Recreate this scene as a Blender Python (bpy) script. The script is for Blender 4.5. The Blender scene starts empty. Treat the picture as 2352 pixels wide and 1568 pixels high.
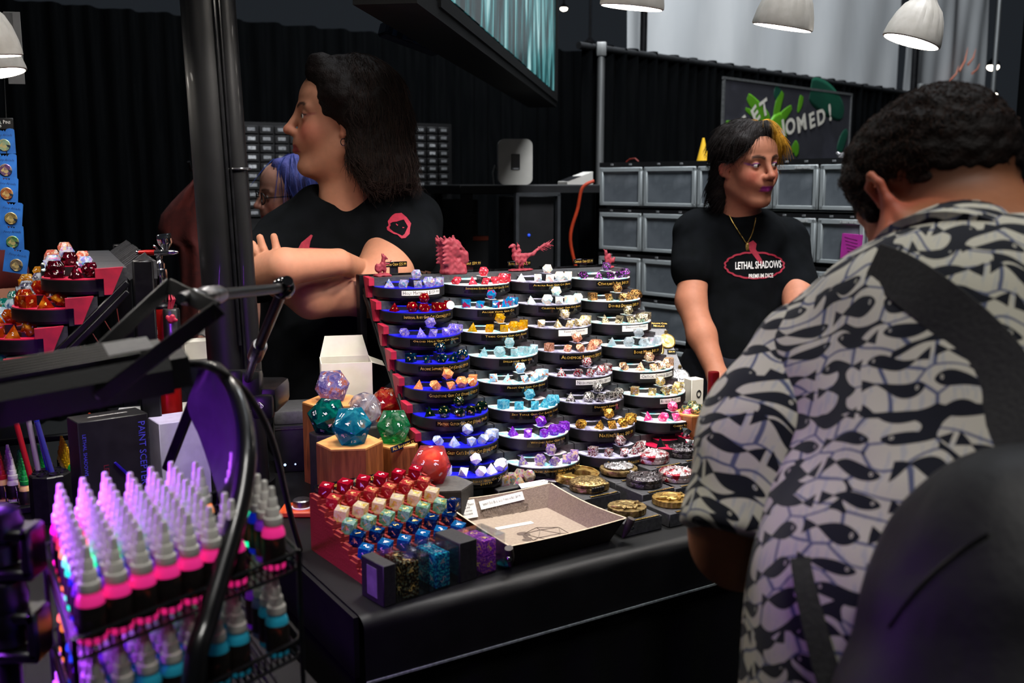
import bpy, bmesh, math, random
import numpy as np
from mathutils import Matrix, Vector, Euler
from mathutils.bvhtree import BVHTree
random.seed(7); rng = np.random.default_rng(7)
PI = math.pi
# ------------------------------------------------------------------ camera, world, exposure, large lights
S = bpy.context.scene
COL = S.collection
CAMZ, PITCH, FPX = 1.42, math.radians(9.04), 2287.0      # 35 mm lens on a 36 mm frame of 2352 px
cam = bpy.data.cameras.new('camera'); cam.lens = 35.0; cam.sensor_width = 36.0
cam.clip_start = 0.05; cam.clip_end = 100
cam.dof.use_dof = True; cam.dof.focus_distance = 2.15; cam.dof.aperture_fstop = 5.0
camo = bpy.data.objects.new('camera', cam); COL.objects.link(camo)
camo.location = (0, 0, CAMZ); camo.rotation_euler = (PI/2 - PITCH, 0, 0)
S.camera = camo
S.view_settings.view_transform = 'Standard'; S.view_settings.look = 'None'
S.view_settings.gamma = 1.0; S.view_settings.use_curve_mapping = False
S.view_settings.exposure = 0.0
w = bpy.data.worlds.new('hall'); S.world = w; w.use_nodes = True
w.node_tree.nodes['Background'].inputs[0].default_value = (0.13, 0.155, 0.19, 1)
w.node_tree.nodes['Background'].inputs[1].default_value = 0.10

def lamp(name, kind, loc, energy, color, target=None, **kw):
    l = bpy.data.lights.new(name, kind); l.energy = energy; l.color = color
    for k, v in kw.items(): setattr(l, k, v)
    o = bpy.data.objects.new(name, l); COL.objects.link(o); o.location = loc
    if target is not None:
        o.rotation_euler = (Vector(target) - Vector(loc)).to_track_quat('-Z', 'Y').to_euler()
    return o
# unseen lamps high overhead, added to light the banner, bins and bending man
lamp('hall_light', 'AREA', (1.0, 4.6, 7.0), 700, (0.9, 0.95, 1.0), (2.6, 9.5, 2.6), shape='DISK', size=1.6)
lamp('hall_light', 'AREA', (1.1, 1.5, 5.4), 85, (0.95, 0.97, 1.0), (0.9, 4.5, 1.2), shape='DISK', size=1.4, spread=1.5)
lamp('hall_light', 'AREA', (0.6, -0.5, 5.6), 17, (1.0, 0.97, 0.92), (0.25, 1.0, 0.9), shape='DISK', size=1.2, spread=1.2)

# ------------------------------------------------------------------ pixels of the 2352 x 1568 photograph to points
SP, CP = math.sin(PITCH), math.cos(PITCH)
def ray(px, py):
    x = (px - 1176.0)/FPX; y = (784.0 - py)/FPX
    return Vector((x, CP + y*SP, -SP + y*CP))
def atd(px, py, d): return Vector((0, 0, CAMZ)) + ray(px, py)*d           # d = depth along the optical axis
def atz(px, py, z):
    r = ray(px, py); return Vector((0, 0, CAMZ)) + r*((z - CAMZ)/r.z)
def aty(px, py, y):
    r = ray(px, py); return Vector((0, 0, CAMZ)) + r*(y/r.y)
def dir2(deg):                                                            # horizontal direction, degrees right of straight ahead
    a = math.radians(deg); return Vector((math.sin(a), math.cos(a), 0))
def onplane(px, py, p0, n):
    r = ray(px, py); o = Vector((0, 0, CAMZ)); return o + r*((Vector(p0) - o).dot(n)/r.dot(n))
TZ = 0.80                                                                 # table top

# ------------------------------------------------------------------ materials
def lin(c):
    if isinstance(c, str):
        c = c.lstrip('#'); c = [int(c[i:i+2], 16)/255 for i in (0, 2, 4)]
        c = [x/12.92 if x <= .04045 else ((x+.055)/1.055)**2.4 for x in c]
    return (c[0], c[1], c[2], 1.0)
MATS = {}
def M(name, col='808080', rough=.5, metal=0., col2=None, nscale=40., bump=0., trans=0., ior=1.45, spec=.5,
      emit=None, estr=0., coat=0., alpha=1., sheen=0., attr=None, stretch=None, ramp=(.4, .6), sss=0., ntype='noise', bscale=None):
    if name in MATS: return MATS[name]
    m = bpy.data.materials.new(name); m.use_nodes = True; nt = m.node_tree; N = nt.nodes; L = nt.links
    b = N['Principled BSDF']; I = b.inputs
    I['Base Color'].default_value = lin(col); I['Roughness'].default_value = rough; I['Metallic'].default_value = metal
    I['Transmission Weight'].default_value = trans; I['IOR'].default_value = ior; I['Specular IOR Level'].default_value = spec
    I['Coat Weight'].default_value = coat; I['Alpha'].default_value = alpha; I['Sheen Weight'].default_value = sheen
    if sss: I['Subsurface Weight'].default_value = sss; I['Subsurface Radius'].default_value = (.012, .005, .003); I['Subsurface Scale'].default_value = .6
    if emit is not None: I['Emission Color'].default_value = lin(emit); I['Emission Strength'].default_value = estr
    tex = None
    if col2 is not None or bump:
        tc = N.new('ShaderNodeTexCoord'); mp = N.new('ShaderNodeMapping'); L.new(tc.outputs['Object'], mp.inputs[0])
        if stretch: mp.inputs['Scale'].default_value = stretch
        if ntype == 'voronoi':
            tex = N.new('ShaderNodeTexVoronoi'); tex.inputs['Scale'].default_value = nscale; L.new(mp.outputs[0], tex.inputs['Vector']); out = tex.outputs['Distance']
        elif ntype == 'cells':
            tex = N.new('ShaderNodeTexVoronoi'); tex.inputs['Scale'].default_value = nscale; L.new(mp.outputs[0], tex.inputs['Vector'])
            sp = N.new('ShaderNodeSeparateColor'); L.new(tex.outputs['Color'], sp.inputs[0]); out = sp.outputs[0]
        else:
            tex = N.new('ShaderNodeTexNoise'); tex.inputs['Scale'].default_value = nscale; tex.inputs['Detail'].default_value = 4
            L.new(mp.outputs[0], tex.inputs['Vector']); out = tex.outputs['Fac']
        if col2 is not None:
            cr = N.new('ShaderNodeValToRGB'); cs = [col] + (list(col2) if isinstance(col2, (list, tuple)) and isinstance(col2[0], (str, tuple, list)) else [col2])
            e = cr.color_ramp.elements; e[0].position, e[1].position = ramp
            e[0].color = lin(cs[0]); e[1].color = lin(cs[-1])
            for k, c in enumerate(cs[1:-1]):
                q = e.new(ramp[0] + (ramp[1]-ramp[0])*(k+1)/(len(cs)-1)); q.color = lin(c)
            L.new(out, cr.inputs[0]); L.new(cr.outputs[0], I['Base Color'])
        if bump:
            t2 = out
            if bscale:
                nb = N.new('ShaderNodeTexNoise'); nb.inputs['Scale'].default_value = bscale; nb.inputs['Detail'].default_value = 3
                L.new(tc.outputs['Object'], nb.inputs['Vector']); t2 = nb.outputs['Fac']
            bp = N.new('ShaderNodeBump'); bp.inputs['Strength'].default_value = bump; bp.inputs['Distance'].default_value = .002
            L.new(t2, bp.inputs['Height']); L.new(bp.outputs[0], I['Normal'])
    if attr:
        at = N.new('ShaderNodeAttribute'); at.attribute_name = attr
        if attr == 'tint' and sss:
            nz = N.new('ShaderNodeTexNoise'); nz.inputs['Scale'].default_value = 90; nz.inputs['Detail'].default_value = 5
            tc2 = N.new('ShaderNodeTexCoord'); L.new(tc2.outputs['Object'], nz.inputs['Vector'])
            mr = N.new('ShaderNodeMapRange'); mr.inputs['To Min'].default_value = .86; mr.inputs['To Max'].default_value = 1.1
            L.new(nz.outputs['Fac'], mr.inputs[0])
            mx = N.new('ShaderNodeVectorMath'); mx.operation = 'SCALE'; L.new(at.outputs['Color'], mx.inputs[0]); L.new(mr.outputs[0], mx.inputs['Scale'])
            L.new(mx.outputs[0], I['Base Color'])
        else:
            L.new(at.outputs['Color'], I['Base Color'])
    MATS[name] = m; return m

# ------------------------------------------------------------------ mesh builder
class MB:
    def __init__(s): s.v = []; s.f = []; s.mi = []; s.T = Matrix(); s.uv = None
    def add(s, vs, fs, mi=0):
        n = len(s.v); T = s.T
        s.v += [T @ Vector(q) for q in vs]; s.f += [[i+n for i in f] for f in fs]; s.mi += [mi]*len(fs); return s
    def box(s, c, d, mi=0, R=None):
        x, y, z = d[0]/2, d[1]/2, d[2]/2
        vs = [Vector((a, b, e)) for a in (-x, x) for b in (-y, y) for e in (-z, z)]
        if R is not None: vs = [R @ q for q in vs]
        c = Vector(c); vs = [q + c for q in vs]
        return s.add(vs, [(0,1,3,2),(4,6,7,5),(0,4,5,1),(2,3,7,6),(0,2,6,4),(1,5,7,3)], mi)
    def rbox(s, c, d, b=.003, seg=2, mi=0, R=None):
        bm = bmesh.new(); bmesh.ops.create_cube(bm, size=1)
        for q in bm.verts: q.co = Vector((q.co.x*d[0], q.co.y*d[1], q.co.z*d[2]))
        bmesh.ops.bevel(bm, geom=bm.edges[:], offset=b, segments=seg, affect='EDGES', profile=.6)
        bm.verts.index_update(); c = Vector(c)
        vs = [((R @ q.co) if R is not None else q.co) + c for q in bm.verts]; fs = [[q.index for q in f.verts] for f in bm.faces]; bm.free()
        return s.add(vs, fs, mi)
    def tube(s, path, r, n=8, caps=True, mi=0, flat=1.0, up=None):
        P = [Vector(p) for p in path]; k = len(P); R = list(r) if isinstance(r, (list, tuple)) else [r]*k
        vs = []; fs = []; t0 = (P[1]-P[0]).normalized()
        nrm = Vector(up) if up is not None else t0.orthogonal()
        for i in range(k):
            t = (P[min(i+1, k-1)] - P[max(i-1, 0)]).normalized()
            nrm = (nrm - t*nrm.dot(t)); nrm = nrm.normalized() if nrm.length > 1e-6 else t.orthogonal().normalized()
            bn = t.cross(nrm)
            for j in range(n):
                a = 2*PI*j/n; vs.append(P[i] + nrm*(math.cos(a)*R[i]*flat) + bn*(math.sin(a)*R[i]))
        for i in range(k-1):
            for j in range(n):
                fs.append((i*n+j, i*n+(j+1) % n, (i+1)*n+(j+1) % n, (i+1)*n+j))
        if caps: fs.append(list(range(n))[::-1]); fs.append([(k-1)*n+j for j in range(n)])
        return s.add(vs, fs, mi)
    def cyl(s, a, b, r0, r1=None, n=16, mi=0): return s.tube([a, b], [r0, r0 if r1 is None else r1], n, True, mi)
    def lathe(s, prof, n=24, mi=0, sx=1., sy=1.):
        vs = []; fs = []; k = len(prof)
        for r, z in prof:
            for j in range(n):
                a = 2*PI*j/n; vs.append((r*math.cos(a)*sx, r*math.sin(a)*sy, z))
        for i in range(k-1):
            for j in range(n): fs.append((i*n+j, i*n+(j+1) % n, (i+1)*n+(j+1) % n, (i+1)*n+j))
        if prof[0][0] > 1e-6: fs.append(list(range(n))[::-1])
        if prof[-1][0] > 1e-6: fs.append([(k-1)*n+j for j in range(n)])
        return s.add(vs, fs, mi)
    def prism(s, poly, z0, z1, mi=0, mtop=None):
        n = len(poly); vs = [(x, y, z0) for x, y in poly] + [(x, y, z1) for x, y in poly]
        s.add(vs, [list(range(n))[::-1]] + [(i, (i+1) % n, n+(i+1) % n, n+i) for i in range(n)], mi)
        m = len(s.v) - n; s.f.append([m+i for i in range(n)]); s.mi.append(mi if mtop is None else mtop); return s
    def ball(s, c, r, nu=14, nv=9, mi=0, R=None):
        r = r if isinstance(r, (tuple, list)) else (r, r, r); vs = []; fs = []; c = Vector(c)
        for i in range(1, nv):
            t = PI*i/nv
            for j in range(nu):
                a = 2*PI*j/nu; vs.append(Vector((r[0]*math.sin(t)*math.cos(a), r[1]*math.sin(t)*math.sin(a), r[2]*math.cos(t))))
        vs += [Vector((0, 0, r[2])), Vector((0, 0, -r[2]))]; T = len(vs)-2
        for i in range(nv-2):
            for j in range(nu): fs.append((i*nu+j, (i+1)*nu+j, (i+1)*nu+(j+1) % nu, i*nu+(j+1) % nu))
        for j in range(nu): fs.append((T, j, (j+1) % nu)); fs.append((T+1, (nv-2)*nu+(j+1) % nu, (nv-2)*nu+j))
        return s.add([(R @ q if R is not None else q) + c for q in vs], fs, mi)
    def mesh(s, name, smooth=40):
        me = bpy.data.meshes.new(name); me.from_pydata([tuple(q) for q in s.v], [], s.f); me.update()
        if any(s.mi): me.polygons.foreach_set('material_index', s.mi)
        if smooth is not None:
            me.polygons.foreach_set('use_smooth', [True]*len(me.polygons)); me.set_sharp_from_angle(angle=math.radians(smooth))
        return me
    def build(s, name, mats, parent=None, smooth=40, loc=None):
        return obj(name, s.mesh(name, smooth), mats, parent, loc)

def obj(name, me, mats, parent=None, loc=None, T=None):
    o = bpy.data.objects.new(name, me); COL.objects.link(o)
    ml = mats if isinstance(mats, (list, tuple)) else [mats]
    if me is not None and len(me.materials) == 0:
        for m in ml: me.materials.append(m)
    elif me is not None:
        for i, m in enumerate(ml):
            if m is not None and me.materials[i] != m: o.material_slots[i].link = 'OBJECT'; o.material_slots[i].material = m
    if parent is not None: o.parent = parent
    if T is not None: o.matrix_basis = T
    elif loc is not None: o.location = loc
    return o
def tag(o, label, cat=None, group=None):
    o['label'] = label
    if cat: o['category'] = cat
    if group: o['group'] = group
    return o
def thing(name, label, cat, loc=(0, 0, 0), rotz=0., group=None, T=None):
    o = bpy.data.objects.new(name, None); COL.objects.link(o); o.empty_display_size = .05
    if T is not None: o.matrix_basis = T
    else: o.location = loc; o.rotation_euler = (0, 0, rotz)
    return tag(o, label, cat, group)
def struct(o): o['kind'] = 'structure'; return o
def frame(o, x, y, z=None):                                               # matrix from origin and two axes
    x = Vector(x).normalized(); y = Vector(y); z = x.cross(y).normalized(); y = z.cross(x)
    m = Matrix((x, y, z)).transposed().to_4x4(); m.translation = Vector(o); return m
def T_(v): return Matrix.Translation(Vector(v))
def RZ(a): return Matrix.Rotation(a, 4, 'Z')
def RX(a): return Matrix.Rotation(a, 4, 'X')
def RY(a): return Matrix.Rotation(a, 4, 'Y')
def clone(root, T, label=None, group=None, mats=None):                    # copy of a thing with its parts and sub-parts
    r = root.copy(); COL.objects.link(r); r.matrix_basis = T
    if label: r['label'] = label
    if group: r['group'] = group
    for ch in root.children:
        c = ch.copy(); COL.objects.link(c); c.parent = r
        if mats and ch.name.split('.')[0] in mats:
            c.material_slots[0].link = 'OBJECT'; c.material_slots[0].material = mats[ch.name.split('.')[0]]
        for g in ch.children:
            d = g.copy(); COL.objects.link(d); d.parent = c
    return r
# ------------------------------------------------------------------ lettering
def text_mesh(body, size=1., caps=False, align='CENTER', depth=0., res=2, shear=0., width=1., bold=0.):
    cu = bpy.data.curves.new('lettering', 'FONT'); cu.body = body; cu.size = size; cu.align_x = align; cu.align_y = 'CENTER'
    cu.resolution_u = res; cu.extrude = depth; cu.shear = shear; cu.offset = bold
    if caps:
        cu.small_caps_scale = .74
        for f in cu.body_format: f.use_small_caps = True
    o = bpy.data.objects.new('tmp', cu); me = bpy.data.meshes.new_from_object(o)
    bpy.data.objects.remove(o); bpy.data.curves.remove(cu)
    n = len(me.vertices); co = np.zeros(n*3); me.vertices.foreach_get('co', co); co = co.reshape(-1, 3); co[:, 0] *= width
    me.vertices.foreach_set('co', co.ravel()); me.materials.clear(); return me
def fit_text(body, w, h, caps=True, **kw):                                # text that fits a w x h box
    me = text_mesh(body, 1., caps, **kw); n = len(me.vertices); co = np.zeros(n*3); me.vertices.foreach_get('co', co); co = co.reshape(-1, 3)
    lo, hi = co.min(0), co.max(0); c = (lo+hi)/2; ex = hi-lo
    sx, sy = w/ex[0], h/ex[1]; sx = min(sx, sy*1.25); sy = min(sy, sx*1.9)
    co = (co - c)*np.array([sx, sy, 1]); me.vertices.foreach_set('co', co.ravel()); me.update(); return me
def lettering(body, w, h, T, mat, parent, caps=True, name='lettering', **kw):
    return obj(name, fit_text(body, w, h, caps, **kw), mat, parent, T=T)
# ------------------------------------------------------------------ smooth solids (bodies, hair, figurines): distance fields meshed with surface nets
def V3(*a): return np.array(a, dtype=np.float64)
class SDF:
    def __init__(s): s.P = []; s.T = None
    def frame(s, T=None): s.T = T; return s                              # 4x4 applied to what is added next
    def _p(s, q):
        q = np.asarray(q, float)
        if s.T is None: return q
        return np.asarray(s.T @ Vector(q))
    def rc(s, a, b, ra, rb=None, k=.02, op='u', m=0):
        rb = ra if rb is None else rb; a, b = s._p(a), s._p(b)
        s.P.append(('rc', (a, b, ra, rb), op, k, (a+b)/2, np.linalg.norm(b-a)/2 + max(ra, rb), m)); return s
    def path(s, pts, rs, k=.02, op='u', m=0):
        for i in range(len(pts)-1): s.rc(pts[i], pts[i+1], rs[i], rs[i+1], k if i == 0 else min(k, .008) if False else k, op, m)
        return s
    def el(s, c, r, k=.02, op='u', R=None, m=0):
        r = np.array(r if isinstance(r, (tuple, list)) else (r, r, r), float); Rm = np.eye(3) if R is None else np.array(R.to_3x3() if hasattr(R, 'to_3x3') else R)
        if s.T is not None: Rm = np.array(s.T.to_3x3()) @ Rm
        c = s._p(c); s.P.append(('el', (c, r, Rm), op, k, c, r.max(), m)); return s
    def bx(s, c, r, k=.01, op='u', R=None, rnd=.0, m=0):
        r = np.array(r, float); Rm = np.eye(3) if R is None else np.array(R.to_3x3() if hasattr(R, 'to_3x3') else R)
        if s.T is not None: Rm = np.array(s.T.to_3x3()) @ Rm
        c = s._p(c); s.P.append(('bx', (c, r, Rm, rnd), op, k, c, np.linalg.norm(r)+rnd, m)); return s
    def half(s, c, n, k=.004):                                            # cut away everything on the side n points to
        c = s._p(c); n = np.asarray(n, float)
        if s.T is not None: n = np.array(s.T.to_3x3()) @ n
        n = n/np.linalg.norm(n); s.P.append(('pl', (c, n), 's', k, c, 1e6, 0)); return s
    @staticmethod
    def prim(kind, a, p):
        if kind == 'rc':
            A, B, ra, rb = a; ba = B-A; pa = p-A; h = np.clip(pa@ba/max(ba@ba, 1e-12), 0, 1)
            return np.sqrt(((pa - h[:, None]*ba)**2).sum(1)) - (ra + (rb-ra)*h)
        if kind == 'el':
            c, r, R = a; q = (p-c)@R; k0 = np.sqrt(((q/r)**2).sum(1)); k1 = np.sqrt(((q/r**2)**2).sum(1)); return k0*(k0-1)/np.maximum(k1, 1e-9)
        if kind == 'bx':
            c, r, R, rd = a; q = np.abs((p-c)@R) - r; return np.sqrt((np.maximum(q, 0)**2).sum(1)) + np.minimum(q.max(1), 0) - rd
        if kind == 'pl':
            c, n = a; return -((p-c)@n)
    def val(s, p, idx=None):
        d = np.full(len(p), 1.0)
        for i in (range(len(s.P)) if idx is None else idx):
            kind, a, op, k, c, r, m = s.P[i]; e = s.prim(kind, a, p)
            if op == 'u':
                h = np.maximum(k - np.abs(d-e), 0)/k; d = np.minimum(d, e) - h*h*k*.25
            else:
                e = -e; h = np.maximum(k - np.abs(d-e), 0)/k; d = np.maximum(d, e) + h*h*k*.25
        return d
    def mesh(s, h, disp=None, dmax=.01, lo=None, hi=None):
        if lo is None:
            lo = np.min([q[4]-q[5]-q[3] for q in s.P if q[2] == 'u'], 0) - dmax - 2*h; hi = np.max([q[4]+q[5]+q[3] for q in s.P if q[2] == 'u'], 0) + dmax + 2*h
        B = 14; nb = np.ceil((hi-lo)/(h*B)).astype(int); bs = B*h; br = bs*.87
        g = np.stack(np.meshgrid(*[np.arange(B+1)]*3, indexing='ij'), -1).reshape(-1, 3)
        C = np.array([q[4] for q in s.P]); RR_ = np.array([q[5]+q[3] for q in s.P]); isu = np.array([q[2] == 'u' for q in s.P])
        dims = nb*B+1; VK = []; VP = []; FK = []
        for bi in np.ndindex(*nb):
            o = np.array(bi)*B; cen = lo + (o + B/2)*h
            near = np.linalg.norm(C-cen, axis=1) < RR_ + br + dmax + .012
            if not (near & isu).any(): continue
            idx = np.nonzero(near)[0]
            v0 = s.val(cen[None], idx)[0]
            if abs(v0) > br*1.6 + dmax + .01: continue
            p = lo + (g+o)*h; f = s.val(p, idx)
            if disp is not None: f = f - disp(p)
            f = f.reshape(B+1, B+1, B+1); sg = f < 0
            if sg.all() or not sg.any(): continue
            c8 = [(f[i:B+i, j:B+j, k:B+k]) for i in (0, 1) for j in (0, 1) for k in (0, 1)]
            s8 = np.stack([(c < 0) for c in c8], -1); act = s8.any(-1) & ~s8.all(-1); ai = np.argwhere(act)
            if len(ai):
                fv = np.stack([c[act] for c in c8], -1); acc = np.zeros((len(ai), 3)); cnt = np.zeros(len(ai))
                cor = np.array([(i, j, k) for i in (0, 1) for j in (0, 1) for k in (0, 1)])
                for a_ in range(8):
                    for b_ in range(a_+1, 8):
                        if np.abs(cor[a_]-cor[b_]).sum() != 1: continue
                        x, y = fv[:, a_], fv[:, b_]; mk = (x < 0) != (y < 0)
                        t = np.where(mk, x/np.where(mk, x-y, 1), 0); acc[mk] += cor[a_] + t[mk][:, None]*(cor[b_]-cor[a_]); cnt[mk] += 1
                gi = ai + o; VK.append(np.ravel_multi_index(gi.T, dims)); VP.append(lo + (gi + acc/cnt[:, None])*h)
            for ax in range(3):
                sl0 = [slice(0, B)]*3; sl1 = [slice(0, B)]*3; sl1[ax] = slice(1, B+1)
                x, y = f[tuple(sl0)], f[tuple(sl1)]; mk = (x < 0) != (y < 0); e = np.argwhere(mk)
                if not len(e): continue
                ins = x[mk] < 0; e = e + o; b1, b2 = [q for q in range(3) if q != ax]
                u = np.zeros(3, int); u[b1] = 1; w_ = np.zeros(3, int); w_[b2] = 1
                ok = (e[:, b1] > 0) & (e[:, b2] > 0); e, ins = e[ok], ins[ok]
                q = np.stack([np.ravel_multi_index((e-u-w_).T, dims), np.ravel_multi_index((e-w_).T, dims), np.ravel_multi_index(e.T, dims), np.ravel_multi_index((e-u).T, dims)], 1)
                flip = ins if ax != 1 else ~ins
                q[~flip] = q[~flip][:, ::-1]; FK.append(q)
        VK = np.concatenate(VK); VP = np.concatenate(VP); FK = np.concatenate(FK)
        uq, first = np.unique(VK, return_index=True); P = VP[first]; pos = np.searchsorted(uq, FK); pos = np.clip(pos, 0, len(uq)-1)
        good = (uq[pos] == FK).all(1); return P, pos[good]
def sdf_mesh(name, P, F, tint=None):
    me = bpy.data.meshes.new(name); me.vertices.add(len(P)); me.vertices.foreach_set('co', P.astype(np.float32).ravel())
    me.loops.add(F.size); me.loops.foreach_set('vertex_index', F.astype(np.int32).ravel()); me.polygons.add(len(F))
    me.polygons.foreach_set('loop_start', np.arange(0, F.size, 4, dtype=np.int32)); me.polygons.foreach_set('loop_total', np.full(len(F), 4, np.int32))
    me.update(calc_edges=True); me.validate(); me.polygons.foreach_set('use_smooth', np.ones(len(me.polygons), bool))
    if tint is not None:
        a = me.color_attributes.new('tint', 'FLOAT_COLOR', 'POINT'); c = np.ones((len(P), 4), np.float32); c[:, :3] = tint; a.data.foreach_set('color', c.ravel())
    return me
def lc(h): return np.array(lin(h)[:3])
def wob(p, f, seed=0.):                                                   # cheap smooth noise, about -1 .. 1
    x, y, z = p[:, 0]*f+seed, p[:, 1]*f+seed*1.7, p[:, 2]*f-seed*.6
    return (np.sin(x+1.3*np.sin(y*.9+seed)) * np.cos(y*1.1+.9*np.sin(z*1.2)) + np.sin(z*1.05+1.1*np.sin(x*.8)))*.5
# ------------------------------------------------------------------ the setting: floor, drape walls, white banner, tables
black = M('black_plastic', '0b0b0d', .42, col2='121214', nscale=60)
blackm = M('black_satin_metal', '0c0c0e', .33, metal=.4, col2='151517', nscale=30)
chrome = M('chrome', 'd8d8dc', .12, metal=1, col2='c4c4ca', nscale=20)
steel = M('brushed_steel', '9a9a9c', .32, metal=1, col2='7f7f82', nscale=120, stretch=(1, 1, .1))
white = M('white_plastic', 'd6d4d0', .45, col2='cbc9c6', nscale=30)
paper = M('white_paper', 'dfddd8', .7, col2='d4d2ce', nscale=25)
gold_ink = M('gold_ink', 'd9b45c', .45, metal=.35, col2='c79b3e', nscale=90)
white_ink = M('white_ink', 'e6e4e0', .6, col2='dcdad6', nscale=50)
black_ink = M('black_ink', '0a0a0a', .7, col2='131313', nscale=50)
redpl = M('red_plastic', 'a31a35', .5, col2='8c1730', nscale=40, bump=.1)
drape_m = M('black_drape', '040506', .95, col2='070809', nscale=9, stretch=(3, 3, .3), bump=.25, bscale=700, spec=.03)
carpet = M('dark_carpet', '070809', .95, col2='0c0d0e', nscale=140, bump=.4)
cloth_m = M('black_table_vinyl', '070708', .5, col2='0a0a0b', nscale=15, bump=.12, bscale=500, spec=.22)
skirt_m = M('black_table_skirt', '040506', .95, col2='060708', nscale=20, bump=.2, bscale=600, spec=.15)

b = MB(); b.box((1, 6, -.02), (16, 20, .04)); struct(b.build('floor', carpet, smooth=None))

def drape(name, p, q, z1, waves=60, amp=.03, z0=0., mat=None, rows=6, seed=1):
    p = Vector(p); q = Vector(q); n = waves*6; d = (q-p); nrm = Vector((-d.y, d.x, 0)).normalized(); r = random.Random(seed)
    ph = [0]
    for i in range(n): ph.append(ph[-1] + 2*PI/6*(.6+.8*r.random()))
    b = MB(); vs = []; fs = []
    for k in range(rows+1):
        z = z0 + (z1-z0)*k/rows
        for i in range(n+1):
            a = amp*(1-.45*k/rows)*(math.sin(ph[i]) + .35*math.sin(ph[i]*.37+1.3))
            w = p + d*(i/n) + nrm*a; vs.append((w.x, w.y, z + (.006*math.sin(ph[i]*.5) if k == rows else 0)))
    for k in range(rows):
        for i in range(n): fs.append((k*(n+1)+i, k*(n+1)+i+1, (k+1)*(n+1)+i+1, (k+1)*(n+1)+i))
    b.add(vs, fs); return b.build(name, mat or drape_m, smooth=80)
d1a, d1b = Vector((-2.59, 5.97, 0)), Vector((-1.365, 6.8, 0)); dd = (d1b-d1a).normalized()
struct(drape('wall_back', d1a - dd*3.5, d1a + dd*4.4, 2.44, 70, .035, seed=3))
# the drape that closes the booth to the right, behind the storage bins
w2a = Vector((.36, 5.25, 0)); w2d = dir2(45); w2n = Vector((w2d.y, -w2d.x, 0))
struct(drape('wall_right', w2a, w2a + w2d*5.6, 2.13, 60, .028, seed=5))
b = MB(); b.cyl(w2a + w2d*-.03 + Vector((0, 0, 2.11)), w2a + w2d*5.6 + Vector((0, 0, 2.11)), .019); struct(b.build('trim_1', M('drape_rail', '101113', .6, col2='181a1c', nscale=30)))
# upright posts of the pipe-and-drape
alu = M('dull_aluminium', '8e9090', .45, metal=.8, col2='7a7c7c', nscale=60, stretch=(1, 1, .05))
for px, py, t in ((1381, 104, 'tall grey aluminium drape post beside the storage bins'), (2117, 196, 'short grey drape post showing above the head of the bending man')):
    base = onplane(px, py, w2a - w2n*-.06, w2n); zt = base.z
    r_ = thing('drape_post', t, 'post', (base.x, base.y, 0))
    b = MB(); b.cyl((0, 0, .01), (0, 0, zt), .02, n=14); b.build('pole', alu, r_)
    b = MB(); b.rbox((0, 0, .006), (.3, .3, .012), .004); b.build('base_plate', alu, r_)
    b = MB(); b.rbox((0, 0, zt-.02), (.05, .05, .07), .006); b.build('hanger_head', alu, r_)
# the big white banner of the neighbour, hung behind the drape
ban = M('white_banner_cloth', 'b4b7b9', .85, col2='c2c4c5', nscale=2.2, stretch=(1, 1, .35), bump=.1, bscale=8)
bo = w2a - w2n*.5
def onban(px, py): return onplane(px, py, bo, w2n)
def banner(pxa, pxb, zlo, zhi, name, label, seed):
    p, q = onban(pxa, 150), onban(pxb, 150); n, m = 90, 30; d = Vector((q.x-p.x, q.y-p.y, 0)); r = random.Random(seed); b = MB(); vs = []; fs = []
    for k in range(m+1):
        for i in range(n+1):
            u_, v_ = i/n, k/m
            a = .02*math.sin(u_*14+v_*6+seed) * (.3+.7*abs(math.sin(u_*5+v_*3))) + .006*math.sin(u_*37-v_*9)
            w = Vector((p.x, p.y, 0)) + d*u_ + w2n*a; vs.append((w.x, w.y, zlo + (zhi-zlo)*v_))
    for k in range(m):
        for i in range(n): fs.append((k*(n+1)+i, k*(n+1)+i+1, (k+1)*(n+1)+i+1, (k+1)*(n+1)+i))
    b.add(vs, fs); o = b.build('banner', ban, smooth=80); tag(o, label, 'banner'); return o
banner(1441, 2062, .4, 4.6, 'banner', 'large plain white cloth banner with soft creases hung above the black drape', 1)
banner(2074, 2262, .4, 4.6, 'banner', 'narrow white banner with faint orange streaks beside the large white one', 4)
b = MB()
for px, py, l in ((2185, 165, 26), (2205, 150, 18), (2165, 185, 16), (2215, 170, 12), (2150, 200, 10)):
    c = onban(px, py) + w2n*.075; b.tube([c, c + w2d*.12 + Vector((0, 0, l*.004)), c + w2d*.17 + Vector((0, 0, l*.009))], [.012, .008, .002], 6)
o = b.build('print', M('orange_print', 'b5705a', .8, col2='a4604e', nscale=5), bpy.data.objects['banner.001'])
# poles that hold the banner
for px, py, lab in ((1440, 40, 'dark pole at the edge of the white banner'), (2068, 150, 'thin dark pole between the two white banners'), (2258, 100, 'grey pole at the outer edge of the narrow banner')):
    p = onban(px, py) + w2n*(.13); b = MB(); b.cyl((p.x, p.y, 0), (p.x, p.y, 4.7), .022 if px != 2068 else .03, n=12)
    tag(b.build('banner_pole', alu if px == 2258 else blackm), lab, 'pole')
# dark cloth column of the next booth
struct(drape('wall_side', atd(2296, 784, 4.6), atd(2296, 784, 4.6) + Vector((1.4, .4, 0)), 2.9, 12, .025, seed=9))
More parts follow.
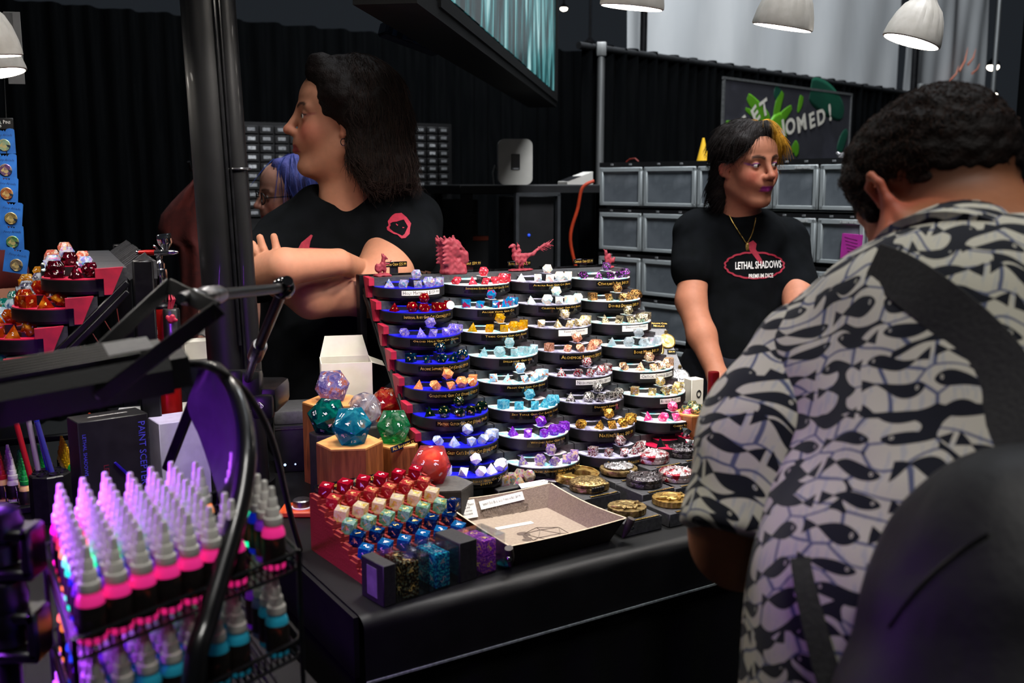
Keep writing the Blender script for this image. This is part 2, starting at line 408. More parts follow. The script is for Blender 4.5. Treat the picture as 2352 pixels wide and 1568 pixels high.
# hall lights far away
hl = M('hall_lamp_glass', 'fff8e8', .4, emit='fff4e0', estr=9)
for k, (px, py, d, r_, t) in enumerate(((1295, 20, 13, .035, 'high above the big screen'), (1355, 113, 9, .05, 'low behind the tall drape post'), (2281, 154, 12, .055, 'beside the black drape column'),
                          (2250, 160, 12, .03, 'small, next to the bright one by the drape column'), (2282, 217, 12, .035, 'low by the drape column'))):
    T = thing('hall_light', 'round distant hall light glowing ' + t, 'light', atd(px, py, d))
    b = MB(); b.ball((0, 0, 0), (r_*1.3, r_, r_*.8)); b.build('lens', hl, T)
    b = MB(); b.lathe([(r_*1.2, r_*.3), (r_*1.35, r_*.9), (r_*.5, r_*1.8), (.012, r_*2), (.012, 7.5-T.location.z)], 14); b.build('housing', blackm, T)

# ------------------------------------------------------------------ tables
AT = math.radians(32); UT = Vector((math.cos(AT), math.sin(AT), 0)); PT = Vector((-math.sin(AT), math.cos(AT), 0))   # along the front, to the back
C0 = atz(836, 1424, TZ)
def tl(u, p, z=TZ): return C0 + UT*u + PT*p + Vector((0, 0, z-TZ))
TT = frame(tl(0, 0, 0), UT, PT)
def table(name, label, u0, u1, p0, p1, seam):
    T = thing(name, label, 'table', T=TT)
    R = .022; b = MB(); prof = [(p1, TZ)] + [(p0 + R - R*math.sin(a), TZ - R + R*math.cos(a)) for a in [k*PI/12 for k in range(7)]] + [(p0-.003, TZ-.095)]
    n = 40; vs = []; fs = []
    for i in range(n+1):
        u_ = u0 + (u1-u0)*i/n
        for j, (p, z) in enumerate(prof): vs.append((u_, p + .0015*math.sin(i*1.9+j), z if j < 2 else z + .001*math.sin(i*.8)))
    k = len(prof)
    for i in range(n):
        for j in range(k-1): fs.append((i*k+j, i*k+j+1, (i+1)*k+j+1, (i+1)*k+j))
    b.add(vs, fs)
    b.box(((u0+u1)/2, (p0+p1)/2+.012, TZ-.03), (u1-u0, p1-p0-.03, .055))
    for uu, s_ in ((u0, -1), (u1, 1)): b.box((uu + s_*.004, (p0+p1)/2+.005, TZ-.05), (.008, p1-p0-.03, .094))
    b.build('tablecloth', cloth_m, T, smooth=50)
    if seam:
        b = MB(); b.box(((u0+u1)/2, p0-.0055, TZ-.0945), (u1-u0, .003, .003)); b.build('hem', M('grey_hem', '6c7472', .7, col2='555c5a', nscale=200), T)
    b = MB(); n = 120
    vs = []; fs = []
    for i in range(n+1):
        u_ = u0 + (u1-u0)*i/n; w_ = .006*math.sin(i*.9)+.004*math.sin(i*.37)
        vs += [(u_, p0+.006, TZ-.09), (u_, p0+.012+w_, TZ-.35), (u_, p0+.016+w_*1.6, .005)]
    for i in range(n):
        for j in range(2): fs.append((i*3+j, i*3+j+1, (i+1)*3+j+1, (i+1)*3+j))
    b.add(vs, fs)
    for uu in (u0, u1): b.box((uu, (p0+p1)/2, TZ/2-.03), (.006, p1-p0-.06, TZ-.1))
    b.build('skirt', skirt_m, T, smooth=70)
    for uu in (u0+.08, u1-.08):
        for pp in (p0+.1, p1-.1):
            q = MB(); q.cyl((uu, pp, .004), (uu, pp, TZ-.06), .016, n=10); q.build('leg', steel, T)
    return T
table('display_table', 'long table under black vinyl cloth carrying the tiered dice rack', 0, 1.9, 0, .88, True)
table('side_table', 'black-covered table under the wire rack of paint bottles', -1.8, -.13, -.52, 1.02, False)
# ------------------------------------------------------------------ dice: one mesh per kind, shared by every copy
def hull(vs):
    bm = bmesh.new()
    for v in vs: bm.verts.new(v)
    bmesh.ops.convex_hull(bm, input=bm.verts[:])
    bmesh.ops.dissolve_limit(bm, angle_limit=.02, verts=bm.verts[:], edges=bm.edges[:])
    return bm
G = (1+5**.5)/2
POLY = {
 4: [(1, 1, 1), (1, -1, -1), (-1, 1, -1), (-1, -1, 1)],
 6: [(a, b_, c) for a in (-1, 1) for b_ in (-1, 1) for c in (-1, 1)],
 8: [(1, 0, 0), (-1, 0, 0), (0, 1, 0), (0, -1, 0), (0, 0, 1), (0, 0, -1)],
 12: [(a, b_, c) for a in (-1, 1) for b_ in (-1, 1) for c in (-1, 1)] + [q for a in (-1, 1) for b_ in (-1, 1) for q in ((0, a/G, b_*G), (a/G, b_*G, 0), (a*G, 0, b_/G))],
 20: [q for a in (-1, 1) for b_ in (-1, 1) for q in ((0, a, b_*G), (a, b_*G, 0), (a*G, 0, b_))],
}
_z0 = .105
POLY[10] = [(math.cos(k*PI/5), math.sin(k*PI/5), (_z0 if k % 2 else -_z0)) for k in range(10)] + [(0, 0, _z0*(1+math.cos(PI/5))/(1-math.cos(PI/5))), (0, 0, -_z0*(1+math.cos(PI/5))/(1-math.cos(PI/5)))]
SIZE = {4: .0135, 6: .0138, 8: .0118, 10: .0112, 12: .0122, 20: .0128}        # circumradius
WORD = {4: 'four', 6: 'six', 8: 'eight', 10: 'ten', 12: 'twelve', 20: 'twenty'}
DIE = {}; NUM = {}; REST = {}; ZMIN = {}
def digits(n, seed):
    r = random.Random(seed); l = list(range(1, n+1)); r.shuffle(l); return l
DIGIT = {}
def digit(t):
    if t not in DIGIT:
        me = text_mesh(t, 1., res=1, bold=.012); co = np.zeros(len(me.vertices)*3); me.vertices.foreach_get('co', co); co = co.reshape(-1, 3)
        co -= (co.min(0)+co.max(0))/2; DIGIT[t] = (co, [list(p.vertices) for p in me.polygons]); bpy.data.meshes.remove(me)
    return DIGIT[t]
for n, vs in POLY.items():
    L = max(Vector(v).length for v in vs); bm = hull([Vector(v)/L*SIZE[n] for v in vs]); bm.normal_update()
    rest = []; mb = MB(); fs = [f for f in bm.faces]; ds = digits(len(fs), n)
    for i, f in enumerate(fs):
        c = f.calc_center_median(); nr = f.normal.copy()
        rest.append(nr.rotation_difference(Vector((0, 0, -1))).to_matrix().to_4x4())
        up = (f.verts[0].co - c).normalized() if n != 10 else max((v.co - c for v in f.verts), key=lambda q: q.length).normalized()
        rad = min((((e.verts[0].co+e.verts[1].co)/2) - c).length for e in f.edges)
        t = str(ds[i]) + ('.' if ds[i] in (6, 9) and n > 8 else ''); co, pf = digit(t); sz = rad*{4: .95, 6: 1.25, 8: 1.05, 10: .95, 12: 1.05, 20: 1.0}[n]
        Fm = frame(c + nr*SIZE[n]*.012, up.cross(nr), up); mb.add([Fm @ Vector((q[0]*sz, q[1]*sz, 0)) for q in co], pf)
    NUM[n] = mb.mesh('numerals', None)
    z = [min((R @ v.co).z for v in bm.verts) for R in rest]
    bmesh.ops.bevel(bm, geom=bm.edges[:], offset=SIZE[n]*.045, segments=2, affect='EDGES', profile=.7, clamp_overlap=True)
    me = bpy.data.meshes.new('die'); bm.to_mesh(me); bm.free(); me.polygons.foreach_set('use_smooth', [True]*len(me.polygons)); me.set_sharp_from_angle(angle=math.radians(24))
    DIE[n] = me; REST[n] = rest; ZMIN[n] = z
def die(n, base, T, rz, body, num, label, group, scale=1., face=None, extra=None, name='die'):
    """a die resting on one of its faces at local point T of the frame base"""
    k = random.randrange(len(REST[n])) if face is None else face % len(REST[n])
    Mx = base @ T_(T) @ (extra if extra is not None else Matrix()) @ RZ(rz) @ Matrix.Diagonal((scale, scale, scale, 1)) @ T_((0, 0, -ZMIN[n][k])) @ REST[n][k]
    o = obj(name, DIE[n], body, T=Mx); tag(o, label, 'die', group)
    if num is not None: obj('numerals', NUM[n], num, o)
    return o

def gem(name, col, col2=None, t=.75, rough=.04, nscale=220, ramp=(.35, .65), **kw):
    """translucent resin: glossy coloured body, light bleeding through, a clear tinted share"""
    if name in MATS: return MATS[name]
    m = M(name, col, rough, trans=0., col2=col2 or col, nscale=nscale, ramp=ramp, spec=.8, coat=.6, **kw); nt = m.node_tree; N = nt.nodes; L = nt.links; pb = N['Principled BSDF']
    src = pb.inputs['Base Color'].links[0].from_socket
    tl_ = N.new('ShaderNodeBsdfTranslucent'); L.new(src, tl_.inputs['Color']); tp = N.new('ShaderNodeBsdfTransparent'); L.new(src, tp.inputs['Color']); rf = N.new('ShaderNodeBsdfGlass'); rf.inputs['IOR'].default_value = 1.4; rf.inputs['Roughness'].default_value = .02; L.new(src, rf.inputs['Color'])
    m1 = N.new('ShaderNodeMixShader'); m1.inputs[0].default_value = .38; L.new(pb.outputs[0], m1.inputs[1]); L.new(tl_.outputs[0], m1.inputs[2])
    m2 = N.new('ShaderNodeMixShader'); m2.inputs[0].default_value = .62; L.new(tp.outputs[0], m2.inputs[1]); L.new(rf.outputs[0], m2.inputs[2])
    m3 = N.new('ShaderNodeMixShader'); m3.inputs[0].default_value = min(.88, t*1.05 + .05); L.new(m1.outputs[0], m3.inputs[1]); L.new(m2.outputs[0], m3.inputs[2])
    L.new(m3.outputs[0], N['Material Output'].inputs['Surface']); return m
def clearsheet(name):
    """thin clear acrylic sheet: mostly transparent with a mirror-like sheen"""
    m = bpy.data.materials.new(name); m.use_nodes = True; N = m.node_tree.nodes; L = m.node_tree.links; N.remove(N['Principled BSDF'])
    tp = N.new('ShaderNodeBsdfTransparent'); tp.inputs[0].default_value = (.94, .95, .96, 1); gl = N.new('ShaderNodeBsdfGlossy'); gl.inputs['Roughness'].default_value = .05; fr = N.new('ShaderNodeLayerWeight'); fr.inputs['Blend'].default_value = .12
    nz = N.new('ShaderNodeTexNoise'); nz.inputs['Scale'].default_value = 30; mr = N.new('ShaderNodeMapRange'); mr.inputs['To Min'].default_value = .03; mr.inputs['To Max'].default_value = .09; L.new(nz.outputs['Fac'], mr.inputs[0]); L.new(mr.outputs[0], gl.inputs['Roughness'])
    mx = N.new('ShaderNodeMixShader'); L.new(fr.outputs['Facing'], mx.inputs[0]); L.new(tp.outputs[0], mx.inputs[1]); L.new(gl.outputs[0], mx.inputs[2]); L.new(mx.outputs[0], N['Material Output'].inputs['Surface']); MATS[name] = m; return m
def met(name, col, col2, rough=.22, nscale=260, ramp=(.42, .58)): return M(name, col, rough, metal=.72, col2=col2, nscale=nscale, ramp=ramp, ntype='voronoi' if ramp[0] < .3 else 'noise', bump=.7, bscale=420)
ngold = M('gold_numeral', 'f2d68a', .35, metal=.3, col2='e6c060', nscale=80)
nwhite = M('white_numeral', 'f0eeea', .5, col2='e6e4e0', nscale=80)
iris = ['dff4ff', 'b48cff', 'fff3c8', '66d9e8', 'ff9ad0', 'ffffff']
TR = [  # (lettering, white card?, dice description, material, numeral material)
 [('Holy Materia II $159.99', 1, 'clear iridescent crystal', gem('die_iris', 'eaf6ff', ['eaf6ff', '9a8cff', 'fff0b8', '58c8e8', 'ff8ad0', 'ffffff'], .55, ntype='cells', nscale=260, ramp=(.1, .9)), None),
  ('Infernal Ruby Grim Cut (Crystal) $99.99', 0, 'ruby red crystal', gem('die_ruby', 'c2001f', '7d0010', .5), ngold),
  ('Orchid Halo Grim Cut Crystal\n$149.99', 0, 'lavender crystal', gem('die_orchid', 'd8ccff', ['d8ccff', '8a6cf0', 'f4efff'], .6), ngold),
  ('Arcane Sapphire Grim Cut (Crystal) $99.99', 0, 'dark sapphire blue', gem('die_sapphire', '021a38', ['021a38', '064a55'], .25), ngold),
  ('Goldstone Grim Cut (Stone) $149.99', 0, 'copper orange goldstone', M('die_goldstone', 'd0703c', .2, col2=['c0602f', 'e89a68', 'ffd0a0'], nscale=900, ramp=(.3, .75), coat=.6), ngold),
  ('Matrix Glitch Grim Cut (Stone) $99.99', 0, 'near-black green stone', M('die_matrix', '02150c', .1, col2='000503', nscale=160, coat=.8), ngold),
  ("Grey Cat's Eye Grim Cut (Stone) $99.99", 0, 'milky grey-blue stone', M('die_catseye', 'a9b8de', .15, col2=['8e9fd0', 'd6def4'], nscale=70, trans=.25, coat=.5), ngold),
  ('Shared Souls Grim Cut Crystal\n$149.99', 0, 'white and violet speckled', M('die_speckle', 'efe8ff', .25, col2=['5b4a9c', 'e9e0ff', 'ffffff'], nscale=1100, ramp=(.36, .55), coat=.4), None)],
 [('Sanguine Essence Grim Cut (Liquid Core)\n$89.99', 0, 'cherry red translucent', gem('die_sanguine', 'e0163c', 'ff7a92', .5), nwhite),
  ('Arcane Vesper Grim Cut\n$74.99', 0, 'blue and magenta marbled', gem('die_vesper', '0e86c8', ['0e86c8', '25b8d8', '7a3ca0', 'd0285a'], .35, nscale=90, ramp=(.38, .62)), None),
  ('Toxic Citrine Grim Cut (Resin)\n$74.99', 0, 'citrine yellow', gem('die_citrine', 'f4c90e', ['d8a800', 'ffe96a'], .5), None),
  ('Spellbound Grim Cut\n$74.99', 0, 'icy clear pale aqua', gem('die_ice', 'd4f4fa', ['ffffff', '9adfe8', 'e8fbff'], .6), None),
  ('Frost Ore Grim Cut (Resin)\n$74.99', 0, 'frosty blue with copper flakes', M('die_frost', 'a8dcf6', .15, col2=['a8dcf6', 'cfeefc', 'd47a50'], nscale=190, ramp=(.42, .62), trans=.25), None),
  ('Sky Topaz Grim Cut (Liquid Core)\n$89.99', 0, 'sky blue topaz', gem('die_topaz', '5fd4e8', ['2cb4d0', 'bff2fa', '8ae4f0'], .5), None),
  ('Witches Brew Grim Cut\n$74.99', 0, 'bright purple glittering', gem('die_witch', 'b340e8', ['8a22c8', 'd884ff', '40c8d8'], .45, nscale=260, ramp=(.35, .72)), None),
  ('Gilded Amethyst Grim Cut (Liquid Core)\n$89.99', 0, 'clear gold-flecked amethyst', gem('die_amethyst', 'f6ecdf', ['8a50d8', 'f6ecdf', 'f2d9a8'], .55, nscale=110, ramp=(.36, .66)), None)],
 [('Aurora Rose Grim Cut (Resin)\n$74.99', 0, 'rosy opal white', M('die_aurora', 'ffeede', .2, col2=['bff0ea', 'fff4ea', 'ffc29a', 'ffe9f0'], nscale=170, ramp=(.33, .68), trans=.2), None),
  ('Celestial Light Grim Cut (Resin)\n$74.99', 0, 'glowing opal white', M('die_celestial', 'fdfdf4', .18, col2=['a8eef0', 'fffdf0', 'ffe6b8', 'ffffff'], nscale=120, ramp=(.33, .68), trans=.2), None),
  ("Tiamat's Treasure\n$49.99", 1, 'pale silver and gold metal', met('die_tiamat', 'e8e2d0', 'b89a50'), None),
  ('Alchemical Romance $49.99', 0, 'copper metal urn-shaped', met('die_copper', 'f0b090', 'b06a4a'), None),
  ("Necromancer's Will $49.99", 1, 'black and silver metal with red', met('die_necro', 'c9c6c4', ['c9c6c4', '141214', 'b01828'], nscale=330), None),
  ("Dragon's Shadow\n$49.99", 0, 'dark silver openwork metal', met('die_shadow', 'c8c4bc', '2a2826', nscale=330), None),
  ("Nature's Roll $49.99", 0, 'antique gold metal', met('die_gold', 'e8b64c', '7a5216', nscale=300), None),
  ('Bloodlust Dragon $49.99', 0, 'silver cage metal with red core', met('die_blood', 'd8ccca', ['d8ccca', '3a2626', '8a3038'], nscale=360), None)],
 [("Cthulhu's Rise $49.99", 0, 'black metal with violet marks', met('die_rise', '2a2c2e', ['2a2c2e', '101214', 'b24cc8'], nscale=340), None),
  ('Double Dragon $49.99', 0, 'aged bronze metal', met('die_bronze', 'b88a50', '4a3014', nscale=330), None),
  ("Dragon's Promise\n$49.99", 1, 'dark pewter and gold metal', met('die_promise', 'd8cba8', '4c4230', nscale=320), None),
  ('Bone Mage $49.99', 0, 'clear faceted glass', gem('die_clear', 'f2f8fa', ['dfeaf0', 'ffffff'], .7), None),
  ('Critical Damage $69.99', 1, 'rose gold spiked metal', met('die_crit', 'e6c4b0', ['e6c4b0', 'd8a838', '7a4a50'], nscale=340), None),
  ('Rubix $69.99', 1, 'black and gold spiky metal', met('die_rubix', 'd2b060', ['d2b060', '1c1a16', 'f0ece0'], nscale=340), None),
  ('Cherry Blossom\n$64.99', 0, 'hot pink opaque', M('die_cherry', 'd8286c', .3, col2=['c41f5e', 'f27aa6'], nscale=240), nwhite),
  (None, 0, 'chrome wire spindle-shaped', chrome, None)]]
ORD = ['first', 'second', 'third', 'fourth', 'fifth', 'sixth', 'seventh', 'eighth']
blue_top = M('blue_tray_top', '1414c8', .35, col2='1010a8', nscale=30, coat=.3)
pastel = M('pastel_swirl_top', 'f4f2f0', .3, col2=['5fd0dc', 'eef4f4', 'fbf6f4', 'f7eef0', 'f070a8'], nscale=22, ramp=(.3, .7))
laven = M('grey_lavender_top', 'b9b8d0', .35, col2=['6c6a80', 'b9b8d0', 'dedcf0'], nscale=34, ramp=(.35, .65))
red_top = M('red_tray_top', 'b3103a', .4, col2='9c0c30', nscale=30)
tray_m = M('matte_black_tray', '101012', .42, col2='161618', nscale=70, bump=.15)
step_m = M('grey_black_step', '2c2c2f', .55, col2='37373a', nscale=160, bump=.15)
card_b = M('black_label_card', '08080a', .12, col2='0d0d0f', nscale=30, coat=.5)

# ------------------------------------------------------------------ tiered rack geometry
HA, HB, TH = .0805, .083, .021           # tray half width, depth, thickness
RB, RR, CU = .0487, .0472, .162          # step depth, step rise, column pitch
def dshape(a, bb, back, n=28): return [(a, back), ] + [(a*math.cos(t), -bb*math.sin(t)) for t in [PI*k/n for k in range(n+1)]] + [(-a, back)]
def make_tray(tops):
    me = {}
    b = MB(); b.prism(dshape(HA, HB, .004), -TH, -.0016); b.prism(dshape(HA*.93, HB*.93, .004), -TH-.005, -TH); me['body'] = b.mesh('body', 30)
    b = MB(); b.prism(dshape(HA*.985, HB*.98, .004), -.0016, 0); me['top'] = b.mesh('top_plate', 30)
    rp = [(.052, .004), (.052, -.02), (.03, -.031), (-.03, -.031), (-.052, -.02), (-.052, .004)]
    b = MB(); b.prism(rp, 0, .008); b.prism([(-.008, -.028), (-.008, -.056), (.008, -.056), (.008, -.028)], 0, .0165); me['riser'] = b.mesh('riser', 30)
    b = MB(); b.prism([(x*.97, y*.97) for x, y in rp], .008, .009); b.prism([(-.008, -.028), (-.008, -.056), (.008, -.056), (.008, -.028)], .0165, .0172); me['rtop'] = b.mesh('riser_top', 30)
    b = MB(); b.add([(-.035, -.05, -TH-.005), (.035, -.05, -TH-.005), (.022, -.05, -TH-.014), (-.022, -.05, -TH-.014), (-.035, -.02, -TH-.005), (.035, -.02, -TH-.005), (.022, -.03, -TH-.014), (-.022, -.03, -TH-.014)],
              [(0, 1, 2, 3), (5, 4, 7, 6), (0, 4, 5, 1), (3, 2, 6, 7), (0, 3, 7, 4), (1, 5, 6, 2)]); me['bracket'] = b.mesh('bracket', 30)
    return me
TRAY = make_tray(None)
def bend(me, x0, off, zc):
    """bend a flat label mesh (x along, y up) round the front of the tray; x0 shifts it along the rim"""
    n = len(me.vertices); co = np.zeros(n*3); me.vertices.foreach_get('co', co); co = co.reshape(-1, 3)
    x = np.clip(co[:, 0] + x0, -HA*.995, HA*.995); s = np.sqrt(np.maximum(1-(x/HA)**2, .001))
    nx = x/HA**2; ny = -s/HB; l = np.hypot(nx, ny); z = co[:, 1].copy(); o = co[:, 2] + off
    co[:, 0] = x + nx/l*o; co[:, 1] = -HB*s + ny/l*o; co[:, 2] = zc + z
    me.vertices.foreach_set('co', co.ravel()); me.update(); return me
def strip(w, h, n=14):
    b = MB(); vs = []; fs = []
    for i in range(n+1):
        x = -w/2 + w*i/n; vs += [(x, -h/2, 0), (x, h/2, 0), (x, h/2, .0008), (x, -h/2, .0008)]
    for i in range(n):
        for j in range(4): fs.append((i*4+j, i*4+(j+1) % 4, (i+1)*4+(j+1) % 4, (i+1)*4+j))
    fs += [(0, 1, 2, 3), (n*4+3, n*4+2, n*4+1, n*4)]
    b.add(vs, fs); return b.mesh('label_card', 40)
def tray(base, top, label, group, text=None, wht=False, sc=1., x0=.004, body=tray_m):
    t = thing('dice_tray', label, 'tray', group=group, T=base)
    obj('body', TRAY['body'], body, t); obj('top_plate', TRAY['top'], top, t)
    r = obj('riser', TRAY['riser'], body, t); obj('riser_top', TRAY['rtop'], top, r); obj('bracket', TRAY['bracket'], body, t)
    if text:
        two = '\n' in text; W = min(.11, .0042*len(text.split('\n')[0])) + .004; H = .0135 if two else .0105
        if wht: W = min(.088, W)
        c = obj('label_card', bend(strip(W, H), x0, .0002, -.0105), paper if wht else card_b, t)
        me = fit_text(text, W*.94, H*.84, True, res=1); obj('lettering', bend(me, x0, .0014, -.0105), black_ink if wht else gold_ink, c)
    return t
AR = math.radians(25.08); RO = Vector((-.2326, 2.2239, 1.1951))
UR = Vector((math.cos(AR), math.sin(AR), 0)); VR = Vector((math.sin(AR), -math.cos(AR), 0))
RK = frame((RO.x, RO.y, 0), UR, -VR); RZ0 = RO.z
NR, NC = 8, 4
def clip_poly(): return [(0, .0175), (.044, .0195), (.030, -.012), (.024, -.026), (.012, -.026), (.0125, .001), (0, .001)]
def rack(T, label, nr, nc, z0, name='tiered_rack', grp=None, clips=(0,)):
    t = thing(name, label, 'rack', T=T)
    for j in range(nc):
        for i in range(nr):
            y = -i*RB; z = z0 - i*RR
            b = MB(); b.box((j*CU, y+.027, z-.006), (CU-.0025, .046, .047)); b.build('step', step_m, t, smooth=None)
    for i in range(nr):                      # coloured clips on the ends of the steps
        for s_ in ((-1,) if len(clips) == 1 else (-1, 1)):
            x = -CU/2-.004 if s_ < 0 else (nc-1)*CU + CU/2 + .004
            b = MB(); b.T = T_((x, -i*RB, z0-i*RR)) @ Matrix(((0, 0, 1, 0), (1, 0, 0, 0), (0, 1, 0, 0), (0, 0, 0, 1)))
            b.prism(clip_poly(), -.006, .006); b.build('clip', redpl, t, smooth=None)
    for x in (-CU/2-.006, (nc-1)*CU+CU/2+.006):
        yb, zb = .075, z0 + .02
        ye, ze = -(nr-1)*RB - .005, z0 - (nr-1)*RR - .02
        for dz in (-.022, -.036):            # twin stringers
            b = MB(); b.cyl((x, .05, z0 + .012 + dz), (x, ye-.01, ze + .012 + dz), .0042, n=8); b.build('stringer', blackm, t)
        b = MB(); b.rbox((x, yb, (zb+TZ)/2), (.016, .03, zb-TZ), .003); b.build('post', blackm, t)
        b = MB(); b.rbox((x, (yb+ye)/2, TZ+.008), (.014, yb-ye, .016), .003); b.build('foot_rail', blackm, t)
        b = MB(); b.rbox((x, ye-.004, (ze+TZ)/2), (.014, .02, ze-TZ), .003); b.build('front_post', blackm, t)
    for j in range(nc):                      # slotted channel behind the top row
        b = MB()
        for dx in (.052, .064, .076): b.box((j*CU+dx-.004, .072, z0+.012), (.003, .04, .02), R=Euler((0, .35, 0)).to_matrix())
        b.box((j*CU, .085, z0+.008), (CU-.004, .006, .022)); b.build('channel', blackm, t, smooth=None)
    return t
rack(RK, 'black tiered rack of steps with red clips carrying rows of dice trays', NR, NC, RZ0)
SLOT = [(-.058, -.036), (-.030, -.058), (-.001, -.0685), (.025, -.063), (.046, -.052), (.063, -.033)]
SETS = [[4, 10, 8, 12, 10, 6], [4, 12, 10, 6, 8, 10], [10, 4, 8, 10, 12, 6], [6, 8, 10, 4, 12, 10]]
for j in range(NC):
    for i in range(NR):
        text, wht, desc, mt, nm = TR[j][i]
        base = RK @ T_((j*CU, -i*RB, RZ0 - i*RR))
        top = blue_top if j == 0 else laven if j == 2 else red_top if (j == 3 and i == 7) else pastel
        tn = {0: 'blue', 1: 'pastel', 2: 'grey-lavender', 3: 'pastel'}[j] if not (j == 3 and i == 7) else 'red'
        tray(base, top, f'black half-round tray with {tn} top holding the {desc} dice', 'dice trays on the tiered rack', text, wht)
        g = f'{desc} dice set'; r = random.Random(100*j+i); ss = SETS[(i+2*j) % 4]
        kw = {}
        for k, (x, y) in enumerate(SLOT):
            n = ss[k]; lab = f'{desc} {WORD[n]}-sided die on the {ORD[i]} row\'s {tn} tray'
            if j == 3 and i == 7:
                if k in (1, 4): continue
            die(n, base, (x + r.uniform(-.003, .003), y + r.uniform(-.002, .003), 0), r.uniform(0, 6.28), mt, nm, lab, g, 1.1*r.uniform(.96, 1.05), face=r.randrange(20))
        die(20, base, (r.uniform(-.003, .003), -.047, .0172), r.uniform(0, 6.28), mt, nm, f'{desc} twenty-sided die standing highest on the {ORD[i]} row\'s tray', g, 1.0, face=r.randrange(20))
# ------------------------------------------------------------------ figurines on the top step of the rack
fig_m = M('dull_red_resin', '6f1a27', .65, col2='7e2230', nscale=120, bump=.2)
def figurine(px, py, d_off, build, label, h=.0011, amp=.0012, disp=None):
    x = px; base = None
    s = SDF(); build(s)
    P, F = s.mesh(h, disp if disp else (lambda p: amp*wob(p, 520)), .004)
    return P, F
def rack_pt(px, py, j_y, z):                                               # local rack x on the tread line that shows at px
    n = Vector((VR.x, VR.y, 0)); p0 = RK @ Vector((0, j_y, z)); return onplane(px, py, p0, n)
def place_fig(name, px, y, build, label, rot, h=.0011, amp=.0008, fr=520):
    z = RZ0 + .0175; p = rack_pt(px, 640, y, z); T = T_((p.x, p.y, z)) @ RZ(AR + rot)
    s = SDF(); build(s); P, F = s.mesh(h, lambda q: amp*wob(q, fr), .003)
    o = obj(name, sdf_mesh(name, P, F), fig_m, T=T); tag(o, label, 'figurine'); return o
def small_fig(s, lean=1):
    s.el((0, 0, .004), (.019, .012, .0042), .002); s.bx((0, 0, .002), (.018, .011, .002), .002)
    s.rc((-.006, 0, .006), (-.005, 0, .017), .0032, .004, .003); s.rc((.006, .001, .006), (.005, 0, .017), .0032, .004, .003)
    s.el((0, 0, .022), (.0085, .006, .009), .004); s.rc((0, 0, .03), (.003*lean, 0, .038), .005, .004, .004)
    s.el((.004*lean, -.001, .043), (.006, .0045, .0045), .003); s.rc((.007*lean, -.001, .042), (.012*lean, -.001, .040), .003, .0016, .002)
    s.rc((0, 0, .046), (-.001*lean, 0, .052), .0022, .001, .002); s.rc((.002, 0, .046), (.003, 0, .051), .002, .001, .002)
    s.rc((.006*lean, 0, .03), (.014*lean, -.004, .028), .0025, .002, .003); s.rc((.014*lean, -.004, .028), (.020*lean, -.004, .036), .0012, .0008, .001)
    s.el((-.010*lean, .002, .020), (.008, .006, .009), .003); s.rc((-.012*lean, 0, .014), (-.014*lean, 0, .03), .004, .0015, .003)
def rider_pair(s):
    s.el((0, 0, .003), (.017, .012, .0035), .002)
    s.rc((-.005, 0, .005), (-.004, 0, .018), .003, .0035, .003); s.rc((.005, 0, .005), (.003, 0, .017), .003, .004, .003)
    s.el((.006, 0, .019), (.011, .006, .006), .004); s.el((-.003, 0, .026), (.007, .005, .009), .004); s.rc((-.005, 0, .032), (-.008, -.002, .040), .0035, .004, .003)
    s.rc((-.009, 0, .043), (-.013, 0, .046), .0016, .001, .002); s.rc((-.005, 0, .043), (-.003, 0, .047), .0016, .001, .002)
    s.el((.004, 0, .03), (.005, .004, .006), .003); s.rc((.014, 0, .018), (.017, 0, .024), .004, .003, .003)
def bust(s):
    s.el((-.004, 0, .007), (.026, .018, .009), .004); s.rc((-.008, 0, .006), (-.010, 0, .05), .019, .019, .008)
    s.el((-.004, 0, .062), (.026, .020, .021), .008); s.rc((.006, -.004, .060), (.024, -.010, .042), .017, .0125, .006)
    s.rc((.024, -.010, .042), (.029, -.012, .031), .0125, .0085, .005); s.rc((.010, -.006, .044), (.024, -.010, .030), .009, .0065, .003)
    s.el((.014, -.021, .058), (.006, .004, .004), .002, 's'); s.rc((.004, -.016, .068), (.020, -.018, .058), .004, .003, .003)
    for k in range(12):
        a = k*.52; x0, y0 = -.010+.018*math.cos(a), .014*math.sin(a); s.rc((x0, y0, .070+.004*math.sin(2*a)), (x0*1.25-.006, y0*1.3, .083+.004*math.cos(3*a)), .006, .0022, .004)
    for k in range(6):
        for j in range(2): s.rc((-.022, -.014+.022*j, .028+.009*k), (-.034, -.016+.026*j, .026+.009*k), .007, .0026, .004)
    s.rc((.008, -.010, .024), (.018, -.012, .006), .011, .013, .008); s.el((.022, -.010, .013), (.010, .010, .010), .005)
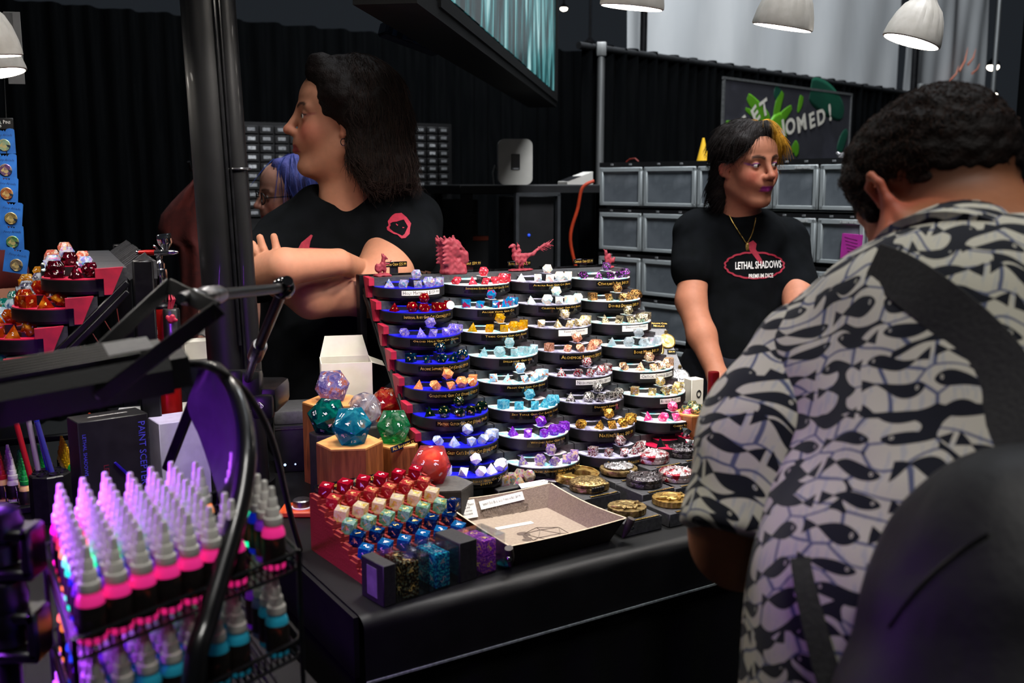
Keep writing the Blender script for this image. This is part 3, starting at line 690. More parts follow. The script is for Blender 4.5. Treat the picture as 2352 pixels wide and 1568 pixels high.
def raptor(s):
    s.el((0, 0, .003), (.034, .016, .0034), .002)
    for a in (-1, 1):
        s.rc((.008*a, a*.004, .005), (.004*a+.002, a*.004, .018), .0026, .003, .002); s.rc((.004*a+.002, a*.004, .018), (-.004+.006*a, a*.004, .03), .004, .0065, .004)
    s.rc((-.014, 0, .034), (.012, 0, .034), .0095, .0085, .006); s.rc((-.016, 0, .036), (-.020, 0, .056), .006, .0048, .005)
    s.el((-.022, 0, .061), (.0075, .0045, .005), .003); s.rc((-.026, 0, .06), (-.032, 0, .057), .0032, .002, .002)
    s.el((-.006, 0, .047), (.006, .006, .009), .003); s.el((-.007, 0, .058), (.0045, .004, .005), .002); s.rc((-.008, 0, .062), (-.010, 0, .068), .002, .0006, .001)
    s.path([(.014, 0, .036), (.034, 0, .040), (.052, .002, .053), (.066, .003, .058)], [.0065, .004, .003, .0028], .003)
    for k in range(11):
        t = k/10; x = .05+.03*t; z = .052+.008*t
        s.rc((x, .003, z), (x+.018, .003+.003*math.sin(k*2), z+(.012 if k % 2 else -.008)+.004*t), .0022, .0006, .0015)
    for k in range(7): s.rc((-.018+.004*k, -.006, .036), (-.02+.005*k, -.012, .016+.002*math.sin(k*3)), .004, .0008, .003)
place_fig('figurine', 879, .030, small_fig, 'small red robed animal figurine on a round base at the rack corner', .15)
place_fig('bust_figurine', 1038, .026, bust, 'large red bust of a horned lizard head on the rack top', .2, .0014, .0010, 420)
place_fig('raptor_figurine', 1196, .026, raptor, 'red feathered raptor figurine with a long raised tail', .1, .0012, .0009)
place_fig('figurine', 1396, .012, rider_pair, 'small red figurine of a pair above the violet-marked black dice', .0, .0011)
for px, py, tx, w_ in ((905, 607, 'Caravan Crew $25.99', .062), (1078, 605, 'Merchant $39.99', .062), (1193, 605, 'Royal Raptor $27.99', .062), (1340, 600, 'Crawler Crew $25.99', .056)):
    p = rack_pt(px, py, .060, RZ0); T = frame((p.x, p.y, p.z), UR, (0, 0, 1)); t = thing('price_plate', f'black price plate reading {tx} on the rack top', 'sign', T=T @ T_((0, 0, 0)))
    hh = p.z - (RZ0 + .012)
    b = MB(); b.rbox((0, 0, 0), (w_, .0125, .002), .0006, 1); b.build('plate', card_b, t); lettering(tx, w_*.92, .0078, T_((0, 0, .0014)), gold_ink, t, res=1)
    b = MB(); b.box((0, -.006-hh/2, -.002), (.02, hh, .002)); b.build('foot', card_b, t)
o = MB(); o.T = RK @ T_((.052, -RB-.075, RZ0-RR+.012)) @ RX(PI/2-.2); o.lathe([(.0092, 0), (.0092, .0012)], 20); tag(o.build('round_sticker', paper), 'plain white round sticker leaning on the ruby red dice', 'sticker')

# ------------------------------------------------------------------ wooden and black hexagon pedestals with oversized dice
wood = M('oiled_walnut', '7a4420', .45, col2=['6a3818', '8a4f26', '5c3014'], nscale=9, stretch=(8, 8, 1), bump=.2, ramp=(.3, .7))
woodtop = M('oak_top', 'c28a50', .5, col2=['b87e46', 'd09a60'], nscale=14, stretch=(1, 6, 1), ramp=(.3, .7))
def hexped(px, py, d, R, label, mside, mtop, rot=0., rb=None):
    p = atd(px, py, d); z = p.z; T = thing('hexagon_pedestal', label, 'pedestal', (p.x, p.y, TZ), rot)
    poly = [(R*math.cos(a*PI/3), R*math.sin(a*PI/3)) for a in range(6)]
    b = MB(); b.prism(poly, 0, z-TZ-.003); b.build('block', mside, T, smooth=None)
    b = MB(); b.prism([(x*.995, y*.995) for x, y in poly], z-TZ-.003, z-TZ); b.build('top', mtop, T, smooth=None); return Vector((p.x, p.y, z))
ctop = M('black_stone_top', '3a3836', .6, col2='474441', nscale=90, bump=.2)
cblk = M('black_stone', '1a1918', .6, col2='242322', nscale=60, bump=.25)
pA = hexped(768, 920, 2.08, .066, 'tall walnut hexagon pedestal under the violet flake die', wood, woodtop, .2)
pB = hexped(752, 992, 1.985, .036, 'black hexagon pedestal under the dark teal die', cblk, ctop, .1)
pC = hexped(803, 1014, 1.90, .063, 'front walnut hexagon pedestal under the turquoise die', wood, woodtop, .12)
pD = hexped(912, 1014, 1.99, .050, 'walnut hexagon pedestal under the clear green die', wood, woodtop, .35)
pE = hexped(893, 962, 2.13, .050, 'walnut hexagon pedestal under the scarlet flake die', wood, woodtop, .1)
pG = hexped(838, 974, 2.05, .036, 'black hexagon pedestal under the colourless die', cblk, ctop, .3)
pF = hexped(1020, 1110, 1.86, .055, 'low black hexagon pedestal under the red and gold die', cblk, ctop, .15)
def big(base, dx, dy, dia, mt, nm, lab, rz, face):
    return die(20, T_(base), (dx, dy, 0), rz, mt, nm, lab, 'oversized twenty-sided dice', dia/2/SIZE[20], face, name='large_die')
big(pA, -.004, .0, .078, gem('big_violet', 'c9c4ee', ['f08a50', 'b8b4e6', '6f68b8', 'd8d4f4'], .6, nscale=180, ramp=(.3, .66)), nwhite, 'large violet die with copper flakes on the tall walnut pedestal', .5, 3)
big(pB, .002, -.002, .083, gem('big_teal', '06605c', ['0a8a78', '04484c', '022c50'], .5, nscale=140), nwhite, 'large dark teal die on a black pedestal', 1.2, 7)
big(pC, .006, -.01, .083, gem('big_turq', '1f9fc0', ['1489ac', '40c0d8', 'e8b080'], .6, nscale=160, ramp=(.3, .75)), nwhite, 'large turquoise die with gold foil on the front walnut pedestal', .2, 11)
big(pD, -.006, 0, .078, gem('big_green', '52c890', ['2cae6e', 'c8eedc', '8ad8b0'], .75, nscale=128), nwhite, 'large clear green die on a walnut pedestal', 2.2, 2)
big(pE, -.004, 0, .083, gem('big_red', 'd02436', ['c41a30', 'f07048', 'ffb070'], .5, nscale=240, ramp=(.35, .68)), nwhite, 'large scarlet die with orange flakes', .9, 5)
big(pG, 0, 0, .08, gem('big_clear', 'd8dcee', ['f4f4fc', '8a90b8', '3aa05a'], .75, nscale=104, ramp=(.35, .75)), nwhite, 'large colourless die with a green bottom', 2.9, 9)
rg = big(pF, -.024, .012, .084, gem('big_redgold', 'f0808e', 'f8a8b0', .95), nwhite, 'large clear red die enclosing a golden ball', 1.7, 4)
b = MB(); b.ball((0, 0, 0), .0088); core = obj('golden_core', b.mesh('golden_core'), M('gold_core', 'e0a030', .35, metal=.4, col2='c88418', nscale=300, bump=.4), rg)
# price strip across the pedestals
a_, c_ = onplane(898, 1036, pD, Vector((0, 0, 1))), onplane(966, 1010, pD, Vector((0, 0, 1)))
T = frame((a_+c_)/2 + Vector((0, 0, .002)), c_-a_, Vector((-(c_-a_).y, (c_-a_).x, .35))); t = thing('price_strip', 'narrow black strip reading All Boulders lying on a walnut pedestal', 'label', T=T)
L_ = (c_-a_).length; b = MB(); b.box((0, 0, 0), (L_, .011, .0012)); b.build('card', card_b, t); lettering('All Boulders $59.99', L_*.9, .007, T_((0, 0, .0009)), gold_ink, t, res=1)
# white carton with its lid up
p = atd(800, 1074, 2.24); p.z = TZ; R_ = RZ(.22); T = thing('white_carton', 'tall plain white carton with open lid flaps behind the pedestals', 'box', (p.x, p.y, TZ), .22)
wcard = M('white_cardboard', 'd8d3c6', .7, col2='cfc9bb', nscale=20)
b = MB(); W_, D_, H_ = .108, .09, .235
for c, s_ in (((0, -D_/2, H_/2), (W_, .002, H_)), ((0, D_/2, H_/2+.0), (W_, .002, H_)), ((-W_/2, 0, H_/2), (.002, D_, H_)), ((W_/2, 0, H_/2), (.002, D_, H_)), ((0, 0, .001), (W_, D_, .002))): b.box(c, s_)
b.build('carton', wcard, T, smooth=None)
b = MB(); b.add([(-W_/2, D_/2, H_), (W_/2, D_/2, H_), (W_/2-.012, D_/2+.012, H_+.045), (-W_/2+.012, D_/2+.012, H_+.045), (-W_/2, D_/2+.002, H_), (W_/2, D_/2+.002, H_), (W_/2-.012, D_/2+.014, H_+.045), (-W_/2+.012, D_/2+.014, H_+.045)],
    [(0, 1, 2, 3), (7, 6, 5, 4), (0, 4, 5, 1), (1, 5, 6, 2), (2, 6, 7, 3), (3, 7, 4, 0)]); b.build('lid_flap', wcard, T, smooth=None)
b = MB(); b.add([(W_/2, -D_/2, H_-.001), (W_/2, D_/2, H_-.001), (W_/2+.03, D_/2-.01, H_-.012), (W_/2+.03, -D_/2+.01, H_-.012), (-.03, -D_/2, H_-.004), (W_/2, -D_/2-.0, H_-.001)], [(0, 1, 2, 3), (4, 5, 0)]); b.build('side_flap', wcard, T, smooth=None)
# black card reader box
p = atz(640, 1084, TZ); T = thing('receipt_printer', 'black boxy receipt printer with a grey lid beside the pole', 'printer', (p.x+.05, p.y+.07, TZ), .25)
b = MB(); b.rbox((0, 0, .052), (.145, .13, .104), .006); b.build('body', black, T)
b = MB(); b.rbox((0, .004, .119), (.143, .12, .03), .006); b.build('lid', M('grey_lid', '3a3a3c', .5, col2='444446', nscale=100, bump=.1), T)
b = MB(); b.box((0, -.0655, .097), (.14, .001, .0015)); b.build('slot', steel, T, smooth=None)
b = MB(); b.ball((-.052, -.0655, .018), .003); b.ball((-.03, -.0655, .018), .002); b.build('status_light', M('pale_blue_led', '9ab8ff', .4, emit='bcd4ff', estr=1.2), T)

# ------------------------------------------------------------------ red staircase stand of six-sided dice
stand_m = M('red_printed_plastic', '6e1812', .5, col2='862a22', nscale=20, stretch=(1, 1, 60), bump=.25, bscale=300)
Bp, Fp = atz(715, 1262, TZ), atz(838, 1346, TZ); fdir = (Fp-Bp).normalized(); udir = Vector((-fdir.y, fdir.x, 0)); SL = (Fp-Bp).length; SW = .222
ST = frame(Bp, udir, -fdir)                       # x along the rows, -y to the front
NS = 7; dy = SL/NS; z_hi, z_lo = .094, .014; dz_ = (z_hi-z_lo)/(NS-1)
t = thing('stair_stand', 'red stair-step stand holding rows of coloured six-sided dice', 'stand', T=ST)
for k in range(NS):
    z = z_hi - k*dz_
    b = MB(); b.box((SW/2, -(k+.5)*dy, z/2), (SW, dy, z)); b.build('step', stand_m, t, smooth=None)
    b = MB()
    for c in range(7): b.box((.006 + c*(SW-.012)/6, -(k+.5)*dy, z+.003), (.005, dy*.96, .006))
    b.box((SW/2, -k*dy-.002, z+.003), (SW, .004, .006)); b.build('slot_ribs', stand_m, t, smooth=None)
ROWS = [('deep magenta red', gem('d6_red', 'a00c26', 'c01634', .35), nwhite), ('red-tinted clear', gem('d6_redgold', 'd85050', ['c02838', 'e8b078'], .45, nscale=180), ngold),
        ('colourless yellow-hearted', gem('d6_clear', 'f0e6b8', ['f4f0e0', 'e8cc48'], .5, nscale=180), ngold), ('pale green clear', gem('d6_green', 'a0d4bc', ['c8e8dc', '58ac88', 'd8c060'], .5, nscale=180), ngold),
        ('deep blue and gold', gem('d6_blue', '0c3f90', ['06285c', '1560a8', 'd8a838'], .5, nscale=180, ramp=(.35, .72)), ngold), ('bright azure', gem('d6_azure', '1c84c8', ['1068b0', '8acef0'], .5, nscale=180, ramp=(.38, .7)), nwhite),
        ('smoky dark clear', gem('d6_smoke', '4a5068', ['20264a', '9aa2c0'], .5, nscale=180), nwhite)]
sd = .0168/ (2*SIZE[6]/3**.5) * 1.22
for k, (desc, mt, nm) in enumerate(ROWS):
    z = z_hi - k*dz_
    for c in range(6):
        x = .006 + (c+.5)*(SW-.012)/6; r = random.Random(k*10+c)
        die(6, ST, (x, -(k+.5)*dy, z + .0015), .72 + r.uniform(-.1, .1), mt, nm, f'{desc} six-sided die on step {["one", "two", "three", "four", "five", "six", "seven"][k]} of the red stair stand', f'{desc} dice on the stair stand', sd*r.uniform(.97, 1.03), r.randrange(6), extra=RX(.22))
q = die(6, ST, (SW-.012, -(4.5)*dy, z_hi-4*dz_+.0245), .4, ROWS[4][1], ngold, 'deep blue and gold die stacked on another on the stair stand', 'deep blue and gold dice on the stair stand', sd*.85, 2)
T = ST @ T_((.075, -.0035, z_hi+.012)) @ RX(1.0); t = thing('price_strip', 'black strip with gold lettering at the top of the stair stand', 'label', T=T)
b = MB(); b.box((0, 0, 0), (.135, .014, .0012)); b.build('card', card_b, t); lettering('Set of Twelve Liquid Core D6 $39.99', .12, .008, T_((0, 0, .0009)), gold_ink, t, res=1)

# ------------------------------------------------------------------ clear cases of dice in front of the stand
A0, A1 = atz(895, 1392, TZ), atz(1146, 1312, TZ); cu_ = (A1-A0).normalized(); cp = Vector((-cu_.y, cu_.x, 0)); CT = frame(A0, cu_, cp); CL = (A1-A0).length
acr = clearsheet('clear_acrylic')
def case(x0, x1, h, dp, label, mt, nm, desc, seed):
    t = thing('clear_dice_case', label, 'case', T=CT @ T_(((x0+x1)/2, dp/2, 0))); W_ = x1-x0; w_ = .0016
    b = MB()
    for c, s_ in (((0, -dp/2+w_/2, h/2), (W_, w_, h)), ((0, dp/2-w_/2, h/2), (W_, w_, h)), ((-W_/2+w_/2, 0, h/2), (w_, dp-2*w_, h)), ((W_/2-w_/2, 0, h/2), (w_, dp-2*w_, h)), ((0, 0, h-w_/2), (W_-2*w_, dp-2*w_, w_)), ((0, 0, w_/2), (W_-2*w_, dp-2*w_, w_))): b.box(c, s_)
    b.build('shell', acr, t, smooth=None)
    s_ = (h-.008)/2/(2*SIZE[6]/3**.5); pit = (h-.008)/2 + .0005; nx = max(1, int((W_-.006)/pit)); ny = max(1, int((dp-.006)/pit)); r = random.Random(seed)
    for i in range(nx):
        for jy in range(ny):
            for k in range(2):
                lab = f'{desc} six-sided die packed in the {"upper" if k else "lower"} layer of its clear case'
                die(6, CT, ((x0+x1)/2 + (i-(nx-1)/2)*pit, dp/2 + (jy-(ny-1)/2)*pit, .002 + k*(pit+.0002)), r.choice((0, PI/2, PI)), mt, nm, lab, f'{desc} dice in a clear case', s_*.96, r.randrange(6))
def sleeve(x0, x1, h, dp, label, sticker):
    t = thing('black_carton', label, 'box', T=CT @ T_(((x0+x1)/2, dp/2, 0))); b = MB(); b.rbox((0, 0, h/2), (x1-x0, dp, h), .0012, 1); b.build('carton', M('black_card', '0c0c0d', .6, col2='141415', nscale=200, bump=.15), t)
    if sticker: b = MB(); b.box((-(x1-x0)/2-.0004, .0, h*.5), (.0008, dp*.45, h*.72)); b.build('sticker', M('grey_sticker', '55555a', .6, col2='66666a', nscale=30), t, smooth=None)
e = CL; dp = .062
sleeve(-.010, .012, .064, dp, 'black carton end with a pale sticker at the end of the clear cases', True)
case(.0125, .0125+e*.285, .063, dp, 'clear acrylic case packed with black and gold dice', gem('d6_blackgold', '15120e', ['0c0b0a', '8a6420', '1f8a8a', 'c89a38'], .1, nscale=390, ramp=(.42, .68)), ngold, 'black and gold', 1)
case(.0127+e*.285, .0127+e*.56, .062, dp, 'clear acrylic case packed with glittering blue dice', gem('d6_bluecase', '0a5a98', ['084078', '1498c0', '40e0d8', '0a5a98'], .2, nscale=360, ramp=(.36, .68)), M('silver_numeral', 'c8ccd8', .3, metal=.6, col2='b4b8c4', nscale=60), 'glittering blue', 2)
sleeve(.0129+e*.56, .0129+e*.725, .066, dp+.004, 'black carton band between the blue and purple cases', False)
case(.0131+e*.725, .0131+e, .062, dp, 'clear acrylic case packed with purple and amber dice', gem('d6_purple', '9a3ac0', ['7a2aa8', 'c868e8', 'e89a48'], .15, nscale=390, ramp=(.36, .66)), ngold, 'purple and amber', 3)
p = atz(1160, 1300, TZ); b = MB(); b.lathe([(0, .0002), (.011, .002), (.014, .006), (.011, .0095), (0, .011)], 20); tag(b.build('glass_bead', gem('bead', '2ab8b0', ['1c8aa0', '58e0c0'], .7, nscale=60), loc=(p.x, p.y, TZ)), 'small flat teal glass bead lying on the black cloth', 'bead')

# ------------------------------------------------------------------ leather rolling tray
lea_i = M('taupe_leather', '6b5b50', .6, col2='77665a', nscale=240, bump=.35, bscale=420)
lea_f = M('beige_leather_floor', '7f7062', .65, col2='897a6b', nscale=200, bump=.15)
lea_o = M('dark_brown_leather', '2a2320', .6, col2='332b27', nscale=220, bump=.3)
edge_m = M('tan_cut_edge', 'b8a690', .6, col2='a8967f', nscale=90)
zr = TZ + .040; rim = [atz(*q, zr) for q in ((1014, 1155), (1264, 1114), (1436, 1194), (1172, 1258))]; cen = sum(rim, Vector())/4
cen0 = Vector((cen.x, cen.y, 0)); TXu = (rim[1]-rim[0]).normalized(); TX = frame((cen.x, cen.y, TZ), TXu, Vector((-TXu.y, TXu.x, 0))); inv = TX.inverted()
rl = [inv @ q for q in rim]; ro = [Vector((q.x, q.y, .040)) for q in rl]; fl = [Vector((q.x*.83, q.y*.83, .004)) for q in rl]
t = thing('rolling_tray', 'square taupe leather rolling tray with snapped corners', 'tray', T=TX)
b = MB(); b.add([q for q in fl] + [Vector((q.x, q.y, .0005)) for q in fl], [(0, 3, 2, 1), (4, 5, 6, 7), (0, 1, 5, 4), (1, 2, 6, 5), (2, 3, 7, 6), (3, 0, 4, 7)]); b.build('floor_panel', lea_f, t, smooth=None)
for k in range(4):
    a, c = ro[k], ro[(k+1) % 4]; fa, fc = fl[k], fl[(k+1) % 4]; out = ((a+c)/2).normalized(); out.z = 0; e_ = (c-a).normalized(); th = out*.0035
    n = 12; vs = []; fs = []
    for i in range(n+1):
        s_ = i/n; sg = math.sin(PI*s_)
        lo_ = fa.lerp(fc, s_); hi_ = a.lerp(c, s_) + Vector((0, 0, .004*(1-sg))) + out*(-.003*sg)
        mid = lo_.lerp(hi_, .55) + out*.001*sg
        vs += [lo_, mid, hi_, hi_ + th, mid + th, lo_ + th - Vector((0, 0, .0035))]
    for i in range(n):
        for j in range(5): fs.append((i*6+j, i*6+j+1, (i+1)*6+j+1, (i+1)*6+j))
    b = MB(); b.add(vs, fs); b.mi = [0 if (q % 5) in (0, 1) else (2 if q % 5 == 2 else 1) for q in range(len(fs))]
    b.build('side_panel', [lea_i, lea_o, edge_m], t, smooth=60)
for k in range(4):                               # pinched corner flaps with snaps
    c = ro[k]; out = Vector((c.x, c.y, 0)).normalized(); b = MB(); sd_ = Vector((-out.y, out.x, 0))
    b.T = frame(c + out*.001, sd_, Vector((0, 0, 1)));
    b.tube([(0, -.032, -.004), (0, -.012, .004), (0, .004, .010)], [.003, .008, .007], 12, flat=1.0, up=(1, 0, 0)); b.v = [Vector((q)) for q in b.v]
    b.build('corner_flap', [lea_o, edge_m], t)
    b = MB(); pos = c + out*.011 + Vector((0, 0, -.014)); b.ball(pos, .0055, 12, 8); b.build('snap', M('snap_metal', '9a9aa0', .2, metal=1, col2='84848a', nscale=40), t)
def inner(k, s_, h):                             # point on the inside of wall k
    a, c = ro[k], ro[(k+1) % 4]; return fl[k].lerp(fl[(k+1) % 4], s_).lerp(a.lerp(c, s_), h)
def walltag(k, s_, h, w_, hh, text, name='price_card', tilt=0., mat=paper, ink=black_ink, card=True):
    o_ = inner(k, s_, h); x_ = (ro[(k+1) % 4]-ro[k]).normalized(); up = (inner(k, s_, 1)-inner(k, s_, 0)).normalized(); Tm = frame(o_, x_, up); nn = Tm.to_3x3() @ Vector((0, 0, 1))
    if nn.dot(-o_) < 0: pass
    Tm = Tm @ T_((0, 0, .0025)) @ RZ(tilt)
    if card:
        b = MB(); b.T = Tm; b.box((0, 0, 0), (w_, hh, .0006)); c = b.build(name, mat, t, smooth=None); lettering(text, w_*.86, hh*.62, Tm @ T_((0, 0, .0006)), ink, c, res=1)
    else: lettering(text, w_, hh, Tm, ink, t, name='stamp', res=2)
print_m = M('stamp_ink', '4a3c33', .7, col2='53453b', nscale=60)
walltag(0, .16, .52, .042, .034, 'Rolling Tray\n$24.99\noff with\npurchase', tilt=.0)
walltag(0, .52, .66, .094, .016, 'Infinity Dice (Blue, Gold, Purple or Red) $49.99', tilt=.06)
walltag(0, .53, .30, .082, .013, 'LETHAL SHADOWS', card=False, ink=print_m)
walltag(0, .53, .07, .034, .005, 'GAMING', card=False, ink=print_m)
b = MB()                                          # stamped outline around the name
Tm = frame(inner(0, .53, .25), (ro[1]-ro[0]).normalized(), (inner(0, .5, 1)-inner(0, .5, 0)).normalized()) @ T_((0, 0, .0018)); b.T = Tm
b.tube([((.049+.002*math.sin(9*q))*math.cos(q), (.0135+.0016*math.sin(11*q))*math.sin(q), 0) for q in [k*2*PI/60 for k in range(61)]], .0006, 4, False)
b.build('stamp', print_m, t)
b = MB(); b.box((0, 0, 0), (.075, .012, .0006)); c = b.build('price_card', paper, t, smooth=None); c.matrix_basis = T_((-.012, .042, .0046)) @ RZ(.0); lettering('$5 off with any dice set purchase', .066, .006, T_((0, 0, .0005)), black_ink, c, res=1)
b = MB(); z_ = .0046                              # printed die and ink splash on the tray floor
H6 = [(.042*math.cos(PI/6+k*PI/3), .036*math.sin(PI/6+k*PI/3)) for k in range(6)]; tri = [(.026*math.cos(PI/2+k*2*PI/3), .022*math.sin(PI/2+k*2*PI/3)) for k in range(3)]
seg = [(H6[k], H6[(k+1) % 6]) for k in range(6)] + [(tri[k], tri[(k+1) % 3]) for k in range(3)] + [(tri[0], H6[0]), (tri[0], H6[1]), (tri[0], H6[2]), (tri[1], H6[2]), (tri[1], H6[3]), (tri[1], H6[4]), (tri[2], H6[4]), (tri[2], H6[5]), (tri[2], H6[0])]
for q, w_ in seg: b.tube([(q[0]+.018, q[1]-.022, z_), (w_[0]+.018, w_[1]-.022, z_)], .0005, 4)
for k in range(11):
    r = random.Random(k); a = 2.2+r.random()*1.9; rr = .034 + .016*r.random(); b.ball((.018+rr*math.cos(a), -.022+rr*.85*math.sin(a), z_-.0004), (.004+.007*r.random(), .003+.005*r.random(), .0006), 10, 6)
b.build('floor_print', print_m, t)

# ------------------------------------------------------------------ clear iridescent dice on a black block
p = atz(1196, 1150, TZ); BT = frame((p.x, p.y, TZ), UT, PT); t = thing('display_block', 'black textured block under the clear golden iridescent dice', 'block', T=BT)
b = MB(); b.rbox((0, .012, .0185), (.125, .062, .037), .002, 1); b.build('block', cblk, t)
irm = gem('die_gold_iris', 'fff2c8', ['fff2c8', '66c8e0', 'ffd060', 'ffffff', 'f8a8c8'], .5, ntype='cells', nscale=240, ramp=(.1, .9))
for k, (x, y, n) in enumerate(((-.035, .012, 6), (-.011, .022, 10), (.012, .026, 12), (.022, .004, 20), (-.006, -.004, 4), (-.02, .036, 8), (.03, .03, 10))):
    die(n, BT, (x, y*.8-.002, .037), k*1.1, irm, None, f'clear golden iridescent {WORD[n]}-sided die on the black block', 'clear golden iridescent dice', 1.15, k)
T = BT @ T_((.028, -.022, .038)) @ RX(.5); t2 = thing('price_card', 'narrow white price card leaning on the black dice block', 'label', T=T)
b = MB(); b.box((0, 0, 0), (.088, .0125, .001)); b.build('card', paper, t2, smooth=None); lettering('Holy Materia II (Mini) $59.99', .078, .007, T_((0, 0, .0007)), black_ink, t2, res=1)

# ------------------------------------------------------------------ round metal puzzle cases on small black blocks
m_gold = M('aged_gold', 'c8a860', .28, metal=.75, col2='8a6a30', nscale=90, bump=.5, bscale=260)
m_bron = M('antique_bronze', 'a08858', .35, metal=.75, col2='5a4828', nscale=110, bump=.7, bscale=300)
m_silv = M('antique_silver', 'c8c6c6', .25, metal=.75, col2='6a6868', nscale=120, bump=1., bscale=240)
m_gun = M('gunmetal', '5a5658', .28, metal=.75, col2='2a2628', nscale=120, bump=1., bscale=240)
m_redsil = M('silver_with_red_enamel', 'c8b8b8', .3, metal=.8, col2=['b8a8a8', '8a1c28'], nscale=60, bump=1., bscale=240)
COINS = [('gear', 1440, 1166, .026, m_bron, 'gun-bronze round case with a ridged rim and an emblem, beside the leather tray'), ('gear', 1541, 1146, .026, m_gold, 'bright brass round case with a ridged rim and an emblem'),
         ('lock', 1350, 1114, .032, m_bron, 'bronze padlock-like round case with letter dials'), ('gnarl', 1480, 1104, .034, m_gun, 'dark gunmetal round case with a gnarled top'),
         ('gnarl', 1553, 1091, .034, m_redsil, 'silver round case with red enamel, half hidden by the patterned sleeve'), ('ring', 1324, 1090, .036, m_gold, 'brass crescent-cut round case, the widest of all'),
         ('rim', 1421, 1079, .036, m_silv, 'silver-topped round case with a smooth brass rim'), ('gnarl', 1498, 1050, .046, m_redsil, 'tall black round case with a red and silver top'),
         ('gnarl', 1566, 1036, .046, m_gun, 'gunmetal round case beneath the red dice tray')]
for kind, px, py, zt, mt, lab in COINS:
    p = atz(px, py, TZ+zt+.008); bt = thing('display_block', 'low black block under the ' + lab.split(',')[0], 'block', T=frame((p.x, p.y, TZ), UT, PT))
    b = MB(); b.rbox((0, -.006, zt/2), (.088, .084, zt), .0015, 1); b.build('block', step_m, bt)
    b = MB(); b.box((.006, -.0445, zt+.0004), (.066, .006, .0008)); c = b.build('label_card', card_b, bt, smooth=None)
    lettering('Puzzle Case Antique Gold $29.99' if 'b' in kind else 'Dragon Box Antique Silver $34.99', .062, .0045, T_((.006, -.0445, zt+.001)), gold_ink, c, res=1)
    t = thing('metal_case', lab, 'case', T=frame((p.x, p.y, TZ+zt), UT, PT)); R_ = .0355 if kind != 'ring' else .046
    b = MB()
    if kind == 'gear':
        n = 96; pr = [(R_*(1 if (q//2) % 2 else .965)*math.cos(2*PI*q/n), R_*(1 if (q//2) % 2 else .965)*math.sin(2*PI*q/n)) for q in range(n)]
        b.prism(pr, .002, .012); b.lathe([(R_*.93, 0), (R_*.95, .002)], 40); b.build('case', mt, t, smooth=30)
        b = MB(); b.lathe([(.020, .012), (.020, .0145), (.0175, .0155), (.0155, .0145), (.0125, .0145), (.011, .016), (0, .0165)], 28)
        for s_ in (-1, 1):
            b.tube([(s_*.015, -.006, .014), (s_*.025, .0, .0145), (s_*.03, .008, .014)], [.004, .0035, .0015], 8); b.tube([(s_*.012, -.012, .014), (s_*.02, -.016, .014)], [.003, .0012], 8)
        b.tube([(0, -.018, .014), (0, -.026, .0145)], [.003, .002], 8); b.build('emblem', mt, t)
    elif kind == 'ring':
        n = 60; out_ = [(R_*math.cos(a), R_*math.sin(a)) for a in [-1.1 + k*(2*PI-.7)/n for k in range(n+1)]]; inn = [(R_*.42*math.cos(a)+.006, R_*.42*math.sin(a)-.008) for a in [-1.1 + k*(2*PI-.7)/n for k in range(n+1)]]
        vs = [(x, y, 0) for x, y in out_] + [(x, y, 0) for x, y in inn] + [(x, y, .013) for x, y in out_] + [(x, y, .013) for x, y in inn]; m_ = n+1; fs = []
        for k in range(n): fs += [(k, m_+k, m_+k+1, k+1), (2*m_+k, 2*m_+k+1, 3*m_+k+1, 3*m_+k), (k, k+1, 2*m_+k+1, 2*m_+k), (m_+k+1, m_+k, 3*m_+k, 3*m_+k+1)]
        fs += [(0, 2*m_, 3*m_, m_), (n, m_+n, 3*m_+n, 2*m_+n)]; b.add(vs, fs); b.build('case', mt, t, smooth=30)
        b = MB(); b.tube([(R_*.9*math.cos(a), R_*.9*math.sin(a), .0135) for a in [-.9 + k*5.1/40 for k in range(41)]], .0022, 6); b.build('bead_edge', mt, t)
    else:
        b.lathe([(R_*.9, 0), (R_, .002), (R_, .009), (R_*.97, .0105), (R_*.97, .012), (R_, .0135), (R_*.98, .017), (R_*.9, .0185), (R_*.86, .018), (0, .018)] if kind != 'rim' else [(R_*.8, 0), (R_*1.05, .004), (R_*1.1, .011), (R_*1.06, .014), (R_*.96, .0145), (0, .0145)], 44); b.build('case', m_bron if kind == 'rim' else mt, t, smooth=40)
        s = SDF(); s.el((0, 0, .017), (R_*.86, R_*.86, .005), .004)
        rr = random.Random(px)
        if kind in ('gnarl', 'rim'):
            for k in range(10):
                a = rr.random()*6.28; q = rr.random()*R_*.55; s.rc((q*math.cos(a), q*math.sin(a), .018), (q*math.cos(a)+rr.uniform(-.014, .014), q*math.sin(a)+rr.uniform(-.014, .014), .0235), .0042, .002, .003)
        P, F = s.mesh(.0011, lambda q: .0012*wob(q, 700), .003); obj('relief', sdf_mesh('relief', P, F), m_silv if kind == 'rim' else mt, t)
        if kind == 'lock':
            b = MB()
            for k in range(5): b.rbox((-.014+.006*k, -R_-.0005, .0095), (.005, .004, .009), .0008, 1)
            b.build('dial', black, t); b = MB(); b.rbox((.02, -R_*.82, .0095), (.017, .008, .016), .002, 1); b.build('latch', mt, t)
# little sign beside the gear case
p = atz(1470, 1206, TZ); T = frame((p.x, p.y, TZ+.014), UT, Vector((0, 0, 1))); t = thing('price_tag', 'small white tag standing at the front of the metal cases', 'label', T=T)
b = MB(); b.rbox((0, 0, 0), (.028, .017, .0015), .0007, 1); b.build('card', paper, t); lettering('Wyrd Mint\n$15.00', .022, .01, T_((0, 0, .001)), black_ink, t, res=1)
b = MB(); b.box((0, -.011, -.006), (.02, .006, .014)); b.build('foot', card_b, t)

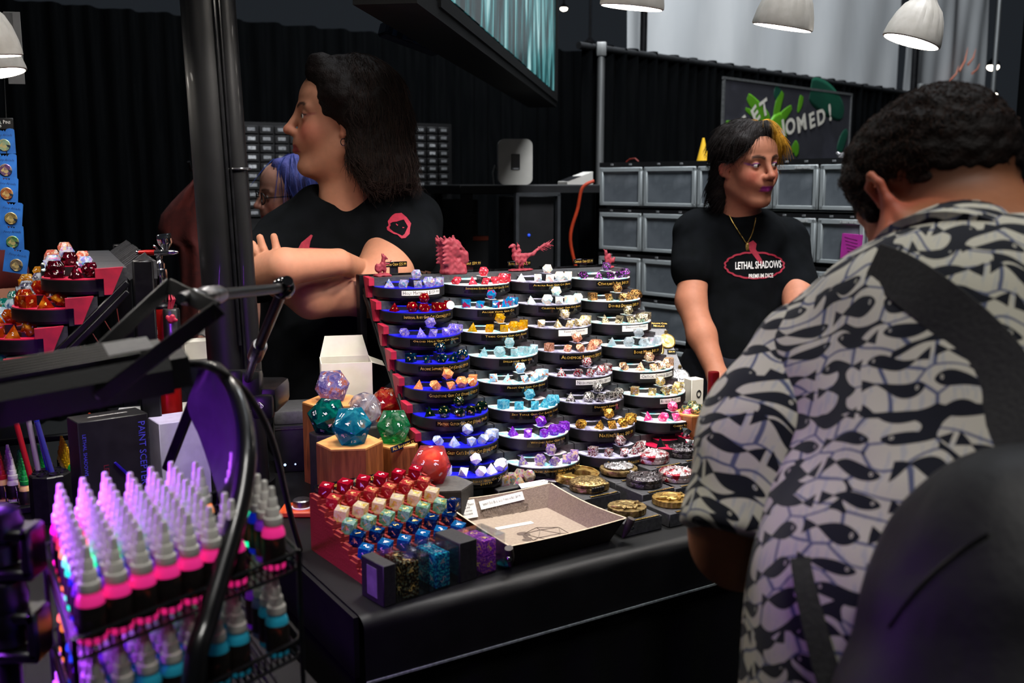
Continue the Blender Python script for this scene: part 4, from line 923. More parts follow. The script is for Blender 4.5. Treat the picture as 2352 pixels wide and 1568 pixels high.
# ------------------------------------------------------------------ medallion board and small goods beyond the rack
d_ = 2.52; q0, q1, q2, q3 = atd(1452, 905, d_-.10), atd(1592, 908, d_-.08), atd(1527, 738, d_), atd(1470, 746, d_+.02)
o_ = (q0+q1)/2; Tb = frame(o_, q1-q0, (q2+q3)/2-o_); iv = Tb.inverted(); L4 = [iv @ q for q in (q0, q1, q2, q3)]
t = thing('medallion_board', 'slanted grey board with hanging metal medallions behind the rack', 'board', T=Tb)
b = MB(); b.prism([(q.x, q.y) for q in L4], -.004, .004); b.build('board', M('grey_felt_board', '77777c', .8, col2='838386', nscale=300, bump=.3), t, smooth=None)
b = MB(); b.box((0, (L4[2].y)*.2-.06, -.05), (.02, .15, .004), R=Euler((-.6, 0, 0)).to_matrix()); b.build('easel_leg', black, t, smooth=None)
for px, py, rr in ((1531, 786, .021), (1505, 806, .021), (1563, 868, .022), (1535, 862, .02)):
    c = iv @ onplane(px, py, o_, Tb.to_3x3() @ Vector((0, 0, 1))); b = MB(); b.T = T_((c.x, c.y, .004)); b.lathe([(rr, 0), (rr, .004), (rr*.9, .005), (rr*.86, .004), (rr*.4, .0045), (rr*.35, .006), (0, .006)], 28)
    m1 = b.build('medallion', m_gold if py < 810 else m_silv, t); b = MB(); b.T = T_((c.x, c.y, .006)); b.tube([(0, rr*1.0, 0), (0, rr*1.25, .002), (0, rr*1.45, .0)], [.003, .005, .003], 8); b.build('bail', m_bron, m1)
    b = MB(); b.box((c.x+.008, c.y-rr*1.45, .0055), (.022, .011, .001)); cc = b.build('label_card', card_b, t, smooth=None); lettering('$24.99', .016, .005, T_((c.x+.008, c.y-rr*1.45, .0065)), gold_ink, cc, res=1)
b = MB(); c = iv @ onplane(1512, 748, o_, Tb.to_3x3() @ Vector((0, 0, 1))); b.box((c.x, c.y, .0055), (.05, .02, .001)); cc = b.build('label_card', card_b, t, smooth=None); lettering('Dragon Coin\nNecklace', .042, .013, T_((c.x, c.y, .0065)), gold_ink, cc, res=1)
p = atd(1592, 925, 2.38); T = thing('white_card_box', 'small white box with a black ring mark beyond the rack', 'box', (p.x, p.y, TZ), .5)
b = MB(); b.rbox((0, 0, (p.z-TZ)/2+.03), (.036, .03, p.z-TZ+.06), .001, 1); b.build('box', wcard, T)
b = MB(); b.T = T_((.004, -.0155, p.z-TZ+.025)) @ RX(PI/2); b.tube([(.006*math.cos(a), .008*math.sin(a), 0) for a in [k*PI/8 for k in range(17)]], .0012, 6, False); b.build('ring_mark', black_ink, T)
p = atd(1637, 922, 2.2); T = thing('red_tube', 'upright dark red metal tube in front of the leaning hand', 'tube', (p.x, p.y, TZ))
b = MB(); zt = p.z-TZ+.068; b.lathe([(.0125, 0), (.0125, zt-.004), (.0115, zt-.001), (0, zt)], 24); b.build('tube', M('dark_red_anodised', '7a0c10', .35, metal=.7, col2='660a0e', nscale=30), T)
b = MB(); b.lathe([(.0128, .02), (.0128, .024)], 24); b.build('band', blackm, T)
p = atd(1592, 946, 2.18); T = thing('hexagon_pedestal', 'wooden hexagon pedestal behind the cherry pink dice', 'pedestal', (p.x, p.y, TZ), .3); R_ = .042; zt = p.z-TZ
poly = [(R_*math.cos(a*PI/3), R_*math.sin(a*PI/3)) for a in range(6)]; b = MB(); b.prism(poly, 0, zt-.003); b.build('block', wood, T, smooth=None); b = MB(); b.prism(poly, zt-.003, zt); b.build('top', woodtop, T, smooth=None)
vg = M('die_verdigris', 'c8b070', .3, metal=.9, col2=['d8c88a', '2f8a80', '6a5428'], nscale=220, bump=.6, ramp=(.36, .64))
for k, (x, y, n) in enumerate(((-.02, -.004, 8), (.0, .012, 20), (.004, -.016, 12), (.022, .002, 10))):
    die(n, T_((p.x, p.y, p.z)), (x, y, 0), k, vg, None, f'verdigris and brass {WORD[n]}-sided die on the wooden pedestal', 'verdigris and brass dice', 1.1, k)
p = atd(1640, 975, 2.05); T = thing('bronze_card', 'upright bronze metal card by the red tube', 'card', (p.x, p.y, TZ), -.5); b = MB(); b.rbox((0, 0, (p.z-TZ)/2+.03), (.02, .004, p.z-TZ+.06), .001, 1); b.build('card', m_bron, T)
# ------------------------------------------------------------------ wire rack with rows of paint bottles (front left)
E1, E2, BS = dir2(-30.0), dir2(35.2), .0252                                # rows run back along E1, columns along E2
BA = atd(214, 1478, .85); SZ = [BA.z, BA.z-.094, BA.z-.188]
def bl(c, r, z): return Vector((BA.x, BA.y, 0)) + E2*(BS*c) + E1*(BS*r) + Vector((0, 0, z))
wire_m = M('black_coated_wire', '101014', .35, metal=.3, col2='18181c', nscale=80)
cap_w = M('white_dropper_cap', 'd9d6cf', .4, col2='cfccc4', nscale=60)
wrap_m = M('dark_bottle_wrap', '1a1412', .45, col2=['120e0e', '2c1a16', '9a3020'], nscale=55, ramp=(.42, .68))
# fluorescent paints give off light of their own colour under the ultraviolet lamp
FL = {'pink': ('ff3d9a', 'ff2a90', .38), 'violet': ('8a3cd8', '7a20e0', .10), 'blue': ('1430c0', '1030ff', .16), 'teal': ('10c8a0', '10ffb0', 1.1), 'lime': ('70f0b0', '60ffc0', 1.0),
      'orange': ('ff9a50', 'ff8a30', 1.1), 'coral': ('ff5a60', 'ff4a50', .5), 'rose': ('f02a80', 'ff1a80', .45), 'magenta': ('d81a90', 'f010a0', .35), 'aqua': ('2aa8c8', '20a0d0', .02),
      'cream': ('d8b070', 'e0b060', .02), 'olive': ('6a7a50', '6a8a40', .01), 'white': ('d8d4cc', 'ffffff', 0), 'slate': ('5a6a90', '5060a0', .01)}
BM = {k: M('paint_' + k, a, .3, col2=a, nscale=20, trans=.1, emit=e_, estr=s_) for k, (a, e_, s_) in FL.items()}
def bottle_meshes():
    b = MB(); b.lathe([(.0105, 0), (.0118, .0015), (.0118, .034), (.0114, .038), (.0098, .042), (.0082, .0445), (.0082, .047), (0, .047)], 20); body = b.mesh('bottle', 40)
    b = MB(); b.lathe([(.0120, .0065), (.0121, .007), (.0121, .0335), (.0120, .034)], 20); wrap = b.mesh('label_wrap', 40)
    b = MB(); b.lathe([(.0094, .0450), (.0098, .0460), (.0095, .0530), (.0090, .0536), (.0074, .0538), (.0070, .0625), (.0066, .0632), (.0052, .0634), (.0048, .0725), (.0044, .0732), (.0037, .0734), (.0029, .0835), (.0022, .0845), (0, .0845)], 18); cap = b.mesh('cap', 30)
    return body, wrap, cap
BODY, WRAP, CAP = bottle_meshes()
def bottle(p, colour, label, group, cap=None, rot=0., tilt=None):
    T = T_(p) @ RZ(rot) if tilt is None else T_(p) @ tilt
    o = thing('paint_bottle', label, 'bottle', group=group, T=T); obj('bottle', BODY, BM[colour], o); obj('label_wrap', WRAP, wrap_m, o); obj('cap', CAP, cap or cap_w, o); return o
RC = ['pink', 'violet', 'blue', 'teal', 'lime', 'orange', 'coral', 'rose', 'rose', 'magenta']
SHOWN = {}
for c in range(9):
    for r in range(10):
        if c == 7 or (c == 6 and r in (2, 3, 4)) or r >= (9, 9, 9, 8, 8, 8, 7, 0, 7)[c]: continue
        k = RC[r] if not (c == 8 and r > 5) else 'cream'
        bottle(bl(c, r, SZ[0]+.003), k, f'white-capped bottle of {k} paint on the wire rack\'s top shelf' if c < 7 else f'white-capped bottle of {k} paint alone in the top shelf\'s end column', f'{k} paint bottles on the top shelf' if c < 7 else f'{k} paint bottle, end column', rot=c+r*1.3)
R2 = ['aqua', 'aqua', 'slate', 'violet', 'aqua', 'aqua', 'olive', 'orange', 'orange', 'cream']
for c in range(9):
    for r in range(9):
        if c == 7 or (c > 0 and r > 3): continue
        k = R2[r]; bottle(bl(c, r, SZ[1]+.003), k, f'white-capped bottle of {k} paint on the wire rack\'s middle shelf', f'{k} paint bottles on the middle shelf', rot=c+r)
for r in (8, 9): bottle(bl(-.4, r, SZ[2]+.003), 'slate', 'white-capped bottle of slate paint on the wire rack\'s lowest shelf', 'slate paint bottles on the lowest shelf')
T = thing('wire_rack', 'black three-shelf wire rack filled with paint bottles', 'rack', (0, 0, 0))
c0, c1, r0, r1 = -.75, 9.0, -.75, 9.3
for z in SZ:
    b = MB(); cs = [bl(c0, r0, z), bl(c1, r0, z), bl(c1, r1, z), bl(c0, r1, z)]
    for dz in (0, .018):
        ring = []
        for k in range(4):
            a, m_, e_ = cs[k-1], cs[k], cs[(k+1) % 4]
            for s_ in range(5):
                t_ = s_/4; p0 = m_.lerp(a, .012/(m_-a).length); p1 = m_.lerp(e_, .012/(m_-e_).length)
                ring.append(p0.lerp(m_, t_).lerp(m_.lerp(p1, t_), t_) + Vector((0, 0, dz)))
        b.tube(ring + [ring[0]], .0019, 6, False)
    b.build('rail', wire_m, T)
    b = MB(); n = 30
    for k in range(n+1):
        c = c0 + (c1-c0)*k/n; b.tube([bl(c, r0, z+.018), bl(c, r0, z+.0015), bl(c, r1, z+.0015), bl(c, r1, z+.018)], .0011, 4)
    for k in range(4): b.tube([bl(c0, r0+(r1-r0)*(k+.5)/4, z-.001), bl(c1, r0+(r1-r0)*(k+.5)/4, z-.001)], .0016, 5)
    b.build('shelf_wires', wire_m, T)
for c, r in ((c0, r0), (c1, r0), (c1, r1), (c0, r1)):
    b = MB(); b.cyl(bl(c, r, TZ), bl(c, r, SZ[0]+.02), .0028, n=8); b.build('leg', wire_m, T)

# ------------------------------------------------------------------ ultraviolet lamp bar on its arm
lamp_m = M('black_cast_housing', '060607', .5, col2='09090a', nscale=40, bump=.1, bscale=300, spec=.3)
ax = dir2(60) + Vector((0, 0, .10)); ax.normalize(); LC = atd(150, 868, 1.03); up_ = Vector((0, 0, 1)); fw = up_.cross(ax).normalized()
LT = frame(LC, ax, fw)                             # x along the bar, y to the back, z up
LT = LT @ RX(math.radians(12)) @ Matrix.Diagonal((1, .72, .72, 1))
t = thing('ultraviolet_lamp', 'black finned ultraviolet lamp bar hanging over the paint bottles', 'lamp', T=LT)
X0, X1 = -.42, .100
def xs(poly, x0, x1, b, mi=0):
    b.T = Matrix(((0, 0, 1, 0), (1, 0, 0, 0), (0, 1, 0, 0), (0, 0, 0, 1))); b.prism(poly, x0, x1, mi); b.T = Matrix()
b = MB(); xs([(-.05, -.034), (.05, -.034), (.05, .004), (.034, .022), (-.034, .022), (-.05, .004)], X0, X1, b); b.build('housing', lamp_m, t, smooth=None)
b = MB(); xs([(-.046, -.03), (.046, -.03), (.036, .014), (-.036, .014)], X1, X1+.02, b); b.build('end_cap', lamp_m, t, smooth=None)
for k in range(7):
    b = MB(); b.box(((X0+X1)/2-.012, -.030+k*.010, .0265), (X1-X0-.03, .0026, .010)); b.build('fin', lamp_m, t, smooth=None)
b = MB(); b.box((X1-.035, 0, .0322), (.045, .05, .0012)); b.build('rating_label', M('grey_label', '3c3c40', .6, col2='4a4a4e', nscale=140, stretch=(1, 6, 1)), t, smooth=None)
uvg = M('violet_lamp_glass', '2a1a80', .2, emit='3a18ff', estr=2.2, col2='2a1a80', nscale=10)
b = MB(); b.box(((X0+X1)/2, 0, -.0345), (X1-X0-.03, .075, .002)); b.build('lamp_glass', uvg, t, smooth=None)
for x in (-.36, .028):
    b = MB(); b.T = T_((x, -.052, -.012)) @ RX(PI/2); b.lathe([(.0075, -.004), (.0075, .002), (.006, .004), (0, .0045)], 16); b.build('pivot_screw', steel, t)
uv = lamp('ultraviolet_light', 'AREA', (0, 0, 0), 15, (.40, .06, 1.0), None, shape='RECTANGLE', size=.46, size_y=.06)
uv.matrix_basis = LT @ Matrix.Diagonal((1, 1/.72, 1/.72, 1)) @ T_(((X0+X1)/2, 0, -.038)) @ RX(math.radians(-12)) @ RY(math.radians(-10))
# yoke
def bar(b, p, q, w_, th, nrm):
    p, q = Vector(p), Vector(q); x = (q-p).normalized(); n = Vector(nrm); n = (n - x*n.dot(x)).normalized(); y = n.cross(x); L = (q-p).length
    b.T = Matrix.Identity(4); R = Matrix((x, y, n)).transposed(); b.rbox((p+q)/2, (L+w_*.5, w_, th), min(th, w_)*.25, 1, R=R)
Q1, Q2 = atd(388, 656, 1.22), atd(497, 712, 1.00); pv1 = LT @ Vector((.028, -.060, -.012)); pv2 = LT @ Vector((.028, .060, -.006))
t = thing('lamp_yoke', 'flat black angled yoke bracket holding the ultraviolet lamp', 'bracket')
b = MB(); bar(b, pv1, Q2, .017, .0035, fw); b.build('arm', lamp_m, t); b = MB(); bar(b, pv2, Q1, .017, .0035, fw); b.build('arm', lamp_m, t)
b = MB(); bar(b, Q1, Q2, .0035, .018, (.3, .2, 1)); b.build('crossbar', lamp_m, t)
# articulated arm from the yoke to the clamp on the pole
B0, B1, B2 = atd(446, 682, 1.13), atd(651, 661, 1.42), atd(586, 818, 1.66)
t = thing('articulated_arm', 'jointed black camera arm with ball joint and silver collars beside the pole', 'arm')
def along(a, c, s_): return Vector(a).lerp(Vector(c), s_)
b = MB(); b.cyl(along(B0, B1, .2), B1, .0072, n=18); b.build('upper_tube', blackm, t)
b = MB(); b.tube([along(B0, B1, s_) for s_ in (.06, .1, .22, .26)], [.0085, .0115, .0115, .009], 18); b.build('collar', steel, t)
b = MB(); b.tube([along(B0, B1, s_) for s_ in (-.12, -.06, .02, .06)], [.006, .0085, .0085, .007], 18); b.ball(B0, .010); b.build('stud', steel, t)
b = MB(); b.ball(B1, .0165, 24, 16); b.cyl(B1, B1 + Vector((.01, -.015, .012)), .008, n=14); b.build('ball_joint', M('glossy_black_joint', '08080a', .15, col2='0c0c0e', nscale=20, coat=1), t)
b = MB(); b.cyl(B1, along(B1, B2, .82), .0082, n=18); b.build('lower_tube', blackm, t)
b = MB(); b.tube([along(B1, B2, s_) for s_ in (.80, .83, 1.0, 1.03)], [.011, .013, .013, .010], 18); b.build('collar', steel, t)
# super clamp
PP = atd(543, 1000, 2.05)                         # axis of the pole
t = thing('pole_clamp', 'angular black clamp with a steel bolt fixed to the thick black pole', 'clamp')
C_ = atd(568, 895, 1.86); b = MB(); b.T = frame(C_, (1, .1, 0), (0, .1, 1)) ; b.rbox((0, 0, 0), (.055, .075, .05), .01, 2); b.rbox((.03, -.03, .01), (.04, .045, .04), .008, 2); b.rbox((-.02, .02, .022), (.03, .04, .02), .005, 2); b.build('body', blackm, t)
b = MB(); b.cyl(along(B1, B2, 1.02), C_ + Vector((.004, -.01, .02)), .007, n=14); b.build('stud', steel, t)
b = MB(); b.T = frame(C_ + Vector((0, -.028, .0)), (1, 0, 0), (0, 0, 1)); b.lathe([(.008, -.004), (.008, .004), (.005, .006), (0, .006)], 14); b.build('bolt', steel, t)
b = MB(); b.T = T_(C_ + Vector((.006, .03, -.02))) ; b.rbox((0, .02, 0), (.10, .12, .05), .012, 2); b.build('jaw', blackm, t)
b = MB(); b.T = frame(C_ + Vector((.026, -.022, -.022)), (.7, 0, .7), (-.7, 0, .7)); b.box((0, 0, .012), (.014, .004, .001)); b.box((0, -.008, .012), (.014, .004, .001)); b.box((.006, -.004, .012), (.003, .01, .001)); b.build('mark', white_ink, t, smooth=None)
# curved panel with a thick rounded rim
rimp = [(462, 838, 1.16), (500, 846, 1.12), (536, 893, 1.07), (559, 960, 1.04), (566, 1040, 1.01), (556, 1130, .985), (535, 1220, .96), (506, 1320, .935), (474, 1430, .91), (444, 1560, .89)]
RP = [atd(*q) for q in rimp]; RP.append(Vector((RP[-1].x-.012, RP[-1].y-.02, TZ+.004)))
left = [(458, 842, 1.2), (446, 880, 1.22), (430, 925, 1.24), (440, 965, 1.25), (456, 1000, 1.25), (480, 1070, 1.2), (505, 1150, 1.1), (520, 1230, 1.0)]
LP_ = [atd(*q) for q in left]
t = thing('curved_shade', 'curved black shade panel with a thick rounded rim glowing blue under the lamp', 'shade')
def resample(P, n):
    out = []; 
    for i in range(n+1):
        s_ = i/n*(len(P)-1); k = min(int(s_), len(P)-2); f = s_-k; p0, p1, p2, p3 = P[max(k-1, 0)], P[k], P[k+1], P[min(k+2, len(P)-1)]
        out.append(.5*((2*p1) + (p2-p0)*f + (2*p0-5*p1+4*p2-p3)*f*f + (3*p1-p0-3*p2+p3)*f**3))
    return out
rr_ = resample(RP, 60); b = MB(); b.tube(rr_, [.0055+.005*min(1, i/25) for i in range(61)], 14, flat=1.0); b.build('rim', M('satin_black_tube', '0b0b0d', .3, col2='111113', nscale=20, coat=.3), t)
n = 30; A_ = resample(LP_, n); C_2 = resample(RP[:8], n); b = MB(); m_ = 10; vs = []; fs = []
for i in range(n+1):
    for k in range(m_+1):
        s_ = k/m_; q = A_[i].lerp(C_2[i], s_); bul = math.sin(PI*s_)*.03; vs.append(q + Vector((.0, bul, .0)))
for i in range(n):
    for k in range(m_): fs.append((i*(m_+1)+k, i*(m_+1)+k+1, (i+1)*(m_+1)+k+1, (i+1)*(m_+1)+k))
b.add(vs, fs); b.build('panel', M('matte_dark_panel', '2c2c34', .5, col2='34343c', nscale=60), t, smooth=80)
b = MB(); bar(b, atd(468, 858, 1.30), atd(384, 1075, 1.42), .014, .008, (0, -1, 0)); b.build('brace', blackm, t)
# lamp cable
cp_ = [LT @ Vector((X1+.018, 0, 0))] + [atd(*q) for q in ((432, 833, 1.08), (470, 838, 1.06), (520, 862, 1.08), (568, 905, 1.12), (606, 965, 1.18), (634, 1040, 1.26), (655, 1130, 1.36), (672, 1200, 1.45))]; cp_.append(atz(690, 1262, TZ+.005))
b = MB(); b.tube(resample(cp_, 60), .0042, 10); tag(b.build('lamp_cable', M('black_rubber', '0a0a0c', .5, col2='0f0f11', nscale=50)), 'thick black cable curving from the ultraviolet lamp down to the table', 'cable')
# clamp stand at the far left
px0 = 8; base = atd(px0, 1350, .98); t = thing('clamp_stand', 'dark metal stand with clamps and collars beside the paint rack', 'stand', (base.x, base.y, TZ))
b = MB(); zt = atd(px0, 1172, .98).z - TZ; b.cyl((0, 0, 0), (0, 0, zt), .011, n=18); b.build('pole', blackm, t)
b = MB(); b.lathe([(.06, 0), (.06, .008), (.02, .014), (.012, .03)], 28); b.build('base', blackm, t)
for py, hh in ((1195, .014), (1368, .016), (1420, .014)):
    z = atd(px0, py, .98).z - TZ; b = MB(); b.T = T_((0, 0, z)); b.lathe([(.015, -hh), (.021, -hh*.8), (.023, 0), (.019, hh), (.012, hh*1.3)], 24); b.build('collar', blackm, t)
for py in (1255, 1455):
    z = atd(px0, py, .98).z - TZ; b = MB(); b.rbox((.012, 0, z+.018), (.05, .034, .012), .003, 1); b.rbox((.012, 0, z-.022), (.05, .034, .012), .003, 1); b.rbox((.032, 0, z), (.012, .034, .05), .003, 1); b.build('clamp', blackm, t)
    b = MB(); b.cyl((.0, 0, z-.012), (.0, 0, z+.006), .018, n=20); b.build('knob', black, t)
# ------------------------------------------------------------------ side table: back rows of bottles, boxes, pens
capm = {'red': M('red_cap', 'b81c20', .4, col2='a4181c', nscale=60), 'white': cap_w, 'green': M('green_cap', '0c8a34', .4, col2='0a7a2c', nscale=60), 'yellow': M('yellow_cap', 'e2b81a', .4, col2='d4a812', nscale=60), 'orange': M('orange_cap', 'd8481c', .4, col2='c84018', nscale=60)}
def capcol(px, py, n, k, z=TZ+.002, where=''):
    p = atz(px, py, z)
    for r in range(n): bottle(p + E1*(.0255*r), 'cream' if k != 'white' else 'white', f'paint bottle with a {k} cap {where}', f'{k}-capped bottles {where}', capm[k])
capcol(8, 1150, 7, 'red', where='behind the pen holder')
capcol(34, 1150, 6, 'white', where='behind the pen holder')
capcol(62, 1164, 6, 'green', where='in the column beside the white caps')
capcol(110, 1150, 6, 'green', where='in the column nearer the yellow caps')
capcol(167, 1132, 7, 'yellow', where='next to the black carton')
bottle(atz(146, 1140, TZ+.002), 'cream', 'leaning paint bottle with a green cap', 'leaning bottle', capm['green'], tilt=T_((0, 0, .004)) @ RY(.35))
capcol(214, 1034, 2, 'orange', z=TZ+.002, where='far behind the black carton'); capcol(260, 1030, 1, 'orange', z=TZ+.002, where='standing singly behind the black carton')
b = MB(); p = atz(62, 1164, TZ)
for k in range(2):
    a, c = atz(-10, 1172-k*40, TZ), atz(205, 1150-k*40, TZ); b.tube([a + Vector((0, 0, .012+.02*k)), c + Vector((0, 0, .012+.02*k))], .0016, 6)
for k in range(9):
    a = atz(-10+k*26, 1172-k*2.6, TZ); b.tube([a + Vector((0, 0, 0)), a + Vector((0, 0, .034)), a + E1*.18 + Vector((0, 0, .034))], .0013, 5)
tag(b.build('wire_basket', M('chromed_wire', 'b8b8bc', .2, metal=1, col2='a0a0a4', nscale=40)), 'low chromed wire basket around the coloured-cap bottles', 'basket')
# pen holder
p = atz(122, 1192, TZ); t = thing('pen_holder', 'black multi-hole pen holder on the side table', 'holder', (p.x, p.y, TZ), .3); b = MB(); b.lathe([(.037, 0), (.037, .088), (.035, .09), (.0, .088)], 8); b.build('body', black, t, smooth=20)
for k in range(7):
    a = k*PI/3; q = (.021*math.cos(a), .021*math.sin(a)) if k < 6 else (0, 0); b = MB(); b.T = T_((q[0], q[1], .089)); b.lathe([(.0098, 0), (.0098, .004), (.0078, .004), (.0074, -.0005)], 14); b.build('hole_rim', black, t)
for k, (x, y, dx, c, nm) in enumerate(((-.02, 0, -.03, 'b02028', 'red'), (-.012, .016, -.02, 'a8a0a0', 'grey'), (.01, .012, -.028, '2030b0', 'blue'), (.02, -.004, -.035, '3a3a88', 'indigo'))):
    b = MB(); L = .175; b.tube([(x, y, .012), (x+dx*.5, y, .012+L*.5), (x+dx, y+.004, .012+L)], [.0052, .0052, .005], 12); o = b.build('paint_pen', M('pen_' + nm, c, .2, col2=c, nscale=10, coat=.6, trans=.3)); o.matrix_basis = T_((p.x, p.y, TZ)) @ RZ(.3)
    tag(o, f'glossy {nm} brush pen standing in the black pen holder', 'pen')
# black carton with printed airbrush
pA_, pB_ = atd(192, 1185, 1.74), atd(352, 1172, 1.82); pA_.z = pB_.z = TZ; cx_ = (pB_-pA_); Wb = cx_.length; Tb = frame(pA_, cx_, Vector((-cx_.y, cx_.x, 0))); zt = 1.012-TZ
t = thing('airbrush_carton', 'black upright carton printed with a paint airbrush outline', 'box', T=Tb); b = MB(); b.rbox((Wb/2, .03, zt/2), (Wb, .06, zt), .0015, 1); b.build('carton', M('black_gloss_card', '121214', .4, col2='18181a', nscale=30), t)
pr = M('blue_violet_print', '3a3aa0', .5, col2='4444b0', nscale=40)
lettering('PAINT SCEPTER', zt*.55, .012, Matrix(((0, 0, 0, Wb*.9), (0, 0, -1, -.0006), (1, 0, 0, zt*.68), (0, 0, 0, 1))) @ Matrix.Identity(4) if False else T_((Wb*.90, -.0006, zt*.66)) @ RX(PI/2) @ RZ(-PI/2), pr, t)
lettering('LETHAL SHADOWS', zt*.5, .009, T_((Wb*.36, -.0006, zt*.36)) @ RX(PI/2) @ RZ(-PI/2), M('dark_red_print', '5a1820', .5, col2='641c24', nscale=40), t)
lettering('LETHAL SHADOWS', zt*.35, .006, T_((Wb*.08, -.0006, zt*.72)) @ RX(PI/2) @ RZ(-PI/2), pr, t)
lettering('LETHAL SHADOWS GAMING', Wb*.55, .012, T_((Wb*.5, .03, zt+.0004)), white_ink, t)
b = MB(); b.tube([(Wb*.48, -.0006, zt*.62), (Wb*.62, -.0006, zt*.52), (Wb*.72, -.0006, zt*.43)], [.0035, .0045, .001], 8, flat=.3)
b.tube([(Wb*.35, -.0006, zt*.2), (Wb*.35, -.0006, zt*.3), (Wb*.38, -.0006, zt*.25), (Wb*.62, -.0006, zt*.27), (Wb*.7, -.0006, zt*.24), (Wb*.8, -.0006, zt*.25)], .001, 5)
b.tube([(Wb*.66, -.0006, zt*.26), (Wb*.68, -.0006, zt*.38), (Wb*.76, -.0006, zt*.38), (Wb*.74, -.0006, zt*.26)], .001, 5)
b.build('print', pr, t)
# other cartons and sheets
def carton(px0, px1, pyb, d0, d1, ztop, dep, name, label, mat):
    a, c = atd(px0, pyb, d0), atd(px1, pyb, d1); a.z = c.z = TZ; x = c-a; T = frame(a, x, Vector((-x.y, x.x, 0))); t = thing(name, label, 'box', T=T); b = MB(); b.rbox((x.length/2, dep/2, (ztop-TZ)/2), (x.length, dep, ztop-TZ), .0015, 1); b.build('carton', mat, t); return t
carton(372, 486, 1100, 1.92, 1.98, .965, .08, 'purple_carton', 'plain pale carton glowing violet behind the curved shade', M('pale_card', '9a94b0', .6, col2='a49eba', nscale=30))
carton(435, 520, 1000, 2.22, 2.26, 1.075, .05, 'white_tissue_box', 'white box with a crumpled plastic bag behind the lamp arm', wcard)
s = SDF(); s.el((0, 0, .03), (.03, .02, .035), .01); s.rc((0, 0, .04), (.02, 0, .085), .015, .006, .01); P, F = s.mesh(.004, lambda q: .006*wob(q, 120)+.003*wob(q, 300), .012)
p = atd(482, 826, 2.25); tag(obj('plastic_bag', sdf_mesh('plastic_bag', P, F), M('cloudy_plastic', 'b0b0b4', .25, col2='c4c4c8', nscale=60, trans=.4), loc=(p.x, p.y+.02, 1.072)), 'crumpled clear plastic bag on the white box', 'bag')
a = carton(372, 500, 990, 2.08, 2.14, 1.045, .05, 'small_monitor', 'dark flat screen standing behind the white sheet', M('dark_screen', '14161c', .25, col2='1a1c24', nscale=10))
p = atz(345, 1010, TZ+.10); b = MB(); b.T = T_((p.x, p.y, TZ+.155)) @ RZ(.5) @ RX(.12); b.add([(-.07, -.02, 0), (.07, -.03, .004), (.085, .03, .006), (-.05, .05, .001), (-.07, -.02, .0008), (.07, -.03, .0048), (.085, .03, .0068), (-.05, .05, .0018)], [(3, 2, 1, 0), (4, 5, 6, 7), (0, 1, 5, 4), (1, 2, 6, 5), (2, 3, 7, 6), (3, 0, 4, 7)]); tag(b.build('paper_sheet', paper, smooth=None), 'white paper sheet lying on the equipment behind the black carton', 'paper')
carton(285, 400, 1012, 2.0, 2.06, .953, .12, 'black_case', 'low black equipment case under the white sheet', black)
# orange jar lid tray by the red stand
p = atz(694, 1178, TZ); t = thing('jar', 'small silver-lidded jar on an orange tray beside the stair stand', 'jar', (p.x, p.y, TZ)); b = MB(); b.rbox((-.005, .0, .006), (.07, .06, .012), .003, 1); b.build('tray', M('orange_tray', 'b84418', .5, col2='a83c14', nscale=30), t)
b = MB(); b.lathe([(.017, .012), (.017, .026), (.015, .028), (0, .028)], 24); b.build('lid', steel, t); b = MB(); b.lathe([(.0195, .0118), (.0195, .014), (.017, .0142)], 24); b.build('rim', white, t)

# ------------------------------------------------------------------ second dice rack, seen from its end
LR = 1.14
e0 = atd(283, 613, 1.90)                          # back top corner of the nearest red clip of the top row
x_, y_ = dir2(154.9), dir2(64.9)                  # x to the near end, y up the stairs
zt0 = e0.z - .0195*LR
org = Vector((e0.x, e0.y, 0)) - y_*(.044*LR) - x_*(CU/2+.010)*LR
NR2, NC2 = 7, 3
S2s = frame((org.x, org.y, 0), x_, y_) @ Matrix.Diagonal((LR, LR, LR, 1)); z2 = zt0/LR
t = thing('tiered_rack', 'second black tiered rack with red clips seen from its end', 'rack', T=S2s)
for j in range(NC2):
    for i in range(NR2):
        b = MB(); b.box((-j*CU, -i*RB+.027, z2-i*RR-.006), (CU-.0025, .046, .047)); b.build('step', step_m, t, smooth=None)
    b = MB()
    for dx in (-.05, -.02, .01, .04): b.box((-j*CU+dx, .07, z2+.016), (.004, .05, .024), R=Euler((.6, 0, 0)).to_matrix())
    b.box((-j*CU, .094, z2+.012), (CU-.004, .008, .03)); b.build('channel', step_m, t, smooth=None)
for i in range(NR2):
    b = MB(); b.T = T_((CU/2+.004, -i*RB, z2-i*RR)) @ Matrix(((0, 0, 1, 0), (1, 0, 0, 0), (0, 1, 0, 0), (0, 0, 0, 1))); b.prism(clip_poly(), -.006, .006); b.build('clip', redpl, t, smooth=None)
tb = TZ/LR
for x in (CU/2+.006, -(NC2-1)*CU-CU/2-.006):
    for dz in (-.018, -.034): b = MB(); b.rbox(((x), .05-(NR2*RB)/2, z2+.012+dz-(NR2*RR)/2), (.008, math.hypot(NR2*RB, NR2*RR), .011), .002, 1, R=Euler((math.atan2(RR, RB), 0, 0)).to_matrix()); b.build('stringer', blackm, t)
    b = MB(); b.rbox((x, .075, (z2+.03+tb)/2), (.012, .034, z2+.03-tb), .003, 1); b.build('post', blackm, t)
    b = MB(); b.rbox((x, -.09, tb+.007), (.014, .36, .014), .003, 1); b.build('foot_rail', blackm, t)
    yf, zf = -(NR2-1)*RB, z2-(NR2-1)*RR-.02
    b = MB(); b.rbox((x, yf, (zf+tb)/2), (.014, .02, zf-tb), .003, 1); b.build('front_post', blackm, t)
b = MB()
